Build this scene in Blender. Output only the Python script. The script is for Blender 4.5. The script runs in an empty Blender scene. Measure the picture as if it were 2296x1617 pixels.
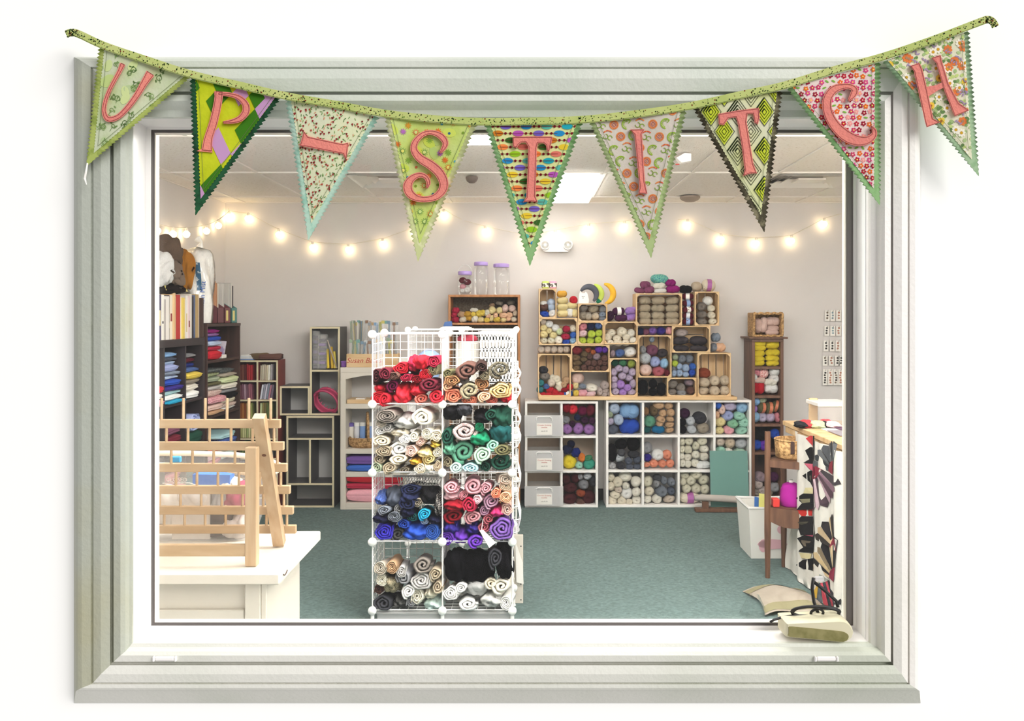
import bpy, math, random
from mathutils import Vector, Matrix
R = random.Random(7)
SC = bpy.context.scene
COL = SC.collection
# ------------------------------------------------------------------ camera, world, sun, exposure
FPX, VPX, VPY, EYE = 1900.0, 1184.0, 708.0, 1.63      # focal length in px, vanishing point, eye height
cam_d = bpy.data.cameras.new('camera'); cam = bpy.data.objects.new('camera', cam_d); COL.objects.link(cam)
cam.location = (0, 0, EYE); cam.rotation_euler = (math.pi/2, 0, 0)
cam_d.sensor_width = 36; cam_d.lens = FPX/2296*36
cam_d.shift_x = -(VPX-1148)/2296; cam_d.shift_y = -(808.5-VPY)/2296
cam_d.clip_start = .05; cam_d.clip_end = 100
SC.camera = cam
W = bpy.data.worlds.new('overcast_sky'); SC.world = W; W.use_nodes = True
bg = W.node_tree.nodes['Background']; bg.inputs[0].default_value = (1, .985, .965, 1); bg.inputs[1].default_value = .50
sun_d = bpy.data.lights.new('hazy_sun', 'SUN'); sun = bpy.data.objects.new('hazy_sun', sun_d); COL.objects.link(sun)
sun_d.energy = 3.0; sun_d.angle = math.radians(38); sun_d.color = (1, .98, .95)
sun.rotation_euler = Vector((-.62, .62, -.50)).to_track_quat('-Z', 'Y').to_euler()
sun.location = (3, -3, 5)
PANEL_EMIT, BULB_EMIT = 24.0, 13.0                      # ceiling panels and string bulbs
SC.view_settings.view_transform = 'Standard'; SC.view_settings.look = 'None'
SC.view_settings.exposure = 0.0; SC.view_settings.gamma = 1.0; SC.view_settings.use_curve_mapping = False

# ------------------------------------------------------------------ helpers
def X(px, d): return (px-VPX)/FPX*d
def Z(py, d): return EYE-(py-VPY)/FPX*d
def P(px, py, d): return Vector((X(px, d), d, Z(py, d)))
def lin(c):
    c = c/255.0
    return c/12.92 if c <= .04045 else ((c+.055)/1.055)**2.4
def hexc(h):
    return (lin(int(h[0:2], 16)), lin(int(h[2:4], 16)), lin(int(h[4:6], 16)), 1.0)

WO = {}
def put(o, parent=None, origin=None):
    COL.objects.link(o)
    if parent is not None:
        o.parent = parent
        WO[o.name] = WO[parent.name] + o.location
    else:
        WO[o.name] = Vector(o.location)
    return o
def tag(o, label=None, cat=None, group=None, kind=None):
    if label: o['label'] = label
    if cat: o['category'] = cat
    if group: o['group'] = group
    if kind: o['kind'] = kind
    return o
def thing(name, label, cat, loc, group=None, kind=None):
    o = bpy.data.objects.new(name, None); o.location = loc; o.empty_display_size = .05
    put(o)
    return tag(o, label, cat, group, kind)

class MB:
    def __init__(s): s.v = []; s.f = []; s.m = []; s.c = []
    def face(s, idx, m=0, c=None): s.f.append(tuple(idx)); s.m.append(m); s.c.append(c)
    def pts(s, ps):
        b = len(s.v); s.v.extend(Vector(p) for p in ps); return b
    def poly(s, ps, m=0, c=None):
        b = s.pts(ps); s.face(range(b, b+len(ps)), m, c); return s
    def box(s, x0, x1, y0, y1, z0, z1, m=0, ch=0):
        if x1 < x0: x0, x1 = x1, x0
        if y1 < y0: y0, y1 = y1, y0
        if z1 < z0: z0, z1 = z1, z0
        if ch <= 0:
            b = s.pts([(x, y, z) for z in (z0, z1) for y in (y0, y1) for x in (x0, x1)])
            for q in ((0, 2, 3, 1), (4, 5, 7, 6), (0, 1, 5, 4), (2, 6, 7, 3), (0, 4, 6, 2), (1, 3, 7, 5)):
                s.face([b+i for i in q], m)
            return s
        ch = min(ch, (x1-x0)*.45, (y1-y0)*.45, (z1-z0)*.45)
        ids = {}
        for ix, (xa, sx) in enumerate(((x0, 1), (x1, -1))):
            for iy, (ya, sy) in enumerate(((y0, 1), (y1, -1))):
                for iz, (za, sz) in enumerate(((z0, 1), (z1, -1))):
                    ids[ix, iy, iz, 0] = s.pts([(xa, ya+sy*ch, za+sz*ch)])
                    ids[ix, iy, iz, 1] = s.pts([(xa+sx*ch, ya, za+sz*ch)])
                    ids[ix, iy, iz, 2] = s.pts([(xa+sx*ch, ya+sy*ch, za)])
        I = ids
        s.face([I[0,0,0,0], I[0,0,1,0], I[0,1,1,0], I[0,1,0,0]], m); s.face([I[1,0,0,0], I[1,1,0,0], I[1,1,1,0], I[1,0,1,0]], m)
        s.face([I[0,0,0,1], I[1,0,0,1], I[1,0,1,1], I[0,0,1,1]], m); s.face([I[0,1,0,1], I[0,1,1,1], I[1,1,1,1], I[1,1,0,1]], m)
        s.face([I[0,0,0,2], I[0,1,0,2], I[1,1,0,2], I[1,0,0,2]], m); s.face([I[0,0,1,2], I[1,0,1,2], I[1,1,1,2], I[0,1,1,2]], m)
        for a in (0, 1):
            for b in (0, 1):
                s.face([I[0,a,b,1], I[1,a,b,1], I[1,a,b,2], I[0,a,b,2]], m)
                s.face([I[a,0,b,0], I[a,1,b,0], I[a,1,b,2], I[a,0,b,2]], m)
                s.face([I[a,b,0,0], I[a,b,1,0], I[a,b,1,1], I[a,b,0,1]], m)
                for c in (0, 1): s.face([I[a,b,c,0], I[a,b,c,1], I[a,b,c,2]], m)
        return s
    def tube(s, pts, r, n=6, m=0, closed=False, caps=True):
        pts = [Vector(p) for p in pts]; N = len(pts); rs = r if isinstance(r, (list, tuple)) else [r]*N
        rings = []; prev = None
        for i, p in enumerate(pts):
            if closed: t = pts[(i+1) % N]-pts[i-1]
            else: t = pts[min(i+1, N-1)]-pts[max(i-1, 0)]
            if t.length < 1e-9: t = Vector((0, 0, 1))
            t.normalize()
            if prev is None:
                u = t.cross(Vector((0, 0, 1)))
                if u.length < .05: u = t.cross(Vector((0, 1, 0)))
            else: u = prev-t*prev.dot(t)
            u.normalize(); prev = u; w = t.cross(u)
            rings.append(s.pts([p+(u*math.cos(a)+w*math.sin(a))*rs[i] for a in (2*math.pi*k/n for k in range(n))]))
        for i in range(N if closed else N-1):
            a, b = rings[i], rings[(i+1) % N]
            for k in range(n): s.face([a+k, a+(k+1) % n, b+(k+1) % n, b+k], m)
        if caps and not closed:
            s.face([rings[0]+k for k in range(n)][::-1], m); s.face([rings[-1]+k for k in range(n)], m)
        return s
    def lathe(s, prof, o, n=20, m=0, axis='Z', sx=1, sy=1, cap=True):
        o = Vector(o); rings = []
        for r, h in prof:
            ps = []
            for k in range(n):
                a = 2*math.pi*k/n; x, y = r*math.cos(a)*sx, r*math.sin(a)*sy
                ps.append(o+(Vector((x, y, h)) if axis == 'Z' else Vector((x, h, y)) if axis == 'Y' else Vector((h, x, y))))
            rings.append(s.pts(ps))
        for a, b in zip(rings, rings[1:]):
            for k in range(n): s.face([a+k, a+(k+1) % n, b+(k+1) % n, b+k], m)
        if cap:
            s.face([rings[0]+k for k in range(n)][::-1], m); s.face([rings[-1]+k for k in range(n)], m)
        return s
    def prism(s, poly, fn, t0, t1, m=0, c=None):
        """poly of 2D points, fn(u,v,t)->3D; closed solid between t0 and t1"""
        n = len(poly); a = s.pts([fn(u, v, t0) for u, v in poly]); b = s.pts([fn(u, v, t1) for u, v in poly])
        s.face([a+k for k in range(n)], m, c); s.face([b+k for k in range(n)][::-1], m, c)
        for k in range(n): s.face([a+k, b+k, b+(k+1) % n, a+(k+1) % n], m, c)
        return s
    def grid(s, fn, nu, nv, m=0, c=None):
        b = s.pts([fn(i/nu, j/nv) for j in range(nv+1) for i in range(nu+1)])
        for j in range(nv):
            for i in range(nu):
                k = b+j*(nu+1)+i; s.face([k, k+1, k+nu+2, k+nu+1], m, c)
        return s
    def mesh(s, name, mats, smooth=False, org=Vector((0, 0, 0))):
        me = bpy.data.meshes.new(name)
        me.from_pydata([tuple(p-org) for p in s.v], [], s.f)
        mats = mats if isinstance(mats, (list, tuple)) else [mats]
        for mt in mats: me.materials.append(mt)
        if len(mats) > 1: me.polygons.foreach_set('material_index', s.m)
        if any(c is not None for c in s.c):
            at = me.attributes.new('Col', 'FLOAT_COLOR', 'CORNER'); buf = []
            for f, c in zip(s.f, s.c): buf.extend((c or (1, 1, 1, 1))*len(f))
            at.data.foreach_set('color', buf)
        if smooth: me.polygons.foreach_set('use_smooth', [True]*len(me.polygons))
        me.update(); return me
    def build(s, name, mats, parent=None, smooth=False, color=None, angle=None):
        if parent is not None: org = WO[parent.name]
        else:
            xs = [p.x for p in s.v]; ys = [p.y for p in s.v]; zs = [p.z for p in s.v]
            org = Vector(((min(xs)+max(xs))/2, (min(ys)+max(ys))/2, min(zs)))
        me = s.mesh(name, mats, smooth, org)
        if angle:
            me.polygons.foreach_set('use_smooth', [True]*len(me.polygons)); me.set_sharp_from_angle(angle=math.radians(angle))
        o = bpy.data.objects.new(name, me)
        if color: o.color = color
        if parent is None: o.location = org
        return put(o, parent)

def pbox(name, parent, mat, x0, x1, y0, y1, z0, z1, ch=0, color=None):
    return MB().box(x0, x1, y0, y1, z0, z1, 0, ch).build(name, mat, parent, color=color)

# ------------------------------------------------------------------ materials
def nodes(name):
    m = bpy.data.materials.new(name); m.use_nodes = True; nt = m.node_tree
    return m, nt, nt.nodes['Principled BSDF']
def N(nt, t, **k):
    n = nt.nodes.new(t)
    for a, b in k.items(): setattr(n, a, b)
    return n
def mat(name, h, rough=.6, var=.0, scale=8.0, bump=0.0, bscale=60.0, metal=0, spec=.5, c2=None, stretch=None, coords='Object', thr=None, alpha=None, transl=0, objcol=False, wave=None, attr=None):
    m, nt, b = nodes(name); L = nt.links
    b.inputs['Roughness'].default_value = rough; b.inputs['Metallic'].default_value = metal
    b.inputs['Specular IOR Level'].default_value = spec
    tc = N(nt, 'ShaderNodeTexCoord'); src = tc.outputs[coords]
    if stretch:
        mp = N(nt, 'ShaderNodeMapping'); mp.inputs['Scale'].default_value = stretch; L.new(src, mp.inputs[0]); src = mp.outputs[0]
    if objcol: base = N(nt, 'ShaderNodeObjectInfo').outputs['Color']
    elif attr: base = N(nt, 'ShaderNodeAttribute', attribute_name=attr).outputs['Color']
    else:
        rgb = N(nt, 'ShaderNodeRGB'); rgb.outputs[0].default_value = hexc(h); base = rgb.outputs[0]
    if var or c2:
        no = N(nt, 'ShaderNodeTexNoise'); no.inputs['Scale'].default_value = scale; no.inputs['Detail'].default_value = 5
        L.new(src, no.inputs['Vector'])
        mx = N(nt, 'ShaderNodeMix', data_type='RGBA')
        if c2:
            ramp = N(nt, 'ShaderNodeValToRGB'); t = thr or (.4, .62)
            ramp.color_ramp.elements[0].position = t[0]; ramp.color_ramp.elements[1].position = t[1]
            L.new(no.outputs[0], ramp.inputs[0]); L.new(ramp.outputs[0], mx.inputs['Factor'])
            L.new(base, mx.inputs['A']); mx.inputs['B'].default_value = hexc(c2)
        else:
            mr = N(nt, 'ShaderNodeMapRange'); mr.inputs[1].default_value = .25; mr.inputs[2].default_value = .75
            mr.inputs[3].default_value = 1-var; mr.inputs[4].default_value = 1+var
            L.new(no.outputs[0], mr.inputs[0]); mx.blend_type = 'MULTIPLY'; mx.inputs['Factor'].default_value = 1
            L.new(base, mx.inputs['A']); L.new(mr.outputs[0], mx.inputs['B'])
        base = mx.outputs['Result']
    L.new(base, b.inputs['Base Color'])
    if bump:
        if wave:
            w = N(nt, 'ShaderNodeTexWave'); w.inputs['Scale'].default_value = wave; w.inputs['Distortion'].default_value = 3; w.inputs['Detail'].default_value = 2
            w.bands_direction = 'DIAGONAL'; L.new(src, w.inputs[0]); bo = w.outputs['Fac']
        else:
            n2 = N(nt, 'ShaderNodeTexNoise'); n2.inputs['Scale'].default_value = bscale; n2.inputs['Detail'].default_value = 3; L.new(src, n2.inputs['Vector']); bo = n2.outputs[0]
        bp = N(nt, 'ShaderNodeBump'); bp.inputs['Strength'].default_value = bump; bp.inputs['Distance'].default_value = .01
        L.new(bo, bp.inputs['Height']); L.new(bp.outputs[0], b.inputs['Normal'])
    if transl:
        tr = N(nt, 'ShaderNodeBsdfTranslucent'); L.new(base, tr.inputs[0]); ms = N(nt, 'ShaderNodeMixShader'); ms.inputs[0].default_value = transl
        L.new(b.outputs[0], ms.inputs[1]); L.new(tr.outputs[0], ms.inputs[2]); L.new(ms.outputs[0], nt.nodes['Material Output'].inputs[0])
    if alpha is not None: b.inputs['Alpha'].default_value = alpha
    return m
def emit(name, h, s):
    m, nt, b = nodes(name); b.inputs['Base Color'].default_value = hexc(h)
    b.inputs['Emission Color'].default_value = hexc(h); b.inputs['Emission Strength'].default_value = s
    return m
def glassy(name, h, fac, rough=.02, gl=1.0):
    """thin clear sheet: mostly see-through with a weak mirror reflection"""
    m, nt, b = nodes(name); L = nt.links
    t = N(nt, 'ShaderNodeBsdfTransparent'); t.inputs[0].default_value = hexc(h)
    g = N(nt, 'ShaderNodeBsdfGlossy'); g.inputs['Roughness'].default_value = rough; g.inputs[0].default_value = (gl, gl, gl, 1)
    fr = N(nt, 'ShaderNodeFresnel'); fr.inputs[0].default_value = 1.45
    mu = N(nt, 'ShaderNodeMath', operation='MULTIPLY'); mu.inputs[1].default_value = fac; L.new(fr.outputs[0], mu.inputs[0])
    ms = N(nt, 'ShaderNodeMixShader'); L.new(mu.outputs[0], ms.inputs[0]); L.new(t.outputs[0], ms.inputs[1]); L.new(g.outputs[0], ms.inputs[2])
    L.new(ms.outputs[0], nt.nodes['Material Output'].inputs[0]); return m

M = {}
M['ext_wall'] = mat('white_wall_paint', 'FBFBFA', .8)
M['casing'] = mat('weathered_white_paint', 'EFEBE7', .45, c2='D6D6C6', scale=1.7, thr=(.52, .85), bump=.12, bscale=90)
M['casing_l'] = mat('shaded_green_grimed_white_paint', 'AEB2A8', .5, c2='ACA98C', scale=2.3, thr=(.47, .75), bump=.15, bscale=90)  # left tone darkened for light fall-off across the frame, plus green grime
M['casing_t'] = mat('shaded_grey_grimed_white_paint', 'D3D5CD', .5, c2='C2CABF', scale=2.0, thr=(.4, .7), bump=.12, bscale=90)  # top tone greyed to carry shade in the colour, with grime mottling
M['casing_b'] = mat('greyer_sill_white_paint', 'DEDDD6', .5, c2='C6CABC', scale=1.6, thr=(.42, .72), bump=.12, bscale=90)  # a little greyer than the right casing, mottled at random
M['vinyl'] = mat('white_vinyl', 'F4F1EF', .35)
M['sash'] = mat('beige_vinyl', 'E6DFD4', .4)
M['gasket'] = mat('dark_rubber', '9A9491', .6)
M['pane'] = glassy('window_glass', 'FDFEFD', .55)
M['wall'] = mat('warm_grey_wall_paint', 'DCD7D5', .75, var=.02, scale=3, bump=.04, bscale=150)
M['floor'] = mat('teal_carpet', '697B79', .95, var=.28, scale=55, bump=.6, bscale=220, spec=.1)
M['tile'] = mat('ceiling_tile_fibre', 'F6F0EA', .9, c2='D8CCC0', scale=55, thr=(.57, .72), bump=.4, bscale=120, spec=.1)
M['tbar'] = mat('white_grid_metal', 'F1EBE4', .5)
M['panel'] = emit('lit_panel_diffuser', 'FFFCF8', PANEL_EMIT)
M['panel_back'] = emit('dim_lit_panel_diffuser', 'FFFCF8', PANEL_EMIT*.2)
M['bulb'] = emit('lit_warm_bulb', 'FFE2B0', BULB_EMIT)
M['white'] = mat('white_laminate', 'F3EFEC', .45, var=.015, scale=4)
M['whitewood'] = mat('white_painted_wood', 'DAD2C6', .5, var=.03, scale=5, bump=.05)
M['wire'] = mat('white_coated_wire', 'F2EFEE', .35)
M['plastic'] = mat('white_plastic', 'F6F4F2', .3)
M['pine'] = mat('pale_pine', 'DDBE93', .6, c2='C79E6B', scale=5, thr=(.4, .75), stretch=(4, 4, .6))
M['pine_x'] = mat('pale_pine_long_grain', 'DDBE93', .6, c2='C79E6B', scale=5, thr=(.4, .75), stretch=(.6, 4, 4))
M['ply'] = mat('pale_ply_edge', 'DCCFAE', .6, var=.05, scale=20)
M['rackwood'] = mat('rack_hardwood', 'B99E7E', .5, c2='A88B68', scale=6, thr=(.35, .75), stretch=(1, 3, 5))
M['rackpost'] = mat('rack_post_wood', 'BCA182', .5, c2='A88864', scale=5, thr=(.4, .75), stretch=(6, 6, .6))
M['oak'] = mat('honey_oak', 'BC8250', .5, c2='9C6438', scale=6, thr=(.35, .7), stretch=(5, 5, .6))
M['walnut'] = mat('dark_walnut', '73503B', .5, c2='54372A', scale=6, thr=(.35, .7), stretch=(5, 5, .7))
M['espresso'] = mat('black_brown_laminate', '30272A', .45, var=.08, scale=6)
M['mahog'] = mat('dark_brown_veneer', '4A322C', .5, c2='38251F', scale=5, thr=(.35, .7), stretch=(5, 5, .7))
M['redback'] = mat('red_brown_board', '7C3028', .6, var=.06)
M['cardback'] = mat('brown_hardboard', 'C4AE9A', .8, var=.06, scale=30)
M['darkside'] = mat('charcoal_laminate', '4B4748', .5, var=.04)
M['greyback'] = mat('light_grey_board', 'B9B7B6', .7, var=.02)
M['yarn'] = mat('wool_yarn', 'FFFFFF', .95, var=.10, scale=7, bump=.6, wave=5.5, objcol=True, spec=.1)
M['cloth'] = mat('woven_cloth', 'FFFFFF', .9, var=.08, scale=14, bump=.25, bscale=40, objcol=True, spec=.15)
M['print'] = mat('printed_cloth', 'FFFFFF', .9, attr='Col', spec=.1, transl=.15)
M['paint'] = mat('tinted_surface', 'FFFFFF', .55, var=.03, objcol=True)
M['fluff'] = mat('fluffy_fibre', 'FFFFFF', 1, var=.08, scale=12, bump=1.0, bscale=30, objcol=True, spec=.05)
M['paper'] = mat('paper', 'F6F2EC', .8, var=.02)
M['black'] = mat('black_rubber', '1B1A1B', .5)
M['dark'] = mat('dark_baseboard_rubber', '2A2627', .6)  # own dark colour of the rubber baseboards
M['steel'] = mat('steel_wire', 'B7B6B4', .3, metal=.8)
M['wicker'] = mat('woven_wicker', 'C9A06B', .7, c2='8F6A3E', scale=60, thr=(.42, .6), bump=.6, bscale=90)
M['clear'] = glassy('clear_plastic', 'FCFDFD', .45, .08)
M['frosted'] = mat('frosted_plastic', 'EAE8E9', .35, alpha=.5)
M['hazeclear'] = mat('hazy_clear_plastic', 'E6E4E2', .2, alpha=.28)
M['redink'] = mat('red_ink', 'B4382C', .7)
M['blueink'] = mat('blue_ink', '2E5FB0', .6)
M['inkblack'] = mat('black_ink', '3A3533', .7)
M['lilac'] = mat('lilac_plastic', 'B89CE0', .3)
# ------------------------------------------------------------------ room shell
YW, YI, YB = 2.30, 2.45, 7.50                 # outer face of front wall, its inner face, back wall
XL, XR, ZC = -2.68, 3.30, 2.63
def struct(name, mb, m, label=None):
    o = mb.build(name, m); o['kind'] = 'structure'
    if label: o['label'] = label
    return o
struct('floor', MB().box(XL-.1, XR+.1, YI, YB+.1, -.1, 0), M['floor'], 'flat teal green carpet floor of the yarn shop')
struct('wall_back', MB().box(XL-.1, XR+.1, YB, YB+.1, 0, ZC+.1), M['wall'], 'pale warm grey back wall behind the yarn shelves')
struct('wall_left', MB().box(XL-.1, XL, YI, YB, 0, ZC+.1), M['wall'], 'pale warm grey left wall behind the book shelves')
struct('wall_right', MB().box(XR, XR+.1, YI, YB, 0, ZC+.1), M['wall'], 'pale warm grey right wall of the shop')
struct('baseboard_back', MB().box(XL, XR, YB-.012, YB, 0, .10, 0, .004), M['dark'], 'dark rubber baseboard along the back wall')
struct('baseboard_left', MB().box(XL, XL+.012, YI, YB-.012, 0, .10, 0, .004), M['dark'], 'dark rubber baseboard along the left wall')

# window rings: left, right, top, bottom pixel lines and the depth of each moulding edge
RINGS = [(166, 2064, 128, 1577, 2.299), (170, 2062, 130, 1550, 2.262), (175, 2058, 132, 1547, 2.254), (183, 2052, 137, 1543, 2.250),
 (203, 2040, 150, 1535, 2.250), (206, 2037, 153, 1533, 2.257), (210, 2034, 156, 1530, 2.250), (226, 2022, 176, 1512, 2.246), (247, 2003, 205, 1492, 2.252),
 (249, 2001, 208, 1489, 2.272), (252, 1999, 211, 1486, 2.272), (255, 1997, 213, 1484, 2.252), (270, 1984, 226, 1470, 2.250), (281, 1976, 235, 1461, 2.258),
 (290, 1966, 247, 1451, 2.272), (296, 1952, 262, 1443, 2.276), (299, 1947, 266, 1439, 2.284),
 (327, 1919, 285, 1412, 2.362), (339, 1913, 291, 1403, 2.364), (341, 1911, 293, 1401, 2.374), (345, 1899, 296, 1397, 2.374),
 (347, 1897, 298, 1396, 2.364), (349.5, 1895, 299, 1394.5, 2.366), None]
def ring(r):
    l, rr, t, b, d = r; return [Vector((X(l, d), d, Z(t, d))), Vector((X(rr, d), d, Z(t, d))), Vector((X(rr, d), d, Z(b, d))), Vector((X(l, d), d, Z(b, d)))]
RG = [ring(r) for r in RINGS[:-1]]
RG.append([Vector((p.x, 2.388, p.z)) for p in RG[-1]])
win = thing('window_1', 'large white framed shop window with stepped mouldings', None, ((RG[0][0].x+RG[0][1].x)/2, YW, RG[0][2].z), kind='structure')
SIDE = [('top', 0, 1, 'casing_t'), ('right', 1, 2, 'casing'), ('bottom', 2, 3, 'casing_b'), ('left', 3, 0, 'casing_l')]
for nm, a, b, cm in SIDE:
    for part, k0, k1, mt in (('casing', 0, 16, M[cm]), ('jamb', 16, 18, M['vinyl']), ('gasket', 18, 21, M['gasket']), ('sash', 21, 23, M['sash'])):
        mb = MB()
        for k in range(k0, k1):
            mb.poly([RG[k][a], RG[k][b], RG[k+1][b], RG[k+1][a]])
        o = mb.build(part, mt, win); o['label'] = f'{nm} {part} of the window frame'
def pane_box(y0, y1): return MB().box(RG[-1][0].x-.004, RG[-1][1].x+.004, y0, y1, RG[-1][2].z-.004, RG[-1][0].z+.004)
pane_box(2.376, 2.381).build('glass_pane', M['pane'], win)
for px in (370, 1852):                                   # drain slot covers in the bottom casing
    d = 2.249; mb = MB(); c = P(px, 1477, d)
    mb.box(c.x-.026, c.x+.026, d-.005, d+.01, c.z-.006, c.z+.006, 0, .003)
    for s in (-1, 1): mb.box(c.x+s*.029-.003, c.x+s*.029+.003, d-.0065, d+.01, c.z-.007, c.z+.007, 0, .002)
    mb.build('drain_slot', M['vinyl'], win)
o0 = RG[0]; e = .004
wf = MB()
hx0, hx1, hz0, hz1 = RG[-1][0].x-.03, RG[-1][1].x+.03, RG[-1][2].z-.03, RG[-1][0].z+.03     # hole behind the frame
gx_, gz_ = [-3.6, hx0, hx1, 4.2], [-.3, hz0, hz1, 3.6]
for yy in (YW, YI):
    for i in range(3):
        for j in range(3):
            if (i, j) != (1, 1): wf.poly([(gx_[i], yy, gz_[j]), (gx_[i+1], yy, gz_[j]), (gx_[i+1], yy, gz_[j+1]), (gx_[i], yy, gz_[j+1])])
for (p, q) in (((hx0, hz0), (hx1, hz0)), ((hx1, hz0), (hx1, hz1)), ((hx1, hz1), (hx0, hz1)), ((hx0, hz1), (hx0, hz0)), ((-3.6, -.3), (4.2, -.3)), ((4.2, -.3), (4.2, 3.6)), ((4.2, 3.6), (-3.6, 3.6)), ((-3.6, 3.6), (-3.6, -.3))):
    wf.poly([(p[0], YW, p[1]), (q[0], YW, q[1]), (q[0], YI, q[1]), (p[0], YI, p[1])])
struct('wall_front', wf, M['ext_wall'], 'plain bright white outer wall around the shop window')

# ceiling: slab, tiles, grid bars
cl = struct('ceiling', MB().box(XL-.1, XR+.1, YI, YB, ZC+.06, ZC+.12), M['tile'], 'suspended tile ceiling of the shop')
xs = [XL]+[-1.9+.61*k for k in range(-1, 9)]+[XR]; ys = [YI, 3.51, 4.72, 5.93, 7.14, YB]
LIT = {(2, 1), (4, 1), (5, 3), (7, 1), (9, 1), (5, 0), (7, 0)}      # (column, row) of the lit panels, most added out of view as fill light
SHORT = {(2, 1), (7, 1), (9, 1)}  # added fill panels cut short to stay out of view
VENT = {(3, 3), (8, 3)}
tile_me = {}
def tile_mesh(w, l):
    k = (round(w, 3), round(l, 3))
    if k not in tile_me:
        mb = MB(); mb.box(0, w, 0, l, .0, .012, 0, .004); tile_me[k] = mb.mesh('tile', M['tile'])
    return tile_me[k]
for i in range(len(xs)-1):
    for j in range(len(ys)-1):
        w, l = xs[i+1]-xs[i]-.02, ys[j+1]-ys[j]-.02
        if w < .03 or ((i, j) in LIT and (i, j) not in SHORT): continue
        if (i, j) in VENT or (i, j) in SHORT: l -= .61; y0 = ys[j]+.01+.61
        else: y0 = ys[j]+.01
        o = bpy.data.objects.new('ceiling_tile', tile_mesh(w, l)); o.location = Vector((xs[i]+.01, y0, ZC+.006))-WO[cl.name]
        put(o, cl)
for x in xs: pbox('grid_bar', cl, M['tbar'], x-.012, x+.012, YI, YB, ZC-.002, ZC+.02)
for y in ys[1:]: pbox('grid_bar', cl, M['tbar'], XL, XR, y-.012, y+.012, ZC-.004, ZC+.02)
PLAB = {(2, 1): 'added unseen fill panel on the ceiling over the left table', (4, 1): 'lit ceiling panel near the window, behind the centre pennants', (5, 3): 'bright square ceiling panel near the back wall', (7, 1): 'added unseen fill panel on the ceiling at right, near the window', (9, 1): 'added unseen fill panel on the ceiling over the right table', (5, 0): 'added unseen fill panel just inside the window, near the middle', (7, 0): 'added unseen fill panel just inside the window, on the right'}
for (i, j) in sorted(LIT):
    x0, x1, y0, y1 = xs[i]+.014, xs[i+1]-.014, ys[j]+.014, ys[j+1]-.014
    if (i, j) in SHORT: y1 = ys[j]+.61
    t = thing('ceiling_light', PLAB[(i, j)], 'ceiling light', ((x0+x1)/2, (y0+y1)/2, ZC), 'lit ceiling panels')
    mb = MB()
    for q in ((x0, x0+.02, y0, y1), (x1-.02, x1, y0, y1), (x0, x1, y0, y0+.02), (x0, x1, y1-.02, y1)): mb.box(q[0], q[1], q[2], q[3], ZC-.004, ZC+.03)
    mb.build('frame', M['tbar'], t)
    pbox('diffuser', t, M['panel_back' if j == 3 else 'panel'], x0+.02, x1-.02, y0+.02, y1-.02, ZC-.055, ZC+.02)
for (i, j), lab in (((3, 3), 'square ceiling air vent above the S pennant'), ((8, 3), 'square ceiling air vent above the right wall lights')):
    x0, y0 = xs[i]+.014, ys[j]+.014; t = thing('ceiling_vent', lab, 'air vent', (x0+.29, y0+.29, ZC), 'ceiling air vents')
    for k, s in enumerate((.29, .23, .17)):
        mb = MB(); c = (x0+.29, y0+.29); z = ZC-.004-.006*(2-k)
        a = [(-s, -s), (s, -s), (s, s), (-s, s)]; s2 = s-.045
        bq = [(-s2, -s2), (s2, -s2), (s2, s2), (-s2, s2)]
        for q in range(4):
            p, r = a[q], a[(q+1) % 4]; p2, r2 = bq[q], bq[(q+1) % 4]
            mb.poly([(c[0]+p[0], c[1]+p[1], z), (c[0]+r[0], c[1]+r[1], z), (c[0]+r2[0], c[1]+r2[1], z+.03), (c[0]+p2[0], c[1]+p2[1], z+.03)])
        mb.build('vent_ring', M['tbar'], t)
    pbox('vent_core', t, M['tbar'], x0+.19, x0+.39, y0+.21, y0+.37, ZC-.012, ZC+.0)
# round detectors
def dome(name, lab, px, py, r, col, cat):
    d = FPX*(ZC-EYE)/(VPY-py); x = X(px, d)
    mb = MB().lathe([(r, 0), (r*1.0, -.012), (r*.8, -.03), (r*.45, -.042), (r*.1, -.044)], (x, d, ZC-.004), 20)
    o = mb.build(name, mat('sensor_'+name, col, .6), None, angle=40); tag(o, lab, cat)
dome('ceiling_speaker', 'round brown grey dome on the ceiling near the back wall', 1547, 440, .085, '9C8C7E', 'speaker')
dome('smoke_detector', 'small dark round sensor on the ceiling beside the T pennant', 1058, 396, .045, '6E6058', 'sensor')
d = 5.2; t = thing('motion_sensor', 'white corner sensor on the ceiling beside the I pennant', 'sensor', (X(1528, d), d, ZC-.12))
mb = MB().prism([(0, .06), (.06, .07), (.06, .115), (.02, .12), (-.03, .09)], lambda u, v, q: (X(1528, d)+u, d+q, ZC-.12+v), 0, .06); mb.build('housing', M['plastic'], t)
pbox('sensor_lens', t, M['redink'], X(1519, d)-.012, X(1519, d)+.012, d-.004, d, ZC-.075, ZC-.068)

# string lights
def catenary(pts, n=6):
    out = []
    for (a, b) in zip(pts, pts[1:]):
        a, b = Vector(a), Vector(b)
        for k in range(n): out.append(a.lerp(b, k/n))
    return out+[Vector(pts[-1])]
def string(lab, bulbs, extra0=None, extra1=None, up=.02):
    t = thing('string_lights', lab, 'string lights', bulbs[0], 'warm bulb strings along the walls')
    nodes_ = ([extra0] if extra0 else [])+[Vector(b)+Vector((0, 0, .047)) for b in bulbs]+([extra1] if extra1 else [])
    MB().tube(catenary(nodes_), .0035, 5).build('wire', M['sash'], t)
    for b in bulbs:
        sk = MB().lathe([(.010, .022), (.013, .026), (.013, .048), (.006, .052)], b, 10).build('socket', M['sash'], t)
        MB().lathe([(.003, -.028), (.016, -.023), (.025, -.010), (.027, .003), (.022, .014), (.012, .021), (.011, .024)], b, 14).build('bulb', M['bulb'], t, smooth=True)
    return t
yb = YB-.045
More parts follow.
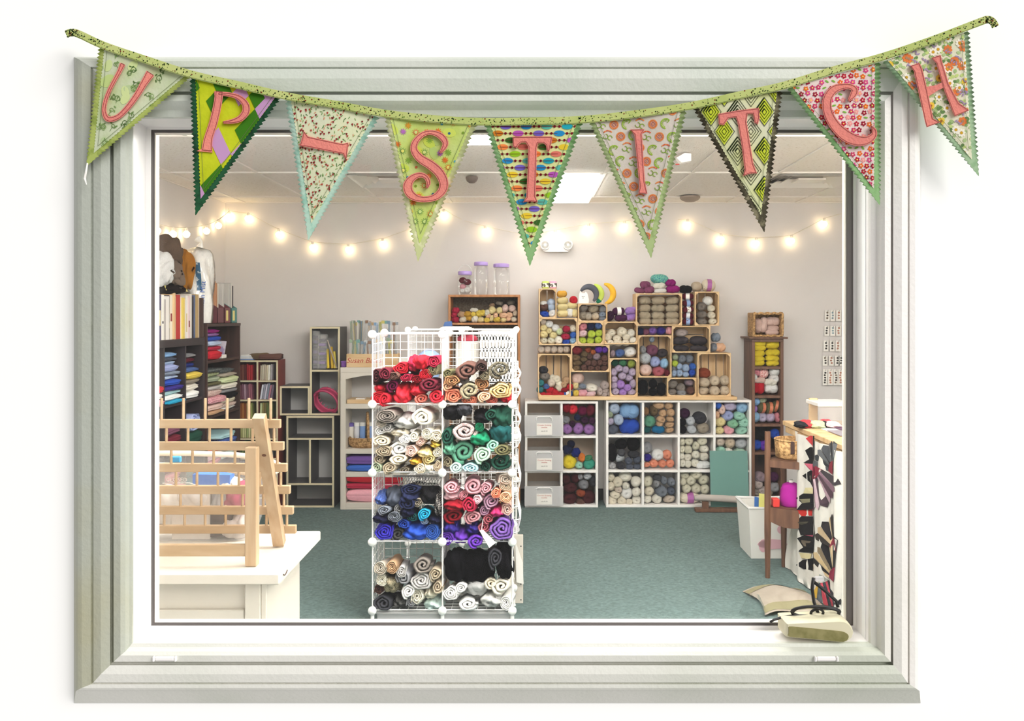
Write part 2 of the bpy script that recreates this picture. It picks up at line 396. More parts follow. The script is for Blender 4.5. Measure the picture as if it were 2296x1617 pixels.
BK1 = [(556, 490), (625, 526), (701, 555), (781, 560), (858, 547), (929, 522), (995, 482)]
BK2 = [(1088, 519), (1183, 540), (1245, 528), (1320, 514), (1400, 508)]
BK3 = [(1542, 504), (1617, 537), (1696, 546), (1775, 540), (1848, 502)]
string('string of warm bulbs along the back wall, left of centre', [P(x, y, yb) for x, y in BK1], P(520, 474, yb), P(1035, 492, yb))
string('string of warm bulbs on the back wall behind the T pennant', [P(x, y, yb) for x, y in BK2], P(1042, 495, yb), P(1460, 480, yb))
string('string of warm bulbs on the back wall, at the right end', [P(x, y, yb) for x, y in BK3], P(1520, 492, yb), P(1900, 475, yb))
xw = XL+.045
LW = [(352, 517), (388, 525), (418, 525), (463, 518), (490, 506), (514, 486)]
string('string of warm bulbs along the left wall', [P(x, y, xw*FPX/(x-VPX)) for x, y in LW], None, Vector((xw, YB-.05, Z(468, YB))))
# emergency light
d = YB; t = thing('emergency_light', 'white twin head emergency light on the back wall', 'emergency light', (X(1247, d), d, Z(566, d)))
mb = MB(); w0, z0 = X(1247, d), Z(566, d)
mb.prism([(-.10, .0), (.10, .0), (.135, .03), (.145, .07), (.135, .095), (-.135, .095), (-.145, .07), (-.135, .03)], lambda u, v, q: (w0+u, d-q, z0+v), 0, .06)
mb.build('housing', M['plastic'], t, angle=30)
for s in (-1, 1):
    MB().lathe([(.036, 0), (.042, -.02), (.040, -.03)], (w0+s*.10, d-.06, z0+.058), 16, axis='Y').build('lamp_head', M['plastic'], t, angle=40)
    MB().lathe([(.033, -.0305), (.028, -.036), (.01, -.039)], (w0+s*.10, d-.06, z0+.058), 16, axis='Y').build('lens', M['clear'], t, smooth=True)
# ------------------------------------------------------------------ bunting
FD = 2.222
def clip(poly, tri):
    """keep the part of a polygon inside a convex, consistently wound outline"""
    ar = sum(tri[i][0]*tri[(i+1) % len(tri)][1]-tri[(i+1) % len(tri)][0]*tri[i][1] for i in range(len(tri)))
    sg = 1 if ar > 0 else -1
    for i in range(len(tri)):
        a, b = tri[i], tri[(i+1) % len(tri)]; out = []
        f = lambda p: sg*((b[0]-a[0])*(p[1]-a[1])-(b[1]-a[1])*(p[0]-a[0]))
        for k in range(len(poly)):
            p, q = poly[k], poly[(k+1) % len(poly)]; fp, fq = f(p), f(q)
            if fp >= 0: out.append(p)
            if (fp > 0) != (fq > 0) and abs(fp-fq) > 1e-9:
                t = fp/(fp-fq); out.append((p[0]+(q[0]-p[0])*t, p[1]+(q[1]-p[1])*t))
        poly = out
        if len(poly) < 3: return []
    return poly
def ell(cx, cy, rx, ry, n=14, rot=0):
    c, s = math.cos(rot), math.sin(rot)
    return [(cx+rx*math.cos(a)*c-ry*math.sin(a)*s, cy+rx*math.cos(a)*s+ry*math.sin(a)*c) for a in (2*math.pi*k/n for k in range(n))]
def strip(pts, w):
    out = []
    for i in range(len(pts)-1):
        (x0, y0), (x1, y1) = pts[i], pts[i+1]; l = math.hypot(x1-x0, y1-y0) or 1
        nx, ny = -(y1-y0)/l*w/2, (x1-x0)/l*w/2
        out.append([(x0+nx, y0+ny), (x1+nx, y1+ny), (x1-nx, y1-ny), (x0-nx, y0-ny)])
    return out
def arc(cx, cy, r, a0, a1, n=7): return [(cx+r*math.cos(a0+(a1-a0)*k/n), cy+r*math.sin(a0+(a1-a0)*k/n)) for k in range(n+1)]
def flower(cx, cy, r, col, mid, n=5, rot=0, pr=.42):
    out = [(ell(cx+r*.58*math.cos(rot+2*math.pi*k/n), cy+r*.58*math.sin(rot+2*math.pi*k/n), r*pr, r*pr*.8, 8, rot+2*math.pi*k/n), col, 1) for k in range(n)]
    return out+[(ell(cx, cy, r*.3, r*.3, 8), mid, 2)]

def pr_sketch(bb):                                         # U : faint green flower sketches
    out = []
    for k in range(56):
        x, y = R.uniform(*bb[:2]), R.uniform(*bb[2:]); g = R.choice(['7D9A5E', '6C8650', '93AC72', '54703F'])
        for q in strip(arc(x, y, R.uniform(3.5, 6), 0, 6.28, 9), 1.3): out.append((q, g, 1))
        for w in range(3): out.append((ell(x+R.uniform(-8, 8), y+R.uniform(-8, 8), 3.4, 1.6, 8, R.uniform(0, 3)), g, 1))
        for q in strip([(x, y), (x+R.uniform(-9, 9), y+R.uniform(5, 12))], 1.1): out.append((q, g, 1))
    for k in range(14): out.append((ell(R.uniform(*bb[:2]), R.uniform(*bb[2:]), 14, 9, 12, R.uniform(0, 3)), R.choice(['C3D68B', 'B9CB9A', 'D0DE9E']), 0))
    return out
def pr_argyle(bb):
    out = []; cs, sn = math.cos(.16), math.sin(.16)
    for j in range(-2, 16):
        for i in range(-2, 10):
            x, y = i*37+(j % 2)*18.5, j*27
            k = (i*2+j*3+(i*j) % 3) % 5
            if k in (0, 3, 4): continue
            col = {1: '3F7A1F', 2: 'C79AC6', 4: '4E8A26'}[k]
            pts = [(x, y-27), (x+18.5, y), (x, y+27), (x-18.5, y)]
            out.append(([(bb[0]+a*cs-b*sn, bb[2]-30+a*sn+b*cs) for a, b in pts], col, 1))
    return out
def pr_speckle(bb):
    out = []
    for k in range(900):
        x, y = R.uniform(*bb[:2]), R.uniform(*bb[2:])
        if k % 3 == 0: out.append(([(x-2.4, y-1.6), (x, y-2.6), (x+2.6, y-1.8), (x+.3, y+3)], R.choice(['8E2A2E', '7A2026', 'A8443C']), 2))
        else:
            a = R.uniform(0, 3.1); out.append((ell(x, y, 3.4, .9, 6, a), R.choice(['5E8A46', '86A862', '4C7440', 'D88A6A']), 1))
    return out
def pr_dots(bb):
    out = []
    for j in range(16):
        for i in range(9):
            x = bb[0]+i*27+(j % 2)*13+R.uniform(-6, 6); y = bb[2]+j*20+R.uniform(-5, 5); k = R.random()
            if k < .38:
                c = R.choice(['C4A23A', 'D8803A', '6E9A50', 'D86A4A'])
                out.append((ell(x, y, 5.4, 5.4), c, 1)); out.append((ell(x, y, 3.8, 3.8), R.choice(['E6DE74', 'CFE08A', 'F0A060']), 2))
                for a in range(10): out.append((ell(x+7.6*math.cos(a*.628), y+7.6*math.sin(a*.628), .9, .9, 5), c, 1))
            elif k < .62:
                c = R.choice(['E07838', 'D89A3A', 'B870C0', '8AAE48'])
                for a in range(9): out.append((ell(x+4*math.cos(a*.7), y+4*math.sin(a*.7), 4.2, 1.1, 6, a*.7), c, 1))
            elif k < .8: out.append((ell(x, y, 3, 3), R.choice(['5AA0B8', '7E9C3C', 'C8704A', '3E6A8A']), 1))
    for k in range(16): out.append((ell(R.uniform(*bb[:2]), R.uniform(*bb[2:]), 15, 10, 12, R.uniform(0, 3)), R.choice(['C8DA5C', 'B8D07A', 'D2E06A']), 0))
    return out
def pr_beads(bb):
    out = []; cols = ['2E8FC8', '9ACB2E', '3E6A2E', 'B85AB8', '5CB8A8', 'F08A4A', 'E8C83A', '7A6AC8', '28A8B8', 'E07A6A', 'C87A2A']
    y = bb[2]-6; j = 0
    while y < bb[3]:
        x = bb[0]-40+(j*29) % 47; i = 0
        for q in strip([(bb[0]-10, y), (bb[1]+10, y)], 1.0): out.append((q, '6A1420', 1))
        while x < bb[1]+30:
            out.append((ell(x, y, 12.5, 6.6, 16), cols[(i*4+j*3) % 11], 2))
            for s in (17.5, 28.5): out.append((ell(x+s, y, 3, 3, 8), '7A1626', 2))
            x += 46; i += 1
        y += 15.4; j += 1
    return out
def pr_scroll(bb):
    out = []
    for j in range(12):
        for i in range(9):
            x = bb[0]+i*29+(j % 2)*14; y = bb[2]+j*28+R.uniform(-3, 3); k = (i+j*2) % 3
            if k == 0:
                for q in strip(arc(x, y, 9.5, 0, 6.3, 16), 1.8): out.append((q, 'E0884A', 1))
                for a in range(12): out.append((ell(x+7*math.cos(a*.524), y+7*math.sin(a*.524), 1.6, 1.6, 6), 'D8703A', 1))
                for q in strip(arc(x, y, 4, 0, 6.3, 9), 1.3): out.append((q, 'B04A3A', 2))
                out.append((ell(x, y, 1.6, 1.6, 6), 'D8703A', 2))
            elif k == 1:
                for q in strip(arc(x, y, 11, 1.6, 5.6, 12), 2.2): out.append((q, '96B83A', 1))
                for q in strip(arc(x+3, y-7, 4, 2.6, 8, 9), 1.8): out.append((q, '86A838', 1))
                for a in range(8): out.append((ell(x+8*math.cos(1.9+a*.45), y+8*math.sin(1.9+a*.45), 3, .9, 6, 1.9+a*.45), '9CC03E', 1))
            else:
                for q in strip(arc(x-5, y, 5.5, -1.5, 3.2, 9), 1.7): out.append((q, '7E9E3E', 1))
                for q in strip(arc(x+5, y+3, 5, 1.4, 6.4, 9), 1.7): out.append((q, '8CAA40', 1))
                for a in range(7): out.append((ell(x-8+a*2.7, y-10-3.2*math.sin(a*.52), 1.7, 1.7, 6), R.choice(['D05A3A', 'E08A4A']), 1))
    return out
def pr_diamonds(bb):
    out = []
    for j in range(-1, 9):
        for i in range(-1, 6):
            x = bb[0]+i*60+(j % 2)*30; y = bb[2]+j*44
            if (i+j) % 2: out.append(([(x, y-30), (x+20, y), (x, y+30), (x-20, y)], 'CBD83E', 0))
            for k in range(4):
                s = 6+k*6.6; a, b = s*.9, s*1.25
                for e0, e1, w in (((0, -b), (a, 0), 1.2), ((a, 0), (0, b), 1.2), ((0, b), (-a, 0), 1.2), ((-a, 0), (0, -b), 3.0 if j % 2 else 1.3)):
                    for q in strip([(x+e0[0], y+e0[1]), (x+e1[0], y+e1[1])], w): out.append((q, '26301C', 1))
    return out
def pr_blossom(bb):
    out = []
    for j in range(24):
        for i in range(16):
            x = bb[0]+i*14.5+(j % 2)*7+R.uniform(-2, 2); y = bb[2]+j*13.5+R.uniform(-2, 2); k = R.random()
            if k < .72: out += flower(x, y, 6.2, R.choice(['B8203A', 'C83A6A', 'E8702E', 'F0A0A0', '9A1E38', 'D84A8A']), R.choice(['F8C8B0', 'F8E070']), 5, R.random(), .44)
            elif k < .9: out.append((ell(x, y, 5, 2, 8, R.uniform(-1, 1)), '7EB84A', 1))
    return out
def pr_garden(bb):
    out = []
    for k in range(420): out.append((ell(R.uniform(*bb[:2]), R.uniform(*bb[2:]), 5, 3.6, 8, R.uniform(0, 3)), R.choice(['8FAE6E', 'A9C386', '6E8E58', 'B6CC92', 'C8DA8A']), 0))
    for k in range(120):
        x, y = R.uniform(*bb[:2]), R.uniform(*bb[2:]); q = R.random()
        if q < .36: out += flower(x, y, 11, 'FBF6E6', 'D8A838', 8, R.random(), .3)
        elif q < .58: out += flower(x, y, 11, 'E8844A', 'B08A6A', 7, R.random(), .38)
        elif q < .72: out += flower(x, y, 10, 'F0CC4E', 'A8703A', 9, R.random(), .32)
        else:
            for s in range(3): out.append((ell(x+s*5, y+s*3, 4.6, 1.8, 8, R.uniform(0, 3)), 'A893B4', 2))
    return out

def cl2(c): return hexc(c)
FLAGS = [  # corners (top left, top right, tip), backing colour, panel colours, print, label
 ((222, 108), (428, 172), (193, 374), 'B4C268', ('C4D4A0', 'D6DDC0'), pr_sketch, 'pale green floral pennant with the letter U'),
 ((427, 168), (632, 216), (438, 484), '1E5A36', ('C2CE12', 'D2DA20'), pr_argyle, 'lime and green diamond pennant with the letter P'),
 ((640, 218), (850, 262), (691, 540), 'BEDCCB', ('E4E6BE', 'E0E2C6'), pr_speckle, 'red sprigged pennant with the dash'),
 ((862, 258), (1070, 277), (937, 588), 'CCD29A', ('C8DA6E', 'D0E08C'), pr_dots, 'lime flower dotted pennant with the letter S'),
 ((1087, 278), (1306, 274), (1188, 598), '94BE82', ('EBE9A6', 'DDE69A'), pr_beads, 'pennant of coloured ovals with the letter T'),
 ((1322, 274), (1538, 249), (1460, 580), 'B2C48A', ('D6CDC0', 'DDD3C8'), pr_scroll, 'beige scroll print pennant with the letter I'),
 ((1553, 240), (1753, 205), (1714, 522), '4A4432', ('E2E2C2', 'DCE0A0'), pr_diamonds, 'black lined diamond pennant with the letter T'),
 ((1765, 198), (1973, 140), (1973, 461), '9CC68A', ('F4DDD8', 'F6E4DE'), pr_blossom, 'pink and red blossom pennant with the letter C'),
 ((1979, 138), (2172, 70), (2195, 396), 'AECBA4', ('F2EDD2', 'EEEBCE'), pr_garden, 'garden flower pennant with the letter H'),
]
LET = [None]*9   # strokes (x, y, width) and outlines, each in the pixel frame of the part of the photo it was read from
LET[0] = ((130, 80, 4.755), [[(690, 300, 62), (655, 380, 50), (600, 480, 46), (540, 600, 46), (500, 720, 48), (492, 810, 50), (520, 880, 58), (575, 890, 60), (660, 850, 58), (760, 745, 62), (850, 620, 68), (915, 510, 76), (985, 400, 98)]], [])
LET[1] = ((130, 20, 2.995), [[(1083, 555, 56), (1072, 640, 56), (1045, 760, 58), (1010, 870, 60), (1000, 950, 74)], [(1080, 568, 26), (1150, 575, 30), (1215, 595, 36), (1258, 640, 48), (1262, 690, 52), (1225, 735, 44), (1170, 755, 32), (1110, 762, 18)]], [[(930, 955), (990, 930), (1030, 940), (1038, 965)], [(1050, 552), (1120, 558), (1120, 580), (1050, 580)]])
LET[2] = ((620, 180, 3.674), [], [[(225, 418), (262, 462), (400, 492), (545, 522), (592, 512), (588, 580), (572, 662), (548, 608), (400, 580), (240, 548), (190, 542), (208, 480)]])
LET[3] = ((620, 180, 3.674), [[(1345, 600, 14), (1370, 570, 36), (1392, 520, 50), (1365, 470, 56), (1310, 437, 46), (1250, 430, 40), (1190, 455, 46), (1140, 515, 54), (1135, 580, 62), (1185, 645, 72), (1265, 695, 78), (1335, 755, 80), (1375, 830, 78), (1370, 900, 72), (1320, 955, 60), (1250, 978, 50), (1170, 975, 54), (1105, 940, 72), (1080, 880, 78), (1100, 825, 66), (1145, 790, 50), (1195, 780, 42), (1238, 805, 40), (1252, 850, 36), (1238, 890, 14)]], [])
LET[4] = ((1060, 220, 4.043), [], [[(362, 350), (540, 345), (722, 348), (718, 395), (692, 490), (672, 478), (664, 430), (640, 408), (592, 408), (582, 450), (576, 680), (570, 890), (590, 945), (520, 935), (455, 945), (485, 900), (497, 680), (502, 440), (480, 402), (440, 404), (412, 430), (402, 452), (364, 440)]])
LET[5] = ((1060, 220, 4.043), [], [[(1426, 285), (1558, 282), (1535, 325), (1548, 560), (1562, 760), (1584, 868), (1500, 864), (1512, 810), (1488, 560), (1466, 335)]])
LET[6] = ((1540, 20, 2.995), [], [[(210, 705), (350, 680), (485, 664), (490, 730), (478, 775), (455, 765), (445, 705), (408, 705), (402, 760), (425, 900), (448, 1040), (472, 1104), (430, 1105), (378, 1122), (388, 1080), (370, 930), (345, 780), (330, 728), (280, 735), (250, 780), (216, 775)]])
LET[7] = ((1540, 20, 2.995), [[(1085, 618, 14), (1115, 580, 44), (1128, 545, 46), (1100, 522, 40), (1050, 520, 42), (990, 540, 56), (948, 595, 62), (942, 665, 64), (965, 735, 68), (1010, 800, 74), (1075, 855, 80), (1150, 885, 72), (1215, 880, 56), (1255, 850, 42), (1258, 815, 32), (1238, 788, 12)]], [])
LET[8] = ((1540, 20, 2.995), [], [[(1500, 382), (1562, 360), (1582, 400), (1615, 540), (1655, 735), (1700, 762), (1610, 796), (1598, 755), (1560, 580), (1525, 420)], [(1642, 328), (1705, 308), (1715, 350), (1760, 500), (1828, 630), (1898, 680), (1800, 722), (1785, 690), (1722, 530), (1675, 365)], [(1600, 525), (1680, 510), (1740, 480), (1745, 520), (1690, 545), (1620, 590)]])

bun = thing('bunting', 'green dotted bunting with nine patterned pennants above the window', 'bunting', P(1190, 600, FD))
def rib_pts():
    return [(148, 77), (160, 73), (178, 77), (235, 103), (330, 135), (430, 167), (540, 192), (640, 215), (750, 234), (860, 254), (965, 266), (1075, 273), (1190, 272), (1310, 268), (1430, 255), (1545, 238), (1660, 213), (1760, 191), (1870, 157), (1980, 127), (2090, 90), (2195, 50), (2215, 44), (2226, 49), (2232, 60)]
def smooth_line(pts, n=5):
    out = []
    for i in range(len(pts)-1):
        p0, p1, p2, p3 = pts[max(i-1, 0)], pts[i], pts[i+1], pts[min(i+2, len(pts)-1)]
        for k in range(n):
            t = k/n
            out.append(tuple(.5*((2*b)+(c-a)*t+(2*a-5*b+4*c-d)*t*t+(-a+3*b-3*c+d)*t**3) for a, b, c, d in zip(p0, p1, p2, p3)))
    return out+[pts[-1]]
rl = smooth_line(rib_pts(), 4)
def offs(line, w):
    o = []
    for i, p in enumerate(line):
        a, b = line[max(i-1, 0)], line[min(i+1, len(line)-1)]; dx, dy = b[0]-a[0], b[1]-a[1]; l = math.hypot(dx, dy) or 1
        o.append((p[0]-dy/l*w, p[1]+dx/l*w))
    return o
up, dn = offs(rl, -8.6), offs(rl, 8.6)
yr = FD-.010
mb = MB(); n = len(rl)
a = mb.pts([P(*p, yr) for p in up]); b = mb.pts([P(*p, yr) for p in dn]); c = mb.pts([P(*p, yr+.012) for p in up]); d_ = mb.pts([P(*p, yr+.012) for p in dn])
for i in range(n-1):
    for q in ((a+i, b+i, b+i+1, a+i+1), (c+i, c+i+1, d_+i+1, d_+i), (a+i, a+i+1, c+i+1, c+i), (b+i, d_+i, d_+i+1, b+i+1)): mb.face(q)
mb.face((a, c, d_, b)); mb.face((a+n-1, b+n-1, d_+n-1, c+n-1))
rib = mb.build('ribbon', mat('lime_binding_tape', 'C4CC80', .85, c2='B2C06C', scale=9, transl=.1), bun)
mb = MB()
for k in range(1000):
    i = R.randrange(n-1); t = R.random(); s = R.uniform(.06, .94)
    x = (up[i][0]*(1-t)+up[i+1][0]*t)*(1-s)+(dn[i][0]*(1-t)+dn[i+1][0]*t)*s; y = (up[i][1]*(1-t)+up[i+1][1]*t)*(1-s)+(dn[i][1]*(1-t)+dn[i+1][1]*t)*s
    r = R.choice([.7, .9, 1.2, 1.6]); mb.poly([P(u, v, yr-.0006) for u, v in ell(x, y, r, r, 7)], 0, hexc(R.choice(['22301E', '2E4A26', '5A7A2E', '7A2A20', '1E2A1A'])))
o = mb.build('dot_print', M['print'], rib); o['label'] = 'small dark dots printed on the lime ribbon'; o['kind'] = 'stuff'
mb = MB()
for q in strip(offs(rl, 6.9), .7): mb.poly([P(u, v, yr-.0009) for u, v in q])
mb.build('stitching', mat('dark_thread', '4E5E2A', .8), rib)
LETM = mat('coral_felt', 'EE8F80', .95, c2='DB7F78', scale=9, thr=(.35, .7), bump=.3, bscale=160, transl=.1)
THRM = mat('brick_red_thread', '8A3A38', .8)
for fi, (TL, TR, TP, bc, pc, prf, lab) in enumerate(FLAGS):
    ph = R.uniform(0, 6); amp = .003
    mx, my = (TL[0]+TR[0])/2, (TL[1]+TR[1])/2
    def dep(u, v, off, ph=ph, TL=TL): return FD+amp*math.sin((u-TL[0])*.031+ph)+amp*.6*math.sin((v-TL[1])*.022+ph*2)-off
    def pt(u, v, off): return P(u, v, dep(u, v, off))
    rows, cols = 64, 9; mb = MB(); wv = 3.0
    for side in (0, 1):
        b = len(mb.v)
        for j in range(rows+1):
            t = j/rows*.995; z = (wv if j % 2 else -wv)*min(1, (1-t)*6)
            l = (TL[0]+(TP[0]-TL[0])*t-z, TL[1]+(TP[1]-TL[1])*t); r = (TR[0]+(TP[0]-TR[0])*t+z, TR[1]+(TP[1]-TR[1])*t)
            for i in range(cols+1): s = i/cols; mb.pts([pt(l[0]+(r[0]-l[0])*s, l[1]+(r[1]-l[1])*s, .0008 if side == 0 else -.0008)])
        for j in range(rows):
            for i in range(cols):
                k = b+j*(cols+1)+i; q = [k, k+1, k+cols+2, k+cols+1]; mb.face(q if side == 0 else q[::-1])
    nn = (rows+1)*(cols+1)
    for j in range(rows):
        for i0 in (0, cols):
            k = j*(cols+1)+i0; mb.face([k, k+cols+1, nn+k+cols+1, nn+k])
    for i in range(cols): mb.face([i, nn+i, nn+i+1, i+1])
    hb = bc; c2 = ['96A84E', '123F26', '9ECBB8', 'E9E7C2', '7CAE6A', '9CB274', '8B8468', '86B874', '98BC90'][fi]
    pen = mb.build('pennant', mat('backing_cloth', hb, .9, c2=c2, scale=38, thr=(.5, .62), transl=.18), bun, smooth=True); pen['label'] = lab
    # front panel: inset triangle
    gx, gy = (TL[0]+TR[0]+TP[0])/3, (TL[1]+TR[1]+TP[1])/3
    ins = .10
    tl = (TL[0]+(TR[0]-TL[0])*.055, TL[1]+(TR[1]-TL[1])*.055); tr = (TR[0]+(TL[0]-TR[0])*.055, TR[1]+(TL[1]-TR[1])*.055)
    tp = (TP[0]+(mx-TP[0])*.13, TP[1]+(my-TP[1])*.13)
    mb = MB(); rows2, cols2 = 70, 10; b = 0
    for j in range(rows2+1):
        t = j/rows2*.995; z = (1.2 if j % 2 else -1.2)*min(1, (1-t)*6)
        l = (tl[0]+(tp[0]-tl[0])*t-z, tl[1]+(tp[1]-tl[1])*t); r = (tr[0]+(tp[0]-tr[0])*t+z, tr[1]+(tp[1]-tr[1])*t)
        for i in range(cols2+1): s = i/cols2; mb.pts([pt(l[0]+(r[0]-l[0])*s, l[1]+(r[1]-l[1])*s, .0022)])
    for j in range(rows2):
        for i in range(cols2): k = j*(cols2+1)+i; mb.face([k, k+1, k+cols2+2, k+cols2+1])
    mb.build('front_panel', mat('panel_cloth', pc[0], .9, c2=pc[1], scale=12, transl=.2, bump=.15, bscale=70), pen, smooth=True)
    bb = (min(tl[0], tp[0]), max(tr[0], tp[0]), min(tl[1], tr[1]), tp[1]); mb = MB()
    for poly, col, lay in prf(bb):
        q = clip(poly, [tl, tr, tp])
        if q: mb.poly([pt(u, v, .0030+.0004*lay) for u, v in q], 0, hexc(col))
    o = mb.build('fabric_print', M['print'], pen); o['kind'] = 'stuff'
    # seam lines along the panel edges
    mb = MB()
    for e0, e1 in ((tl, tp), (tr, tp)):
        k = .07; a0 = (e0[0]+(mx-e0[0])*k, e0[1]+(my-e0[1])*k); a1 = (e1[0]+(mx-e1[0])*.08, e1[1]+(my-e1[1])*.08)
        ln = [(a0[0]+(a1[0]-a0[0])*t/12, a0[1]+(a1[1]-a0[1])*t/12) for t in range(13)]
        for q in strip(ln, .8): mb.poly([pt(u, v, .0047) for u, v in q])
    mb.build('seam_stitching', mat('seam_thread', '5C6A3E', .8), pen)
    # letter
    (ox, oy, sc), strokes, polys = LET[fi]; mb = MB()
    cv = lambda p: (ox+p[0]/sc, oy+p[1]/sc)
    lf = lambda u, v, o_: P(u, v, FD-o_)
    outl = []
    for st in strokes:
        ln = smooth_line([cv(p)+(p[2]/sc,) for p in st], 4); L_, R_ = [], []
        for i, p in enumerate(ln):
            q0, q1 = ln[max(i-1, 0)], ln[min(i+1, len(ln)-1)]; dx, dy = q1[0]-q0[0], q1[1]-q0[1]; l = math.hypot(dx, dy) or 1
            L_.append((p[0]-dy/l*p[2]/2, p[1]+dx/l*p[2]/2)); R_.append((p[0]+dy/l*p[2]/2, p[1]-dx/l*p[2]/2))
        for i in range(len(ln)-1): mb.prism([L_[i], L_[i+1], R_[i+1], R_[i]], lf, .002, .0115-.0004*strokes.index(st))
        ins_ = [(p[0]+(q[0]-p[0])*min(.3, 2.6/max(math.dist(p, q), 1)), p[1]+(q[1]-p[1])*min(.3, 2.6/max(math.dist(p, q), 1))) for p, q in zip(L_, R_)]
        ins2 = [(q[0]+(p[0]-q[0])*min(.3, 2.6/max(math.dist(p, q), 1)), q[1]+(p[1]-q[1])*min(.3, 2.6/max(math.dist(p, q), 1))) for p, q in zip(L_, R_)]
        outl += [ins_+ins2[::-1]+[ins_[0]]]
    for pl in polys:
        fr_ = .0115-.0004*(len(strokes)+polys.index(pl)); pl = [cv(p) for p in pl]; mb.prism(pl, lf, .002, fr_)
        ar = sum(pl[i-1][0]*pl[i][1]-pl[i][0]*pl[i-1][1] for i in range(len(pl))); sg = 1 if ar > 0 else -1; inn = []
        for i in range(len(pl)):
            a, b, c = pl[i-1], pl[i], pl[(i+1) % len(pl)]
            d1 = Vector((b[0]-a[0], b[1]-a[1])).normalized(); d2 = Vector((c[0]-b[0], c[1]-b[1])).normalized()
            n1 = Vector((-d1.y, d1.x))*sg; n2 = Vector((-d2.y, d2.x))*sg; nb = (n1+n2); nb = nb.normalized() if nb.length > .1 else n1
            inn.append((b[0]+nb.x*2.4, b[1]+nb.y*2.4))
        if fi != 1 and len(pl) > 6: outl.append(inn+[inn[0]])
    for ln in outl:
        for q in strip(ln, 1.1): mb.poly([lf(u, v, .0122) for u, v in q], 1)
    lo = mb.build('letter', [LETM, THRM], pen); lo['label'] = ['letter U', 'letter P', 'dash', 'letter S', 'letter T', 'letter I', 'letter T', 'letter C', 'letter H'][fi]+' in coral felt'
# loose thread under the first pennant tip
MB().tube([P(196, 366, FD-.004), P(193, 385, FD-.006), P(190, 400, FD-.003), P(194, 414, FD-.004)], [.002, .0025, .003, .001], 6).build('loose_thread', M['paper'], bun)
# ------------------------------------------------------------------ colours named in the labels
PAL = dict(line.split(':') for line in '''cream:F6EBD6|ivory:FBF5E8|white:FEFCFA|oatmeal:DDCDBE|ecru:F4EEDF|pale yellow:F5E3A8|bright yellow:F6DC3C|golden yellow:F2B84A|yellow:F0D25A|
lime:C4D84E|pale green:DDE8B8|celery:E8E2CC|sage:A3AE94|sage green:5F9A80|sea green:8DC2A0|mint:A9DCC8|pale mint:C8E8D0|teal:3E8C92|teal green:44A890|dark teal:1F5A5C|peacock blue:1F6E9E|emerald:1F8A62|green:4A8A64|forest green:1E4A3C|olive green:9AA84A|olive:6E6A4A|
sky blue:9CC4E8|pale blue:C2D2EC|light blue:8CB4E0|powder blue:A6BCDC|periwinkle:A9B4E2|denim blue:5470AC|blue:3F6FCC|royal blue:2C50B4|dark blue:22307A|navy:22284A|midnight:181A36|turquoise:2AA8D0|aqua:B8E0E6|slate:5A6070|slate grey:828894|blue grey:8C98AA|
lavender:C6B4D0|lilac:B28AD8|lilac grey:C8BEDA|orchid:A274B4|purple:7C5AA8|violet:6A3AB0|indigo:3A2E8A|plum:4E2448|dark plum:3A1C38|dusty plum:7E4A62|mauve:8A4A6C|mauve grey:9A8690|dusty mauve:C49AB4|magenta:9C1F7C|dark magenta:6E1440|maroon:6C2030|maroon brown:4E2428|brick red:8A3036|crimson:B82A48|dark red:981A28|red:CC2434|bright red:E23040|coral:F29A7C|rust:9A4A32|orange:E8843A|rust orange:B86438|
peach:F4C4A0|blush:EFCFC4|pale pink:F6D2DA|pink:F2B0BC|rose:DC8C98|dusty rose:B4606C|hot pink:D83A78|dusty pink:DCA4AE|mushroom:BFB0AC|
brown:6A4A42|dark brown:3E2A26|olive brown:6E5A42|khaki brown:7A6246|khaki:B8A992|tan:CDA884|dark tan:8E6A48|beige:D8C6AE|taupe:A39888|taupe grey:8E857E|stone:BDB2A2|grey:9A9A9E|silver:C2C6CC|dark grey:55565C|charcoal:3C3C42|black:131216|grey marl:8A8A90|grey fur:8B817A|
gold:D9A83E|aqua white:D8ECE8|violet blue:4038C0|salmon:E88070|grey beige:C6BCAE|pale grey:D2CECC'''.replace('\n', '').split('|'))
SPOTTED = {'flecked black': ('17141A', 'C8B8C0', 40, (.60, .64)), 'red and white marl': ('C86A6A', 'F4DCD6', 9, (.45, .55)), 'black print': ('26241E', 'A89E88', 26, (.5, .58)), 'white print': ('D8CCC8', '8A4A52', 22, (.5, .58)),
 'olive print': ('5E5438', 'C8BC98', 20, (.5, .6)), 'brown print': ('7A4A30', 'D8A878', 20, (.45, .6)), 'gold check': ('C09050', 'F0DCA8', 24, (.45, .55)), 'striped khaki': ('B0A488', '5A5040', 16, (.5, .58)), 'pink print': ('EAB4BC', 'B84A5E', 20, (.52, .6)),
 'blue print': ('2C4A9E', '8AA0D8', 20, (.5, .6)), 'striped black': ('15151A', 'E0D8D0', 14, (.56, .6)), 'grey print': ('6A6866', '2E2E30', 18, (.45, .6)), 'green plaid': ('8A9A6A', 'D8DCB4', 14, (.42, .6)), 'dark plaid': ('30343A', '8A9290', 24, (.45, .6)), 'floral print': ('EADCD0', 'A85A6A', 22, (.5, .6)), 'green variegated': ('7FC6A4', '3E7E96', 7, (.4, .6)), 'grey and white': ('4A4A50', 'D0D0D2', 14, (.45, .55))}
SPM = {}
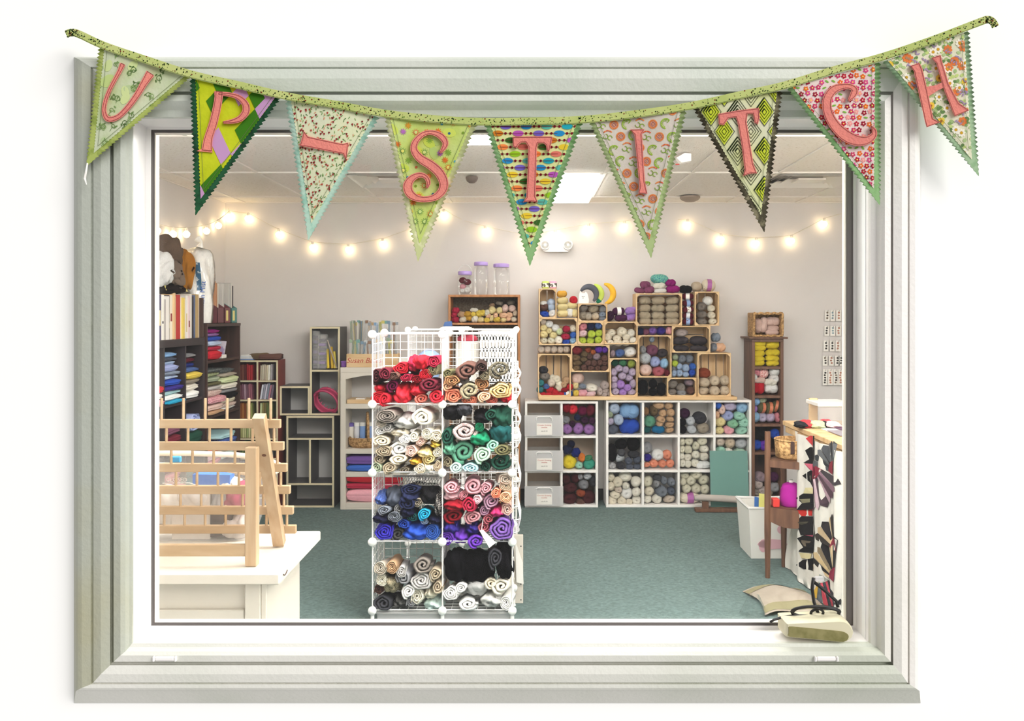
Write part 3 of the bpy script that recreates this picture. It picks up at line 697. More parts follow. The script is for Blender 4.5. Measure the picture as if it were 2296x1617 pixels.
def tint(o, colname, base):
    """colour an object: plain colours through the object colour, two-tone yarns and prints through their own material"""
    if colname in SPOTTED:
        if colname not in SPM:
            a, b, s, t = SPOTTED[colname]; SPM[colname] = mat(colname.replace(' ', '_')+'_cloth', a, .92, c2=b, scale=s, thr=t, bump=.3, bscale=40, spec=.1)
        o.material_slots[0].link = 'OBJECT'; o.material_slots[0].material = SPM[colname]
    else:
        c = hexc(PAL[colname]); k = R.uniform(.93, 1.05)
        o.color = (min(c[0]*k, 1), min(c[1]*k, 1), min(c[2]*k, 1), 1)

# ------------------------------------------------------------------ unit meshes for yarn, rolls, folded cloth
def ball_mesh(var):
    mb = MB(); na, np_ = 26, 17
    def f(u, v):
        ph = u*2*math.pi; th = .02+v*(math.pi-.04)
        if var == 0: g = .035*math.sin(13*th+2*ph)+.02*math.sin(4*ph-3*th)
        elif var == 1: g = .04*max(math.sin(9*ph+7*th), math.sin(-8*ph+9*th))-.02
        elif var == 2: g = .03*math.sin(17*th+ph)+.03*math.sin(3*ph+1.5)
        else: g = .045*abs(math.sin(4*ph+5*th))-.02
        r = 1+g-.30*math.exp(-(th/.24)**2)
        sx = (abs(math.sin(th))**.85)
        return (r*sx*math.cos(ph), -r*math.cos(th), r*sx*math.sin(ph))
    mb.grid(f, na, np_); return mb.mesh('yarn_ball', M['yarn'], True)
def skein_mesh(var):
    mb = MB(); na, nt = 22, 22
    def f(u, v):
        a = u*2*math.pi; t = -1+2*v
        r = max(.05, (1-abs(t)**3.2))**.42
        if var == 0: g = .05*math.sin(5*a+5*t)
        elif var == 1: g = .06*math.sin(3*a-7*t)+.03*math.sin(9*a)
        else: g = .05*math.sin(7*a+1.2*math.sin(4*t))-.10*math.exp(-(t/.13)**2)
        r *= 1+g
        return (t, -r*math.cos(a), r*math.sin(a))
    mb.grid(f, na, nt); return mb.mesh('yarn_skein', M['yarn'], True)
def hank_mesh():
    mb = MB()
    for s in (0, math.pi):
        pts = []; rs = []
        for k in range(23):
            t = -1+2*k/22; a = s+t*4.2; q = .40*(1-abs(t)**4); pts.append((t*.8, q*math.cos(a), q*math.sin(a))); rs.append(.18+.42*(1-abs(t)**3.5))
        mb.tube(pts, rs, 9)
    return mb.mesh('yarn_hank', M['yarn'], True)
BALLS = [ball_mesh(k) for k in range(4)]; SKEINS = [skein_mesh(k) for k in range(3)]; HANKS = [hank_mesh()]
def roll_mesh(seed, turns=3.0, thick=.12, fuzzy=0):
    rr = random.Random(seed); mb = MB(); n = int(turns*17); ph = rr.uniform(0, 6); wob = [rr.uniform(-.10, .10) for _ in range(3)]
    def pt(t, off):
        a = ph+turns*2*math.pi*t; r = .10+.86*t
        r = max(.03, r+off+t*(wob[0]*math.sin(2*a)+wob[1]*math.sin(3*a+1)+wob[2]*math.sin(5*a+2)))
        return (r*math.cos(a), r*math.sin(a))
    th = .86/turns*.40
    o_ = [pt(k/n, th) for k in range(n+1)]; i_ = [pt(k/n, -th) for k in range(n+1)]
    dz = [rr.uniform(-.03, .03)+.10*math.sin(k*.35+ph)*.5 for k in range(n+1)]
    A = mb.pts([(x, -1+dz[k], z) for k, (x, z) in enumerate(o_)]); B = mb.pts([(x, -1+dz[k], z) for k, (x, z) in enumerate(i_)])
    m_ = [((a[0]+b[0])/2, (a[1]+b[1])/2) for a, b in zip(o_, i_)]
    Fm = mb.pts([(x, -1.06+dz[k], z) for k, (x, z) in enumerate(m_)])
    C = mb.pts([(x, 1, z) for x, z in o_]); D = mb.pts([(x, 1, z) for x, z in i_])
    for k in range(n):
        mb.face((A+k, A+k+1, Fm+k+1, Fm+k)); mb.face((Fm+k, Fm+k+1, B+k+1, B+k))
        mb.face((A+k, C+k, C+k+1, A+k+1)); mb.face((B+k, B+k+1, D+k+1, D+k)); mb.face((C+k, D+k, D+k+1, C+k+1))
    mb.face((A+n, Fm+n, B+n, D+n, C+n)); mb.face((A, C, D, B, Fm))
    return mb.mesh('fabric_roll', M['cloth'], True)
ROLLS = [roll_mesh(k, t) for k, t in enumerate((2.2, 2.6, 3.2, 3.8, 2.4, 3.0, 2.0))]
def bundle_mesh(seed):
    """crumpled wad of folded cloth: layered pleats over a lumpy body"""
    rr = random.Random(seed); mb = MB(); p = [rr.uniform(0, 6) for _ in range(6)]
    def f(u, v):
        a = u*2*math.pi; th = .03+v*(math.pi-.06)
        w = 1.3*math.sin(2*th+p[0])+.7*math.sin(2*a+p[1]); f1 = abs(math.sin(2.5*a+w+p[2])); f2 = abs(math.sin(4.2*th+.9*math.sin(2*a+p[3])+p[4]))
        r = .78+.26*f1**.7+.15*f2**.8+.08*math.sin(3*a+p[5])
        s = abs(math.sin(th))**.5
        return (-math.cos(th)*(1+.10*math.sin(3*a+p[5])+.06*f1), r*s*math.cos(a), r*s*math.sin(a))
    mb.grid(f, 44, 28); return mb.mesh('fabric_bundle', M['cloth'], True)
BUNDLES = [bundle_mesh(k) for k in range(4)]
def folded_mesh(seed):
    """folded cloth: unit slab x,y,z in -1..1 / 0..1 with a round front fold at -y and soft layers"""
    rr = random.Random(seed); mb = MB(); p = rr.uniform(0, 6); prof = []
    lay = 3; N_ = 40
    def f(u, v):
        a = u*2*math.pi; t = -1+2*v
        y, z = -math.cos(a), math.sin(a)
        y2 = math.copysign(abs(y)**.35, y); z2 = math.copysign(abs(z)**.55, z)
        g = .05*math.sin(3*z2*math.pi+p)*(1 if y2 < 0 else .2)
        e = (1-abs(t)**7)**.3 if abs(t) < 1 else .0
        return (t*(1+.02*math.sin(4*z2+p)), y2+g-.05*math.cos(t*3+p), .5+z2*.5*(.75+.25*e)*(1+.10*math.sin(2.3*t+p)))
    mb.grid(f, 28, 10)
    for s in (0, 10): mb.face([s*29+k for k in range(28)][::(1 if s else -1)])
    return mb.mesh('folded_fabric', M['cloth'], True)
FOLDS = [folded_mesh(k) for k in range(4)]

ORD = ['first', 'second', 'third', 'fourth', 'fifth', 'sixth', 'seventh', 'eighth', 'ninth', 'tenth', 'eleventh', 'twelfth', 'thirteenth', 'fourteenth', 'fifteenth', 'sixteenth']
def rows_of(items):
    """rows from the bottom up, each sorted from the left; items are (cx, cy, rx, ry, ...) in image sense (y down)"""
    left = sorted(range(len(items)), key=lambda i: -items[i][1]); rows = []
    while left:
        base = items[left[0]]; row = [i for i in left if items[i][1] > base[1]-base[3]*1.05]
        left = [i for i in left if i not in row]; rows.append(sorted(row, key=lambda i: items[i][0]))
    pos = {}
    for r, row in enumerate(rows):
        for c, i in enumerate(row): pos[i] = (r, c, len(row), len(rows))
    return pos
def rowname(r, n): return 'bottom row' if r == 0 else 'top row' if r == n-1 else f'{ORD[r]} row up'
USED = {}
def unique(lab):
    USED[lab] = USED.get(lab, 0)+1
    return lab
def labels_for(items, noun, where):
    pos = rows_of(items); cnt = {}
    for it in items: cnt[(it[4], it[5])] = cnt.get((it[4], it[5]), 0)+1
    out = []
    for i, it in enumerate(items):
        nn = noun(it)
        if cnt[(it[4], it[5])] == 1: out.append(f'{it[4]} {nn} {where}')
        else:
            r, c, n, nr = pos[i]
            out.append(f'{it[4]} {nn}, {ORD[c]} from left, {rowname(r, nr)}, {where}' if n > 1 else f'{it[4]} {nn}, {rowname(r, nr)}, {where}')
    return out
def parse(s):
    out = []
    for tok in s.replace('\n', ' ').split(';'):
        tok = tok.strip()
        if not tok: continue
        a = [q.strip() for q in tok.split(',')]
        kind = a[5] if len(a) > 5 else 'b'
        out.append((float(a[0]), float(a[1]), float(a[2]), float(a[3]), a[4], kind))
    return out
BANDM = {}
def yarn_items(s, crop, d, where, group, zfloor=None):
    """place yarn read off the photo (cx, cy, rx, ry in the pixels of a crop) with its front near depth d"""
    ox, oy, sc = crop; its = parse(s)
    nouns = {'b': 'yarn ball', 's': 'yarn skein', 'h': 'twisted yarn hank', 'S': 'yarn skein with paper band', 'B': 'yarn ball with paper band', 'f': 'fluffy yarn ball'}
    labs = labels_for(its, lambda it: nouns[it[5]], where)
    for it, lab in zip(its, labs):
        cx, cy, rx, ry, col, kind = it; k = kind.lower()
        px, py, rx, ry = ox+cx/sc, oy+cy/sc, rx/sc, ry/sc
        me = R.choice(BALLS) if k in 'bf' else R.choice(SKEINS) if k == 's' else HANKS[0]
        w = FPX/d; hx, hz = rx/w, ry/w; hy = (max(hx, hz)*1.25 if k in 'bf' else min(hx, hz)*1.5); hy = min(max(hy, .03), .12)
        y = d+.012+R.uniform(0, .02)+hy
        o = bpy.data.objects.new('yarn_ball' if k in 'bf' else 'yarn_skein' if k == 's' else 'yarn_hank', me)
        kk = y/d*.5+.5
        if k == 's' and hz > hx: o.rotation_euler = (0, math.pi/2+R.uniform(-.1, .1), 0); o.scale = (hz*kk, hy, hx*kk)
        else:
            o.scale = (hx*kk, hy, hz*kk); o.rotation_euler = (R.uniform(-.12, .12), R.uniform(-.25, .25) if k != 's' else R.uniform(-.08, .08), R.uniform(-.2, .2))
        z = Z(py, d+.03)
        if zfloor is not None: z = max(z, zfloor+hz*.95)
        o.location = (X(px, d+.03), y, z)
        put(o); tag(o, unique(lab), 'yarn', group); tint(o, col, 'yarn')
        if kind in 'SB':
            mb = MB(); n = 18; b = mb.pts([(s_, 1.06*math.cos(2*math.pi*q/n), 1.06*math.sin(2*math.pi*q/n)) for s_ in (-.32, .32) for q in range(n)])
            for q in range(n): mb.face((b+q, b+(q+1) % n, b+n+(q+1) % n, b+n+q))
            c = bpy.data.objects.new('paper_band', mb.mesh('paper_band', M['paint'])); c.color = hexc(R.choice(['F4F0EA', '8AA4D0', 'DCE0EA']) if col not in ('cream', 'olive', 'plum') else {'cream': 'A860A0', 'olive': 'C07050', 'plum': 'F4F0EC'}[col]); put(c, o)
def cloth_items(s, crop, d, where, group, length=.28):
    ox, oy, sc = crop; its = parse(s)
    labs = labels_for(its, lambda it: {'b': 'fabric roll', 'w': 'fabric bundle', 'f': 'fluffy fabric bundle'}[it[5]], where)
    for it, lab in zip(its, labs):
        cx, cy, rx, ry, col, k = it; px, py, rx, ry = ox+cx/sc, oy+cy/sc, rx/sc, ry/sc; w = FPX/d
        hx, hz = rx/w*1.07, ry/w*1.07; hy = length/2*R.uniform(.8, 1)
        me = R.choice(ROLLS) if k == 'b' else R.choice(BUNDLES)
        o = bpy.data.objects.new('fabric_roll' if k == 'b' else 'fabric_bundle', me)
        al = -.55*(EYE-Z(py, d))/d+R.uniform(-.03, .05)
        o.scale = (hx, hy, hz); o.rotation_euler = (al, 0, R.uniform(-.10, .10))
        o.location = (X(px, d+.02), d-.005+R.uniform(-.02, .03)+hy, Z(py, d+.02)+hy*math.sin(al)); put(o); tag(o, unique(lab), 'fabric', group); tint(o, col, 'cloth')
        if k == 'f': o.material_slots[0].link = 'OBJECT'; o.material_slots[0].material = M['fluff']
# ------------------------------------------------------------------ crates, cube units and their yarn
C3, C4, CF, CG, CJ, CE = (1180, 580, 5.054), (1400, 580, 5.054), (1160, 870, 5.39), (1420, 870, 5.39), (1640, 660, 3.516), (980, 560, 7.35)
DU = 7.20                                                      # front of the white cube units
def pxbox(name, parent, m, x0, x1, y0, y1, d, da, db, ch=0, color=None):
    """box whose front face fills the pixel rectangle at depth d; depth runs da..db"""
    return pbox(name, parent, m, X(x0, d), X(x1, d), da, db, Z(y1, d), Z(y0, d), ch, color)
def crate(x0, x1, y0, y1, lab, vert=True, d=DU, depth=.24):
    a, b, z0, z1 = X(x0, d), X(x1, d), Z(y1, d), Z(y0, d); t = .010; y2 = d+depth
    th = thing('wooden_crate', lab, 'crate', ((a+b)/2, d+depth/2, z0), 'pine crates stacked on the plank')
    for (q0, q1) in ((d, d+depth*.46), (d+depth*.54, y2)):
        pbox('slat', th, M['pine'], a, a+t, q0, q1, z0, z1, .002); pbox('slat', th, M['pine'], b-t, b, q0, q1, z0, z1, .002)
        pbox('slat', th, M['pine_x'], a+t, b-t, q0, q1, z0, z0+t, .002); pbox('slat', th, M['pine_x'], a+t, b-t, q0, q1, z1-t, z1, .002)
    n = max(2, round((b-a if vert else z1-z0)/.065))
    for k in range(n):
        if vert: w = (b-a-2*t)/n; pbox('back_slat', th, M['pine'], a+t+k*w+.004, a+t+(k+1)*w-.004, y2-.010, y2-.002, z0+t, z1-t, .0015)
        else: w = (z1-z0-2*t)/n; pbox('back_slat', th, M['pine_x'], a+t, b-t, y2-.010, y2-.002, z0+t+k*w+.004, z0+t+(k+1)*w-.004, .0015)
    c = .022
    for sx, xx in ((1, a+t), (-1, b-t)):
        for sz, zz in ((1, z0+t), (-1, z1-t)):
            MB().prism([(0, 0), (c*sx, 0), (0, c*sz)], lambda u, v, q: (xx+u, q, zz+v), d+.002, d+.016).build('corner_block', M['pine'], th)
            MB().prism([(0, 0), (c*sx, 0), (0, c*sz)], lambda u, v, q: (xx+u, q, zz+v), y2-.024, y2-.012).build('corner_block', M['pine'], th)
    return th
pl = thing('plank', 'long pale pine plank lying on the white cube units', 'plank', (X(1430, DU), DU+.1, Z(898, DU)))
pxbox('board', pl, M['pine_x'], 1207, 1652, 889.5, 897.2, DU, DU-.02, DU+.28, .004)
crate(1208, 1248, 647, 713.5, 'upright crate at upper left under two yarn cakes')
crate(1208, 1295, 713.5, 774, 'wide crate of pale yellow, red and blue balls', False)
crate(1296, 1362, 680.5, 721.5, 'small crate of grey beige yarn under the crescents', False)
crate(1295.5, 1354, 721.5, 773, 'small crate of lime and pink yarn', False)
crate(1354.5, 1430, 721.5, 772.5, 'crate of cream yarn balls in the middle', False)
crate(1206, 1280, 794, 889.5, 'tall crate at lower left with red hanks')
crate(1280.5, 1367, 773.5, 834.5, 'crate of brown and purple yarn balls', False)
crate(1367.5, 1430, 803.6, 889.5, 'upright crate of lavender yarn')
crate(1426, 1529.6, 658, 730.5, 'wide upper crate of twelve khaki skeins', False)
crate(1558, 1613, 654, 730.5, 'upper right crate of white and grey yarn')
crate(1507, 1593, 731, 791, 'crate of flecked black skeins', False)
crate(1431, 1506, 752, 847, 'crate of large pastel cakes and a plum ball')
crate(1496, 1562, 847.5, 889.5, 'low crate of taupe grey yarn', False)
crate(1564, 1639, 791.5, 889.5, 'tall lower right crate of beige balls')
GY = 'yarn stacked in and around the pine crates'
YD = DU+.004
yarn_items('195,505,42,26,white;205,550,56,46,brown;285,525,46,72,pale blue,s;205,632,60,42,royal blue;300,622,48,46,white', C3, YD, 'in upright upper left crate', GY)
yarn_items('405,400,58,38,golden yellow,s;410,475,66,40,pale yellow,s;410,548,64,38,pale yellow,s;412,622,64,42,pale yellow,s;520,530,60,38,pale yellow,s;498,612,36,48,white,s;550,618,34,46,pale yellow,s', C3, YD, 'stacked beside upper left crate', GY)
yarn_items('648,562,52,42,taupe grey;765,568,60,45,khaki;872,575,44,42,grey;645,645,54,50,taupe;708,655,42,46,stone;785,655,45,42,beige;866,638,44,34,blue grey;866,684,44,28,slate grey', C3, YD, 'in crate under the crescents', GY)
yarn_items('955,650,42,58,dark plum,f;1050,598,70,46,plum,S;1075,672,72,40,plum,s;1190,590,68,46,lilac,h;1195,660,66,46,lilac,h', C3, YD, 'on top of the cream yarn crate', GY)
yarn_items('192,718,36,36,oatmeal;262,742,45,42,white;332,787,46,44,white;196,788,43,40,pale yellow;260,820,36,34,pale yellow;198,860,48,42,pale yellow;376,826,38,40,pale green;307,868,48,42,pale yellow;457,800,46,40,crimson;532,795,45,40,cream;447,886,52,38,crimson;536,868,40,40,blue;196,930,48,40,celery;286,930,45,40,celery;367,925,46,48,ivory;452,948,46,36,royal blue;534,934,42,40,sky blue', C3, YD, 'in wide yellow and blue crate', GY)
yarn_items('640,772,58,50,rose;735,767,46,50,navy;820,758,46,46,denim blue;640,850,54,42,pale pink;742,857,46,46,lime;830,847,48,44,lime;635,930,50,42,lime;730,934,46,42,lime;822,926,48,42,lime', C3, YD, 'in lime and pink crate', GY)
yarn_items('970,842,50,42,cream;1088,832,60,56,cream;1195,846,46,46,ivory;925,892,50,46,cream;1035,905,52,38,cream;1140,892,46,40,cream;955,958,46,40,cream;1045,956,54,40,cream;1132,956,46,38,cream;1215,928,46,40,ivory', C3, YD, 'in cream yarn crate', GY)
yarn_items('168,1032,42,42,oatmeal;243,1031,42,42,oatmeal;315,1032,40,40,oatmeal;386,1034,40,40,oatmeal;456,1031,42,40,oatmeal', C3, YD, 'in row on lower left crate', GY)
yarn_items('575,1042,65,52,brick red;702,1037,40,32,rust;760,1064,30,30,rust orange;825,1032,48,44,violet;897,1032,38,40,violet;660,1084,40,36,olive brown;722,1114,38,34,brown;800,1114,46,40,mauve grey;890,1132,42,40,brown;655,1147,40,30,olive brown;565,1130,54,42,khaki brown;705,1184,40,40,brown;770,1187,34,40,brown;835,1180,36,40,brown;895,1190,36,30,brown;575,1190,62,38,khaki brown;655,1238,36,34,brown;733,1246,42,30,brown;810,1243,36,32,brown;885,1243,42,30,brown;565,1246,50,34,khaki brown', C3, YD, 'in brown and purple crate', GY)
yarn_items('980,1078,34,44,mauve grey;1062,1074,60,46,denim blue;1182,1062,74,60,white', C3, YD, 'on top of lavender crate', GY)
yarn_items('1005,1182,46,40,forest green;1098,1182,50,42,green;1195,1192,46,48,olive green;995,1290,44,46,lavender;1052,1247,46,42,lavender;1130,1262,40,42,lavender;1205,1290,44,46,lavender;1090,1332,46,42,lavender;1168,1356,50,40,lavender;1000,1370,40,40,lavender;998,1440,42,44,lavender;1072,1430,50,52,lilac;1215,1420,42,50,lavender;1150,1468,46,42,lilac;1012,1512,46,40,lavender;1098,1520,50,38,lilac;1195,1516,52,40,lavender', C3, YD, 'in lavender crate', GY)
yarn_items('195,1265,54,45,charcoal,f;208,1337,62,52,taupe grey;165,1412,40,40,teal;228,1452,38,32,denim blue;158,1490,42,38,teal,h;300,1352,36,36,cream;345,1372,46,46,cream;285,1412,46,48,oatmeal;375,1450,44,62,cream,s;455,1387,46,46,tan;425,1432,38,36,tan;495,1457,40,40,red;272,1490,46,42,red,h;330,1515,42,40,red,h;180,1546,46,32,red,h;250,1548,46,30,red,h;320,1556,40,26,red,h;395,1542,42,34,red,h;432,1487,46,32,dark red,h', C3, YD, 'in lower left crate', GY)
yarn_items('585,1365,76,68,blush;560,1442,36,44,pale yellow;640,1450,42,32,blue grey;475,1535,54,36,blue,S;565,1528,36,40,yellow;640,1527,54,44,pink,h;740,1470,78,48,ivory,f;735,1537,58,34,pale pink,h;890,1440,54,54,mushroom;835,1510,36,54,mushroom;905,1505,44,30,mushroom;890,1546,38,26,mushroom;948,1530,30,36,mushroom', C3, YD, 'on plank beside lower left crate', GY)
yarn_items('245,300,58,50,mauve,h;175,362,62,34,mauve,h;285,352,62,46,mauve,h;408,228,100,52,green variegated,s;400,306,72,34,ivory,s;410,366,70,26,white,s;530,274,60,42,magenta,s;556,346,80,42,magenta,s', C4, YD, 'on top of khaki skein crate', GY)
yarn_items('702,347,72,46,black,s;727,428,68,38,maroon,S;727,505,66,38,maroon,S;727,578,66,36,maroon,S;727,648,66,36,maroon,S;728,717,68,38,maroon,S', C4, YD, 'in column between two upper crates', GY)
yarn_items('832,316,60,54,beige,s;970,302,76,70,cream,S', C4, YD, 'on top of upper right crate', GY)
yarn_items(';'.join(f'{x},{y},{w},44,khaki,s' for y in (476, 563, 645, 714) for x, w in ((238, 70), (388, 78), (550, 78))), C4, YD, 'in khaki skein crate', GY)
yarn_items('880,542,58,50,grey fur,f;885,636,60,46,grey fur,f;887,714,62,44,grey fur,f;957,477,58,52,white;990,562,46,40,cream;995,641,46,40,cream;1010,713,48,38,cream', C4, YD, 'in upper right crate', GY)
yarn_items('185,826,54,44,navy;250,831,40,38,dusty plum;325,822,48,44,purple;420,822,56,46,indigo;512,817,40,46,pink,h', C4, YD, 'in row on pastel cake crate', GY)
yarn_items('655,842,74,48,mushroom,f;642,932,95,45,flecked black,s;850,932,98,52,flecked black,s;645,1020,96,36,flecked black,s;850,1020,100,36,flecked black,s', C4, YD, 'in flecked black crate', GY)
yarn_items('1050,895,55,50,blue grey,s;1022,1008,40,50,slate grey;1098,1008,60,50,peach,s', C4, YD, 'on tall lower right crate', GY)
yarn_items('315,915,32,36,blue grey;215,1032,36,44,grey;320,1042,72,64,dusty plum;245,1132,68,70,silver;437,1072,60,50,flecked black;357,1172,58,62,periwinkle;458,1192,48,60,sky blue;250,1267,74,66,blush;397,1280,74,60,dusty rose;487,1300,32,46,maroon', C4, YD, 'in pastel cake crate', GY)
yarn_items('580,1118,36,34,sage;577,1192,40,38,lime;660,1137,46,46,slate grey;745,1137,46,46,slate grey;630,1226,34,38,powder blue;700,1241,42,44,powder blue;778,1226,40,40,blue;562,1254,30,30,slate grey;566,1302,32,42,powder blue;630,1300,40,42,powder blue;700,1315,38,30,powder blue;776,1297,42,48,royal blue', C4, YD, 'in gap of blue balls', GY)
yarn_items('215,1462,60,84,black,s;330,1422,50,54,black;425,1480,50,72,black,s;330,1512,50,44,black', C4, YD, 'beside the taupe crate', GY)
yarn_items('552,1424,60,54,taupe grey;650,1467,50,50,taupe grey;745,1408,56,44,mauve grey;547,1520,54,38,taupe grey;655,1525,54,36,grey;755,1496,50,46,brown', C4, YD, 'in low taupe crate', GY)
yarn_items('920,1302,74,58,rust;912,1407,68,56,beige;1035,1387,60,58,beige;1150,1387,64,58,beige;905,1508,68,48,beige;1030,1502,62,56,beige;1150,1502,62,56,beige', C4, YD, 'in tall lower right crate', GY)
# yarn cakes and crescents on top of the crates
for px, py, c, lab in ((1223, 637, 'C9DC74', 'small lime yarn cake with a dark printed band'), (1240, 636, 'E2A8C4', 'small pink yarn cake with a dark printed band')):
    d = DU+.07; b = P(px, 645.5, d); t = thing('yarn_cake', lab+' on the upper left crate', 'yarn', (b.x, d, Z(647, DU)), 'yarn cakes on the crate')
    zz = Z(647, DU)
    MB().lathe([(.012, 0), (.028, .003), (.032, .012), (.032, .05), (.028, .064), (.010, .067)], (b.x, d, zz), 16).build('cake', M['yarn'], t, True, color=hexc(c))
    MB().lathe([(.0335, .014), (.0335, .048)], (b.x, d, zz), 16, cap=False).build('paper_band', mat('printed_band', '5A5650', .7, c2='E8E4DC', scale=40, thr=(.5, .55)), t)
def crescent(px, py, rad, a0, a1, col, lab, d, tip=None):
    c = P(px, py, d); s = FPX/d; r = rad/s; t = thing('crescent_plush', lab, 'stuffed toy', (c.x, d, Z(680, DU)), 'knitted crescents on the crates'); n = 22; pts = []; rs = []
    for k in range(n+1):
        a = a0+(a1-a0)*k/n; pts.append(c+Vector((r*math.cos(a), 0, r*math.sin(a)))); rs.append(.006+.021*math.sin(math.pi*min(max(k/n, .02), .98))**.6)
    MB().tube(pts, rs, 12).build('stuffed_body', M['yarn'], t, True, color=hexc(col))
    if tip: MB().tube(pts[:5], [q+.002 for q in rs[:5]], 12).build('dark_tip', M['yarn'], t, True, color=hexc(tip))
    return t
crescent(1319, 661, 18, -.9, 2.7, '5A5C66', 'charcoal grey knitted crescent around a white card', DU+.05)
crescent(1326, 660, 22, -1.0, 1.3, 'C6DA66', 'lime knitted crescent with a green tip', DU+.10, '2A8A6A')
crescent(1353, 659, 22, -1.4, 1.5, 'F0B83A', 'golden yellow knitted crescent on the crates', DU+.14)
d = DU+.03; t = thing('pattern_card', 'white knitting kit card with a round window by the grey crescent', 'card', (X(1313, d), d, Z(680, DU)))
mb = MB(); zc = Z(680, DU); x0 = X(1305, d)
mb.prism([(-.03, 0), (.055, 0), (.06, .03), (.045, .085), (.03, .10), (.022, .085), (-.002, .088), (-.012, .105), (-.024, .082)], lambda u, v, q: (x0+u, d+q, zc+v), 0, .006); mb.build('card', M['paper'], t)
mb = MB()
for u, v in ((.002, .058), (.016, .058), (.009, .045)):
    mb.prism(ell(u, v, .004, .004, 8), lambda a, b, q: (x0+a, d-q, zc+b), .0, .002)
mb.build('printed_spots', M['inkblack'], t)
d = DU+.12; t = thing('pattern_card', 'cream knitting kit card in front of the yellow crescent', 'card', (X(1345, d), d, Z(680, DU)))
MB().prism([(-.02, 0), (.035, 0), (.042, .09), (.02, .12), (-.012, .11)], lambda u, v, q: (X(1343, d)+u, d+q, zc+v), 0, .006).build('card', M['paper'], t)
yarn_items('538,470,46,48,red', C3, YD, 'lying beside the crescent card', GY)

# white cube units
def cube_unit(x0, x1, y0, y1, nx, ny, lab, back, d=DU, depth=.28):
    a, b, z0, z1 = X(x0, d), X(x1, d), 0.0, Z(y0, d); T = .020
    th = thing('cube_shelf', lab, 'shelf', ((a+b)/2, d+depth/2, 0), 'white cube shelf units'); m = M['white']
    pbox('side_panel', th, m, a, a+T, d, d+depth, z0, z1, .002); pbox('side_panel', th, m, b-T, b, d, d+depth, z0, z1, .002)
    pbox('top_panel', th, m, a+T, b-T, d, d+depth, z1-T, z1, .002); pbox('bottom_panel', th, m, a+T, b-T, d, d+depth, z0, z0+T, .002)
    cw, chh = (b-a-T)/nx, (z1-z0-T)/ny
    for k in range(1, nx): pbox('divider', th, m, a+k*cw, a+k*cw+T, d+.001, d+depth-.01, z0+T, z1-T, .002)
    for j in range(1, ny):
        for k in range(nx): pbox('shelf_board', th, m, a+k*cw+T, a+(k+1)*cw, d+.001, d+depth-.01, z0+j*chh, z0+j*chh+T, .002)
    pbox('back_panel', th, back, a+T, b-T, d+depth-.008, d+depth, z0+T, z1-T)
    return a, b, z0, z1, cw, chh, T, th
aF = cube_unit(1177, 1341, 900, 1138, 2, 3, 'narrow white cube shelf with clear drawers', M['cardback'])
aG = cube_unit(1359, 1685, 897.5, 1138, 4, 3, 'wide white cube shelf full of yarn', M['white'])
GC = 'yarn in the white cube shelves'
yarn_items('595,245,54,60,dark red;675,262,58,64,bright red;790,285,60,60,dark magenta;890,275,58,78,maroon;592,392,48,45,grey marl;725,362,40,42,navy;815,397,55,46,dark plum;905,402,40,46,plum;607,502,62,62,orchid;738,497,66,68,orchid;872,507,70,66,orchid;665,440,40,40,dark plum', CF, YD, 'in narrow shelf, top cube', GC)
yarn_items('610,757,60,58,navy,h;652,692,46,50,midnight,h;712,790,55,60,dark blue,h;780,847,45,54,orange;637,907,84,86,bright yellow;748,942,48,44,mint;870,927,74,68,teal green;860,857,54,36,green', CF, YD, 'in narrow shelf, middle cube', GC)
yarn_items('595,1112,54,68,maroon brown;700,1102,54,60,maroon brown;762,1082,36,36,grey;850,1077,50,42,silver;800,1177,64,60,grey marl;925,1142,58,62,charcoal;640,1222,84,68,maroon brown;770,1282,58,44,rust;640,1352,88,72,maroon brown;860,1342,92,88,maroon brown;765,1390,60,46,brown', CF, YD, 'in narrow shelf, bottom cube', GC)
yarn_items('1180,258,66,68,pale blue;1365,292,122,94,light blue,s;1122,327,36,40,sage;1228,390,60,66,pale blue;1132,412,40,45,lilac grey;1162,512,66,58,slate;1365,478,124,84,royal blue,s', CF, YD, 'in wide shelf, top first cube', GC)
yarn_items('1150,790,58,106,black,s;1262,692,74,64,black;1412,690,78,88,black;1262,787,48,46,dark grey;1412,812,70,46,charcoal;1240,857,60,50,silver;1350,888,48,42,slate;1450,872,48,48,slate;1148,950,50,44,grey and white;1255,946,54,48,charcoal;1358,958,46,36,slate;1450,958,46,36,slate', CF, YD, 'in wide shelf, middle first cube', GC)
yarn_items('1137,1090,44,52,cream;1312,1088,84,64,ivory;1218,1147,60,64,cream;1440,1142,64,68,ivory;1137,1197,44,54,cream;1315,1190,46,42,ivory;1225,1237,48,42,oatmeal;1187,1302,66,46,cream;1325,1282,74,74,white;1445,1267,54,60,ivory;1152,1370,58,56,cream;1265,1374,58,52,cream;1355,1388,42,40,cream;1450,1370,62,56,ivory', CF, YD, 'in wide shelf, bottom first cube', GC)
yarn_items('160,287,40,50,dark tan;255,282,54,68,olive brown;315,217,70,48,tan;435,222,54,46,tan;365,312,50,48,tan;455,302,50,50,tan;205,412,74,72,sage green;340,387,54,42,tan;450,382,50,36,tan;325,442,46,40,tan;445,452,60,38,tan;172,512,50,40,dark teal;305,507,78,44,peacock blue,s;445,515,54,34,tan', CG, YD, 'in wide shelf, top second cube', GC)
yarn_items('180,737,60,72,grey;178,852,50,50,indigo;298,817,74,70,white;415,817,58,60,coral;167,935,44,30,coral;255,920,58,50,coral;355,920,48,48,coral;450,918,52,50,coral', CG, YD, 'in wide shelf, middle second cube', GC)
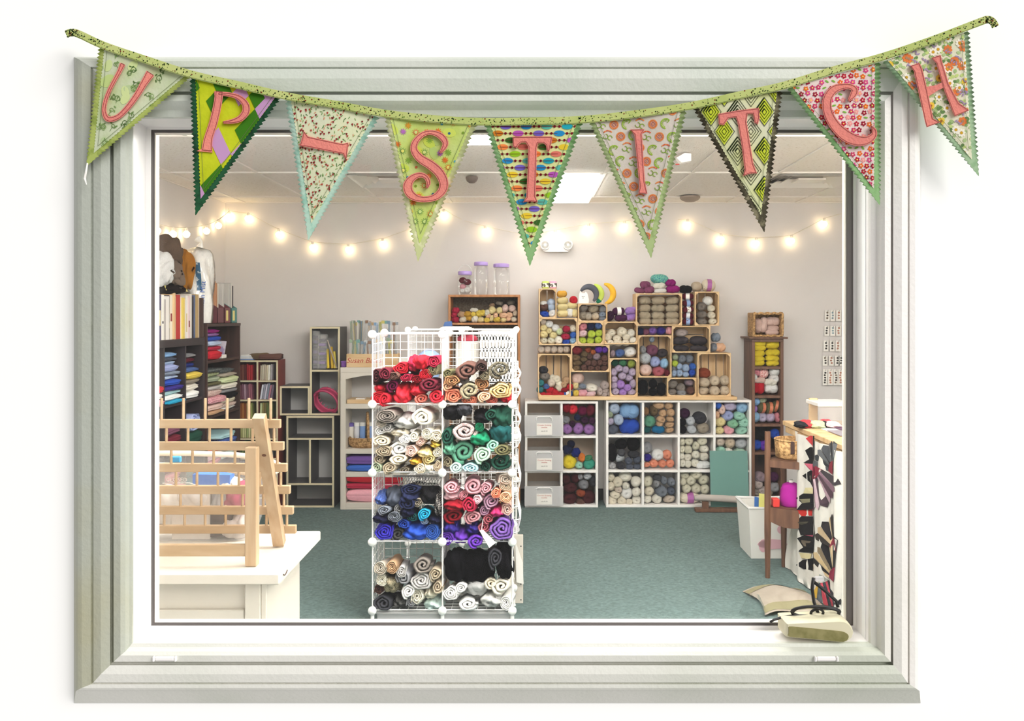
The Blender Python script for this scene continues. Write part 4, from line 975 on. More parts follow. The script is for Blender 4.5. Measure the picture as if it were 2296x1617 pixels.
yarn_items('185,1142,58,68,celery;285,1167,42,48,grey;300,1095,54,40,dark grey;375,1127,40,50,slate grey;465,1147,50,54,slate grey;200,1260,60,54,cream;345,1262,74,68,slate grey;462,1257,50,50,slate;180,1355,50,46,ivory;290,1352,60,54,ivory;440,1354,74,46,oatmeal', CG, YD, 'in wide shelf, bottom second cube', GC)
yarn_items('630,317,70,64,dark plum;605,422,46,50,black;607,510,46,50,black;700,407,60,58,silver;815,372,84,74,charcoal;712,506,58,50,silver;855,492,76,66,taupe', CG, YD, 'in wide shelf, top third cube', GC)
yarn_items('595,657,40,50,celery;680,647,54,52,celery;840,647,62,54,celery;765,707,46,52,celery;595,747,40,48,celery;668,752,54,54,celery;862,742,60,50,ecru;592,832,38,46,ecru;665,847,52,44,ecru;760,812,50,48,ecru;862,837,60,50,ecru;597,915,40,48,ecru;665,920,46,48,ecru;755,916,54,50,ecru;850,938,92,46,white,s', CG, YD, 'in wide shelf, middle third cube', GC)
yarn_items('630,1067,60,48,celery;770,1064,74,54,celery;610,1142,40,54,celery;705,1127,60,60,celery;860,1117,70,62,celery;650,1227,54,56,celery;765,1227,64,62,celery;875,1232,54,58,celery;690,1338,122,66,cream,S;850,1340,50,54,ivory', CG, YD, 'in wide shelf, bottom third cube', GC)
yarn_items('1032,217,40,44,blue;1076,262,46,66,blush;1185,227,80,62,lilac grey;1330,242,72,68,sky blue;1150,347,74,64,periwinkle;1295,347,76,56,mint;1022,332,32,48,peach;1060,417,70,62,pale yellow;1215,442,68,58,sea green;1350,422,68,68,mint;1052,520,56,46,pale yellow;1168,516,70,52,pink;1325,520,78,48,mint', CG, YD, 'in wide shelf, top fourth cube', GC)
yarn_items('1062,657,56,56,oatmeal;1180,672,66,70,beige;1320,682,76,66,silver;1062,760,58,46,mint;1162,775,52,44,ivory;1300,790,74,50,pale mint;1385,915,38,54,ivory', CG, YD, 'in wide shelf, middle fourth cube', GC)
# clear drawers
a, b, z0, z1, cw, chh, T, th = aF
for j, (ly0, ly1, nm) in enumerate(((1090, 1136, 'lowest'), (1010, 1058, 'middle'), (931, 980, 'topmost'))):
    xa, xb, za, zb = X(1176, DU-.03), X(1263, DU-.03), Z(ly1, DU-.03), Z(ly0, DU-.03)
    za = max(za, z0+j*chh+T+.001)
    t = thing('clear_bin', f'{nm} translucent needle bin with a paper label in the narrow shelf', 'storage bin', ((xa+xb)/2, DU+.1, za), 'translucent needle bins')
    y0, y1 = DU-.035, DU+.24; xi, xj = a+T+.004, a+cw-.004
    pbox('bin_front', t, M['frosted'], xa, xb, y0, y0+.004, za, zb, .001)
    mb = MB(); mb.box(xi, xi+.003, y0+.004, y1, za, zb-.01); mb.box(xj-.003, xj, y0+.004, y1, za, zb-.01); mb.box(xi, xj, y1-.003, y1, za, zb-.01); mb.box(xi, xj, y0+.004, y1, za, za+.003)
    mb.build('bin_body', M['hazeclear'], t)
    xm, w = (xa+xb)/2, xb-xa
    MB().tube([(xm-w*.21, y0-.003, zb-.045), (xm-w*.2, y0-.006, zb-.022), (xm-w*.15, y0-.007, zb-.014), (xm+w*.15, y0-.007, zb-.014), (xm+w*.2, y0-.006, zb-.022), (xm+w*.21, y0-.003, zb-.045)], .005, 6).build('handle', M['plastic'], t)
    la = pbox('paper_label', t, M['paper'], xm-w*.19, xm+w*.21, y0-.0025, y0-.0005, za+.012, za+.012+(zb-za)*.55)
    if j == 2:
        for (u, v, c) in ((.08, .03, '4F86D8'), (.05, .02, 'B8C8E8'), (.26, .035, '5A8ADC'), (.22, .06, 'E8DC9A')):
            MB().tube([(xa+u-.02, DU+.01, za+v), (xa+u+.03, DU+.012, za+v-.012)], .012, 8).build('packet', M['paint'], t, color=hexc(c))
TEXTS = []
def text(s, loc, size, m, parent, rot=(math.pi/2, 0, 0), name='lettering', shear=0, sx=1):
    cu = bpy.data.curves.new(name, 'FONT'); cu.body = s; cu.size = size; cu.extrude = .0004; cu.align_x = 'CENTER'; cu.align_y = 'CENTER'; cu.shear = shear; cu.resolution_u = 3
    tmp = bpy.data.objects.new('tmp', cu); COL.objects.link(tmp); dg = bpy.context.evaluated_depsgraph_get(); dg.update()
    me = bpy.data.meshes.new_from_object(tmp.evaluated_get(dg)); bpy.data.objects.remove(tmp); bpy.data.curves.remove(cu)
    me.materials.clear(); me.materials.append(m); me.name = name
    o = bpy.data.objects.new(name, me); o.location = Vector(loc)-WO[parent.name]; o.rotation_euler = rot; o.scale = (sx, 1, 1)
    return put(o, parent)
for o in [q for q in bpy.data.objects if q.name.startswith('paper_label')]:
    v = [WO[o.name]+w.co for w in o.data.vertices]; xm = sum(p.x for p in v)/8; zt = max(p.z for p in v); yy = min(p.y for p in v)
    text('Circular Knitting', (xm, yy-.0006, zt-.016), .017, M['redink'], o); text('needles', (xm, yy-.0006, zt-.034), .017, M['redink'], o); text('size 8-10', (xm, yy-.0006, zt-.066), .015, M['inkblack'], o)
# ------------------------------------------------------------------ wire cube tower with fabric rolls
TX, TZ, TD, TDEP = (-.808, -.445, -.082), (.099, .456, .815, 1.170, 1.533), 4.40, .36
def wire_panel_mesh(w, h, step=.045):
    mb = MB(); r = .0021
    for k in range(round(w/step)+1): x = w*k/round(w/step); mb.tube([(x, 0, 0), (x, 0, h)], r if 0 < k < round(w/step) else .0034, 4)
    for k in range(round(h/step)+1): z = h*k/round(h/step); mb.tube([(0, .002, z), (w, .002, z)], r if 0 < k < round(h/step) else .0034, 4)
    return mb.mesh('wire_panel', M['wire'])
def wire_tower(lab, y0, cont):
    t = thing('wire_cube_shelf', lab, 'shelf', (TX[1], y0+TDEP/2, 0), 'white wire cube shelves')
    w, h = TX[1]-TX[0], TZ[1]-TZ[0]; pm = wire_panel_mesh(w, h)
    def pan(loc, rot): o = bpy.data.objects.new('wire_panel', pm); o.location = Vector(loc)-WO[t.name]; o.rotation_euler = rot; put(o, t)
    for r in range(4):
        for x in TX: pan((x, y0, TZ[r]), (0, 0, math.pi/2))
        for c in (0, 1): pan((TX[c], y0+TDEP, TZ[r]), (0, 0, 0))
    for r in range(5):
        for c in (0, 1): pan((TX[c], y0, TZ[r]), (-math.pi/2, 0, 0)) if False else pan((TX[c], y0+TDEP, TZ[r]), (math.pi/2, 0, 0))
    for x in TX:
        for yy in (y0, y0+TDEP): MB().lathe([(.012, 0), (.014, .004), (.010, .012), (.010, TZ[0]-.01)], (x, yy, 0), 10).build('foot', M['plastic'], t)
    mb = MB().lathe([(.004, .012), (.016, .011), (.0225, .005), (.0225, -.006), (.018, -.012), (.004, -.014)], (0, 0, 0), 16, axis='Y'); cm = mb.mesh('connector', M['plastic'], True)
    for x in TX:
        for z in TZ:
            for yy in (y0-.004, y0+TDEP+.004):
                o = bpy.data.objects.new('connector', cm); o.location = Vector((x, yy, z))-WO[t.name]; put(o, t)
    return t
wire_tower('tall white wire cube shelf crammed with fabric rolls', TD, True)
wire_tower('white wire cube shelf behind the fabric tower', 5.70, False)
CA, CB = (800, 700, 4.255), (800, 1020, 4.0425); GR = 'fabric rolls in the wire cubes'
cloth_items('190,610,44,72,maroon brown;290,587,54,60,maroon;400,532,72,58,red;520,500,50,78,crimson,w;612,482,72,60,red,w;740,472,64,60,crimson;748,548,50,58,olive print;640,592,62,52,red;382,606,46,38,brown;482,622,52,38,crimson;562,640,52,38,dark red;705,682,94,64,maroon;322,702,56,56,dark magenta;218,737,58,42,bright red,w;207,820,86,68,red;295,825,50,60,red;425,782,76,90,bright red,w;572,742,74,58,bright red,w;602,826,62,48,salmon;745,792,66,64,bright red', CA, TD, 'in red cube of wire shelf', GR)
cloth_items('1060,552,104,74,brown;1187,522,56,46,dark brown;1357,547,104,78,black print;882,582,52,44,olive;1205,607,46,42,striped khaki;917,652,72,50,brown print;1012,652,42,38,taupe grey;1182,692,66,60,brown print;872,702,48,46,peach;1062,742,88,72,striped khaki;1360,742,102,72,gold check;907,802,84,66,coral;1087,842,74,42,coral;1200,802,62,46,peach;1292,826,62,48,salmon;1425,825,50,50,red,w', CA, TD, 'in brown cube of wire shelf', GR)
cloth_items('300,985,105,62,taupe grey;217,1056,48,38,grey beige;312,1102,52,42,pale grey;457,1050,94,72,white,f;650,1002,92,80,ivory;212,1132,58,38,white;392,1147,76,46,cream,w;232,1230,82,50,cream;542,1182,48,50,ecru;692,1152,52,54,ecru;752,1182,58,58,cream;622,1232,42,46,blush;747,1260,56,36,yellow,w;452,1202,52,46,white;422,1300,94,64,white;542,1322,54,58,blush;247,1322,76,52,khaki;642,1342,62,48,pale yellow,w;767,1332,44,50,ecru;417,1396,86,46,cream;212,1402,52,46,khaki;562,1422,54,42,gold,w;692,1402,62,48,pale yellow;332,1482,66,54,khaki;467,1510,58,36,taupe;212,1482,52,48,sage;602,1482,56,50,cream;692,1492,52,42,ivory,w;775,1462,38,54,beige', CA, TD, 'in cream cube of wire shelf', GR)
cloth_items('900,960,82,60,black,w;1012,935,66,50,charcoal,w;1190,1012,72,60,black,w;1297,972,56,50,forest green;1390,1002,84,94,forest green,w;1022,1132,118,84,white print;1370,1152,94,82,dark teal,w;872,1172,52,78,forest green;1167,1202,86,74,emerald,w;1160,1092,42,42,emerald;882,1292,56,58,sage green,w;1017,1332,108,102,sage green;1300,1267,66,56,mint;1202,1352,80,74,pale mint;1382,1302,78,50,olive;1375,1422,96,76,forest green;867,1432,48,54,striped khaki;967,1472,60,52,aqua white;1102,1476,74,40,aqua;1232,1472,48,46,forest green', CA, TD, 'in green cube of wire shelf', GR)
cloth_items('330,395,78,80,slate,w;270,490,56,38,slate grey;205,412,46,58,blue print,w;500,312,90,46,navy;482,372,80,58,navy,w;462,432,70,56,navy;372,492,46,46,grey and white;572,432,52,42,taupe;652,362,76,78,black,w;735,442,40,104,striped black,w;362,552,66,46,slate grey;222,572,70,50,midnight,w;462,512,60,58,midnight,w;612,527,56,50,turquoise;522,567,48,42,dark teal;597,602,36,28,pale blue;692,587,56,46,midnight,w;442,622,52,42,royal blue;235,692,82,72,violet blue;362,722,70,58,grey print;525,692,108,72,royal blue,w;692,692,66,72,blue', CB, TD, 'in blue cube of wire shelf', GR)
cloth_items('852,282,68,54,pink print;1047,277,80,70,dusty pink;1177,297,52,54,dusty pink;1330,222,68,50,oatmeal;1350,282,58,46,beige;1262,332,42,46,coral;862,372,70,42,pale pink,w;972,367,42,38,pink;882,452,90,58,dark red,w;1047,447,62,68,crimson;1117,397,38,44,pale pink;1217,417,70,64,dusty mauve;1352,372,54,50,peach;875,557,88,60,dark red;1047,562,76,54,pink print;1252,507,62,48,hot pink,w;1358,492,54,58,blush;1142,502,42,44,dusty mauve;1177,577,48,44,dusty rose;1305,652,106,102,purple;1152,652,56,46,dusty rose;842,652,72,62,indigo,w;932,742,76,62,violet,w;826,760,58,62,violet;1067,772,70,56,violet;1042,662,62,50,indigo,w', CB, TD, 'in pink cube of wire shelf', GR)
cloth_items('232,1012,60,60,grey beige;216,1122,50,52,ecru;322,1002,52,58,tan;397,1042,44,54,pale grey;447,1102,66,64,grey;592,982,84,72,taupe grey;717,1062,56,58,khaki;602,1122,94,78,pale grey;312,1172,76,68,striped khaki,w;205,1222,46,44,brown;467,1222,60,58,white;572,1272,56,72,ecru;667,1242,52,58,cream,w;735,1182,46,58,beige;252,1340,82,68,charcoal;402,1332,72,58,grey print,w;492,1322,48,46,grey;690,1358,80,66,aqua white,w', CB, TD, 'in grey cube of wire shelf', GR)
cloth_items('900,1002,92,128,black,f;1080,1022,138,126,black,f;1335,952,72,146,black,f;1242,922,62,88,charcoal;862,1242,68,64,white;952,1197,52,46,white;1082,1222,90,62,white,f;1202,1162,56,46,cream;1002,1332,82,50,white;1232,1312,90,74,white,f;1330,1182,84,66,ivory;1365,1332,54,66,white', CB, TD, 'in black and white wire cube', GR)
# tag hanging from the pink cube
t = thing('price_tag', 'white paper tag hanging over the pink cube edge', 'tag', P(1090, 1222, TD-.03))
d = TD-.04; MB().prism([(1075, 1190), (1083, 1188), (1112, 1217), (1097, 1229)], lambda u, v, q: P(u, v, d)+Vector((0, q, 0)), 0, .002).build('tag_card', M['paper'], t)
MB().tube([P(1083, 1165, TD-.02), P(1081, 1180, TD-.035), P(1079, 1192, TD-.04)], .0015, 5).build('string', M['paper'], t)
# plastic box under the tower, drilled panel, hung baskets on its side
t = thing('storage_box', 'clear low plastic box under the fabric tower', 'box', (TX[1], TD+.2, 0))
mb = MB(); mb.box(TX[0]+.02, TX[2]-.01, TD+.01, TD+.35, .0, .085, 0, .006); mb.build('box_body', M['frosted'], t)
mb = MB(); mb.box(TX[0]+.012, TX[2]-.002, TD, TD+.36, .078, .093, 0, .004); mb.build('lid', M['hazeclear'], t)
d = 4.80; t = thing('white_board', 'white drilled wooden board standing behind the tower', 'board', (X(1160, d), d, 0))
pbox('board', t, M['whitewood'], X(1146, d), X(1173, d), d, d+.018, 0, Z(1200, d), .002)
mb = MB()
for py in (1225, 1310, 1380): mb.lathe([(.004, 0), (.004, -.001)], (X(1168, d), d, max(Z(py, d), .02)), 8, axis='Y')
mb.build('peg_hole', M['black'], t)
t = thing('white_card', 'white printed card leaning on the drilled board', 'card', P(1160, 1310, d-.03))
MB().prism([(1155, 1212), (1172, 1262), (1174, 1310), (1158, 1306)], lambda u, v, q: P(u, v, d-.02)+Vector((0, q, 0)), 0, .003).build('card', M['paper'], t)
for k, (p0, p1, nm) in enumerate(((815, 890, 'upper'), (915, 1000, 'middle'), (1020, 1190, 'lower'))):
    t = thing('wire_basket', f'{nm} scalloped white wire basket hung on the tower side', 'basket', (TX[2]+.02, TD+.2, Z(p1, TD)), 'wire baskets hung on the tower side')
    mb = MB(); z1_, z0_ = Z(p0, TD+.1), Z(p1, TD+.1); n = 7
    for j in range(n):
        z = z0_+(z1_-z0_)*j/(n-1); bx = .012+.030*abs(math.sin(j*1.05+.5))
        mb.tube([(TX[2]+.004, TD+.05, z), (TX[2]+bx, TD+.08, z), (TX[2]+bx, TD+.30, z), (TX[2]+.004, TD+.33, z)], .0026, 5)
    for q in range(6):
        yy = TD+.08+.22*q/5; mb.tube([(TX[2]+.012+.030*abs(math.sin(j*1.05+.5)), yy, z0_+(z1_-z0_)*j/(n-1)) for j in range(n)], .0022, 5)
    mb.build('wire_frame', M['wire'], t)
# metal basket tray in the blue cube and things in the rear wire shelf
t = thing('metal_tray', 'shiny wire tray hanging at the top of the blue cube', 'tray', P(940, 1087, TD+.2))
mb = MB(); z1_, z0_ = Z(1064, TD+.1), Z(1085, TD+.1); xa, xb = X(885, TD+.1), X(985, TD+.1)
for k in range(15): x = xa+.03+(xb-xa-.03)*k/14; mb.tube([(x-.012, TD+.06, z1_), (x, TD+.065, z0_), (x, TD+.3, z0_)], .0022, 4)
mb.tube([(xa, TD+.06, z1_), (xb, TD+.06, z1_)], .004, 5); mb.tube([(xa+.04, TD+.065, z0_), (xb, TD+.065, z0_)], .004, 5)
mb.build('wire_frame', M['steel'], t)
zs = TZ[3]+.006
t = thing('cord_spool', 'white ribbed cord spool with a pink red top behind the tower', 'spool', (X(1048, 5.9), 5.9, zs))
mb = MB(); n = 48; hh = 1.455-zs; prof = [(.075, 0), (.080, .01), (.080, hh-.02), (.068, hh)]
rings = [mb.pts([(X(1048, 5.9)+(r*(1+.03*(k % 2)))*math.cos(2*math.pi*k/n), 5.9+(r*(1+.03*(k % 2)))*math.sin(2*math.pi*k/n), zs+h) for k in range(n)]) for r, h in prof]
for a, b in zip(rings, rings[1:]):
    for k in range(n): mb.face((a+k, a+(k+1) % n, b+(k+1) % n, b+k))
mb.face([rings[-1]+k for k in range(n)]); mb.build('ribbed_body', M['paint'], t, color=hexc('EFEAE2'))
MB().lathe([(.07, hh), (.072, hh+.015), (.06, hh+.035), (.03, hh+.042), (.005, hh+.043)], (X(1048, 5.9), 5.9, zs), 20).build('top', M['paint'], t, True, color=hexc('D8405A'))
t = thing('plastic_basket', 'white slotted plastic basket at the back of the tower', 'basket', (X(1108, 5.75), 5.87, zs))
xa, xb, y0, y1, zt = X(1078, 5.75), X(1156, 5.75), 5.73, 6.02, Z(742, 5.75)
zt = min(zt, 1.525); mb = MB()
for yy in (y0, y1-.006):
    nb = 11
    for k in range(nb+1): x = xa+(xb-xa)*k/nb; mb.box(x-.005, x+.005, yy, yy+.006, zs, zt)
    for z in (zs, zs+.07, zs+.14, zs+.21, zt-.06): mb.box(xa-.005, xb+.005, yy, yy+.006, z, z+.024)
    mb.box(xa-.008, xb+.008, yy-.004, yy+.01, zt-.018, zt)
for x in (xa, xb-.006):
    for k in range(6): yq = y0+(y1-y0)*k/5; mb.box(x, x+.006, yq-.006, yq+.006, zs, zt)
    for z in (zs, zs+.07, zs+.14, zs+.21, zt-.03): mb.box(x, x+.006, y0, y1, z, z+.024)
mb.box(xa, xb, y0, y1, zs, zs+.006)
mb.build('slotted_body', M['plastic'], t)
t = thing('wrapped_ball', 'pale blue yarn ball in clear wrap behind the red rolls', 'yarn', (X(962, 5.85), 5.85, zs))
MB().lathe([(.01, 0), (.06, .02), (.085, .08), (.088, .13), (.07, .19), (.02, .225)], (X(962, 5.85), 5.85, zs), 20).build('ball', M['yarn'], t, True, color=hexc('A9C4EE'))
t = thing('paper_stack', 'white papers lying on top of the rear wire shelf', 'paper', (X(1020, 5.8), 5.85, TZ[4]))
for k in range(3): pbox('paper', t, M['paper'], X(985+k*4, 5.8), X(1058-k*5, 5.8), 5.72+k*.02, 6.0, TZ[4]+.005+k*.006, TZ[4]+.010+k*.006)
t = thing('blue_box', 'dark blue box on top of the rear wire shelf', 'box', (X(1000, 6.0), 6.0, TZ[4]))
MB().prism([(993, 735), (997, 722), (1012, 720), (1014, 735)], lambda u, v, q: P(u, v, 6.01)+Vector((0, q, 0)), 0, .05).build('box', M['paint'], t, color=hexc('2F5288'))

# ------------------------------------------------------------------ oak bookcase with skeins and jars
def bookcase(name, lab, x0, x1, ytop, d, depth, shelves, m, back, T=.020, cat='bookcase', base=0.0, backT=.006):
    a, b, z1 = X(x0, d), X(x1, d), Z(ytop, d); th = thing(name, lab, cat, ((a+b)/2, d+depth/2, base))
    pbox('side_panel', th, m, a, a+T, d, d+depth, base, z1-T, .002); pbox('side_panel', th, m, b-T, b, d, d+depth, base, z1-T, .002)
    pbox('top_panel', th, m, a, b, d, d+depth, z1-T, z1, .002)
    for s in shelves: z = Z(s, d); pbox('shelf_board', th, m, a+T, b-T, d+.002, d+depth-.008, z-T*.9, z, .002)
    pbox('back_panel', th, back, a+T, b-T, d+depth-.008, d+depth-.002, base, z1-T)
    return th, a, b, z1
D7 = 7.2
thE, aE, bE, zE = bookcase('oak_bookcase', 'honey oak bookcase with yellow skeins, jars on top', 1005, 1166, 661, D7, .28, (724, 877, 1030, 1128), M['oak'], mat('tweed_board', '6E6050', .9, c2='55483C', scale=60))
yarn_items('305,1002,64,56,crimson,h;275,1075,52,50,crimson,h;297,1152,66,56,crimson,h;400,1067,70,54,tan,h;500,1062,60,54,gold,h;425,1150,68,48,cream,h;520,1127,58,50,gold,h;610,995,70,36,ivory,h;595,1067,42,42,yellow;690,1052,64,58,yellow;752,1042,46,54,yellow;820,1042,50,58,celery;615,1150,58,64,ivory,h;715,1157,64,52,pale yellow;820,1162,56,48,yellow;842,1090,46,44,peach;905,997,64,64,pale yellow;902,1130,42,58,pale yellow;962,1087,42,50,peach;1025,1002,56,60,pale yellow;1120,967,56,68,blush;1090,1082,70,48,peach;988,1152,60,48,yellow,h;1092,1157,56,42,pale yellow;1190,1077,68,48,peach;1235,967,62,58,blush;1288,1052,42,54,beige;1172,1142,46,40,peach;1265,1150,54,44,cream', CE, D7+.004, 'on top shelf of oak bookcase', 'skeins in the oak bookcase', zfloor=Z(724, D7))
yarn_items('1030,880,60,46,taupe,h;1220,872,68,50,taupe,h;905,917,50,36,tan,h', CE, D7+.13, 'at back of oak bookcase', 'skeins in the oak bookcase')
def jar(px0, px1, ylid, ybody, lab, handle=False, d=D7+.12):
    xm, r = X((px0+px1)/2, d), (px1-px0)/2/FPX*d; z0 = zE; zb = Z(ybody, d)-.0; zl = Z(ylid, d); t = thing('storage_jar', lab, 'jar', (xm, d, z0), 'clear jars on the oak bookcase')
    hh = zb-z0
    MB().lathe([(r*.9, .002), (r, .012), (r, hh*.86), (r*.92, hh*.95), (r*.82, hh)], (xm, d, z0), 24, cap=False).build('jar_body', M['clear'], t, True)
    MB().lathe([(r*.9, .001), (r*.9, .006)], (xm, d, z0), 24).build('jar_base', M['clear'], t)
    lz = zl-z0; MB().lathe([(r*.92, lz-.034), (r*.95, lz-.030), (r*.95, lz-.008), (r*.88, lz-.002), (r*.5, lz), (.002, lz)], (xm, d, z0), 24).build('lid', M['lilac'], t, angle=40)
    if handle: MB().tube([(xm+r*.98*math.cos(a), d, zl-.02+.075*math.sin(a)) for a in (math.pi*k/14 for k in range(15))], .0022, 5).build('wire_handle', M['steel'], t)
    return xm, r, z0, d
j1 = jar(1026, 1059, 608, 617, 'short lidded jar of yarn balls with a wire handle', True)
jar(1062, 1095, 587, 596, 'tall empty clear jar with a lilac lid'); jar(1105, 1143, 591, 600, 'wide empty clear jar with a lilac lid at the right', d=D7+.13)
for (u, v, w, c) in ((-.3, .115, .5, 'maroon'), (.35, .10, .5, 'maroon'), (-.28, .062, .44, 'pink'), (.30, .03, .5, 'white'), (-.35, .025, .42, 'white')):
    xm, r, z0, d = j1; o = bpy.data.objects.new('yarn_ball', BALLS[0]); s = r*w; o.scale = (s, s, s*.85); o.location = (xm+u*r, d+R.uniform(-.01, .01), z0+v+.012); put(o)
    tag(o, f'{c} yarn ball in short lidded jar, {"left" if u < 0 else "right"} side', 'yarn', 'yarn balls inside the jar'); tint(o, c, 'yarn')

# ------------------------------------------------------------------ white bookshelf behind the tower
DC = 7.12
thC, aC, bC, zC = bookcase('white_bookshelf', 'white painted bookshelf with folded towels and a basket', 763, 915, 824, DC, .26, (906, 1007, 1059, 1128), M['whitewood'], M['greyback'], T=.045)
mb = MB(); pts = [(aC+.045, 0), (aC+.045, -.055)]+[(aC+.045+(bC-aC-.09)*k/10, -.055+.035*math.sin(math.pi*k/10)) for k in range(1, 10)]+[(bC-.045, -.055), (bC-.045, 0)]
mb.prism(pts, lambda u, v, q: (u, DC+q, zC-.045+v), 0, .02).build('arched_valance', M['whitewood'], thC)
pbox('plinth', thC, M['whitewood'], aC+.045, bC-.045, DC, DC+.02, 0, Z(1128, DC)-.041, .002)
def fold(col, x, y, z, hx, hy, h, rot, lab, group):
    o = bpy.data.objects.new('folded_fabric', R.choice(FOLDS)); o.scale = (hx, hy, h); o.rotation_euler = (0, 0, rot); o.location = (x, y, z); put(o); tag(o, unique(lab), 'fabric', group); tint(o, col, 'cloth'); return o
for sh, lst in ((1059, (('blue', .055), ('purple', .08))), (1128, (('pink', .11), ('crimson', .055), ('red', .075)))):
    z = Z(sh, DC)+.001
    for c, h in lst: fold(c, (aC+bC)/2, DC+.125, z, (bC-aC)/2-.05, .11, h, 0, f'{c} folded blanket on the white bookshelf', 'blankets on the white bookshelf'); z += h*.98
z = Z(906, DC); t = thing('wooden_tray', 'flat pale wooden board on the white bookshelf', 'tray', (X(805, DC), DC+.1, z)); pbox('board', t, M['pine_x'], aC+.05, bC-.06, DC+.02, DC+.22, z+.001, z+.035, .003)
pbox('paper_scrap', t, M['paper'], X(795, DC), X(815, DC), DC+.05, DC+.12, z+.035, z+.042)
z = Z(1007, DC); t = thing('wicker_basket', 'round wicker basket with a tall hoop handle', 'basket', (X(812, DC), DC+.12, z)); xm = X(812, DC); rb = X(850, DC)-xm
mb = MB().lathe([(rb*.8, 0), (rb*.95, .02), (rb, .07), (rb*.95, .085), (rb*.88, .08), (rb*.85, .02)], (xm, DC+.125, z+.001), 26, sy=.75).build('basket_bowl', M['wicker'], t, True)
for q in range(4): MB().lathe([(rb*(.93+.02*q), .018+.016*q), (rb*(.99+.01*q), .026+.016*q), (rb*(.94+.02*q), .034+.016*q)], (xm, DC+.125, z+.001), 26, sy=.76, cap=False).build('woven_band', M['wicker'], t, True)
MB().tube([(X(818, DC)+.012*math.cos(a)*2, DC+.125-.1*math.cos(a), z+.06+.23*math.sin(a)) for a in (math.pi*k/16 for k in range(17))], .012, 7).build('hoop_handle', M['wicker'], t, True)
for px, c, lab in ((787, 'EDE6DA', 'cream tin with a purple lid'), (800, 'D9DADF', 'silver white tin'), (813, '7EA3DC', 'light blue tin'), (829, '8FB0E6', 'small sky blue tin')):
    d = DC+.17; x = X(px, d); zt = z+.001; t = thing('tin', lab+' behind the wicker basket', 'tin', (x, d, zt), 'tins on the white bookshelf'); hh = .195 if px == 787 else .20
    MB().lathe([(.021, 0), (.024, .004), (.024, hh-.03), (.022, hh-.026)], (x, d, zt), 16).build('tin_body', M['paint'], t, angle=40, color=hexc(c)); MB().lathe([(.025, hh-.028), (.025, hh), (.02, hh+.003)], (x, d, zt), 16).build('lid', M['paint'], t, angle=40, color=hexc('6A5AA8' if px == 787 else 'F0EEEA'))
# needle packets in a wooden box on top
zt = zC; t = thing('wooden_box', 'pine box with red script lettering on the white bookshelf', 'box', (X(812, DC), DC+.06, zt)); xa, xb, yf = X(776, DC), X(892, DC), DC+.01
zb = Z(794, DC)
pbox('front_board', t, M['pine_x'], xa, xb, yf, yf+.012, zt+.001, zb, .002); pbox('back_board', t, M['pine_x'], xa, xb, yf+.15, yf+.162, zt+.001, zb, .002)
pbox('end_board', t, M['pine_x'], xa, xa+.012, yf+.012, yf+.15, zt+.001, zb, .002); pbox('end_board', t, M['pine_x'], xb-.012, xb, yf+.012, yf+.15, zt+.001, zb, .002); pbox('floor_board', t, M['pine_x'], xa+.012, xb-.012, yf+.012, yf+.15, zt+.001, zt+.008)
text('Susan Bates', (X(815, DC), yf-.0008, (zt+zb)/2), .062, M['redink'], t, shear=.35)
NC = [('grey', '8C9298'), ('slate blue', '6F8AA0'), ('sage', '8FA38C'), ('tan', 'B5966E'), ('silver', 'C8CACA'), ('yellow', 'C9BE6A'), ('blue', '7EA0C4'), ('brown', '8A6A54'), ('teal', '6C9C98'), ('pale grey', 'DADADA')]
rowsN = [(12, 0.012, 727, 'front'), (17, .10, 715, 'back')]
for n, dy, py, rn in rowsN:
    for k in range(n):
        cn, ch = NC[(k*3+(n % 5)) % 10]; f = k/(n-1); x = xa+.03+(xb-xa-.06)*f*(1 if rn == 'back' else .92); y = yf+.02+dy+R.uniform(0, .02); top = Z(715 if rn == 'back' else 757, DC)-R.uniform(0, .03); tilt = R.uniform(-.03, .03)
        t = thing('needle_packet', f'{cn} knitting needle packet, {ORD[k] if k < 16 else "last"} from left in {rn} row of pine box', 'needles', (x, y, zt+.009), 'needle packets in the pine box')
        pbox('sleeve', t, M['hazeclear'], x-.013, x+.013, y, y+.004, zt+.010, top)
        for s in (-.005, .005): MB().tube([(x+s, y+.002, zt+.012), (x+s+tilt, y+.002, top-.01)], .0032, 5).build('needle', M['paint'], t, color=hexc(ch))
        pbox('header_card', t, M['paint'], x-.013, x+.013, y-.001, y+.005, top-.03, top-.004, color=hexc(ch))
t = thing('needle_bundle', 'tall grey crochet hooks standing above the pine box', 'needles', (X(795, DC), yf+.08, zt+.01))
for k in range(5): MB().tube([(X(792+k*3, DC), yf+.06+.01*k, zt+.012), (X(786+k*6, DC), yf+.06, Z(718+R.uniform(-3, 6), DC))], .005, 6).build('hook', M['paint'], t, color=hexc(['B8B4AC', '8A8478', 'D0CCC0', '6A645C', 'A8A090'][k]))
t = thing('white_packet', 'white packet with a black stripe beside the pine box', 'packet', (X(899, DC), DC+.03, zt)); d = DC-.0
pbox('packet', t, M['paper'], X(893, d), X(913, d), d+.02, d+.05, zt+.001, Z(802, d), .002); pbox('stripe', t, M['inkblack'], X(896, d), X(910, d), d+.018, d+.0201, zt+.03, zt+.036)
t = thing('purple_box', 'small shiny purple box at the bookshelf corner', 'box', (X(767, DC), DC+.03, zt)); d = DC+.02
pbox('box', t, M['paint'], X(763.5, DC), X(774, DC), d, d+.06, zt+.001, Z(812, DC), .004, color=hexc('6A3A8A')); pbox('lid_edge', t, M['paint'], X(763, DC), X(774.5, DC), d-.002, d+.062, Z(813, DC), Z(810.5, DC), .002, color=hexc('8A5AAE'))

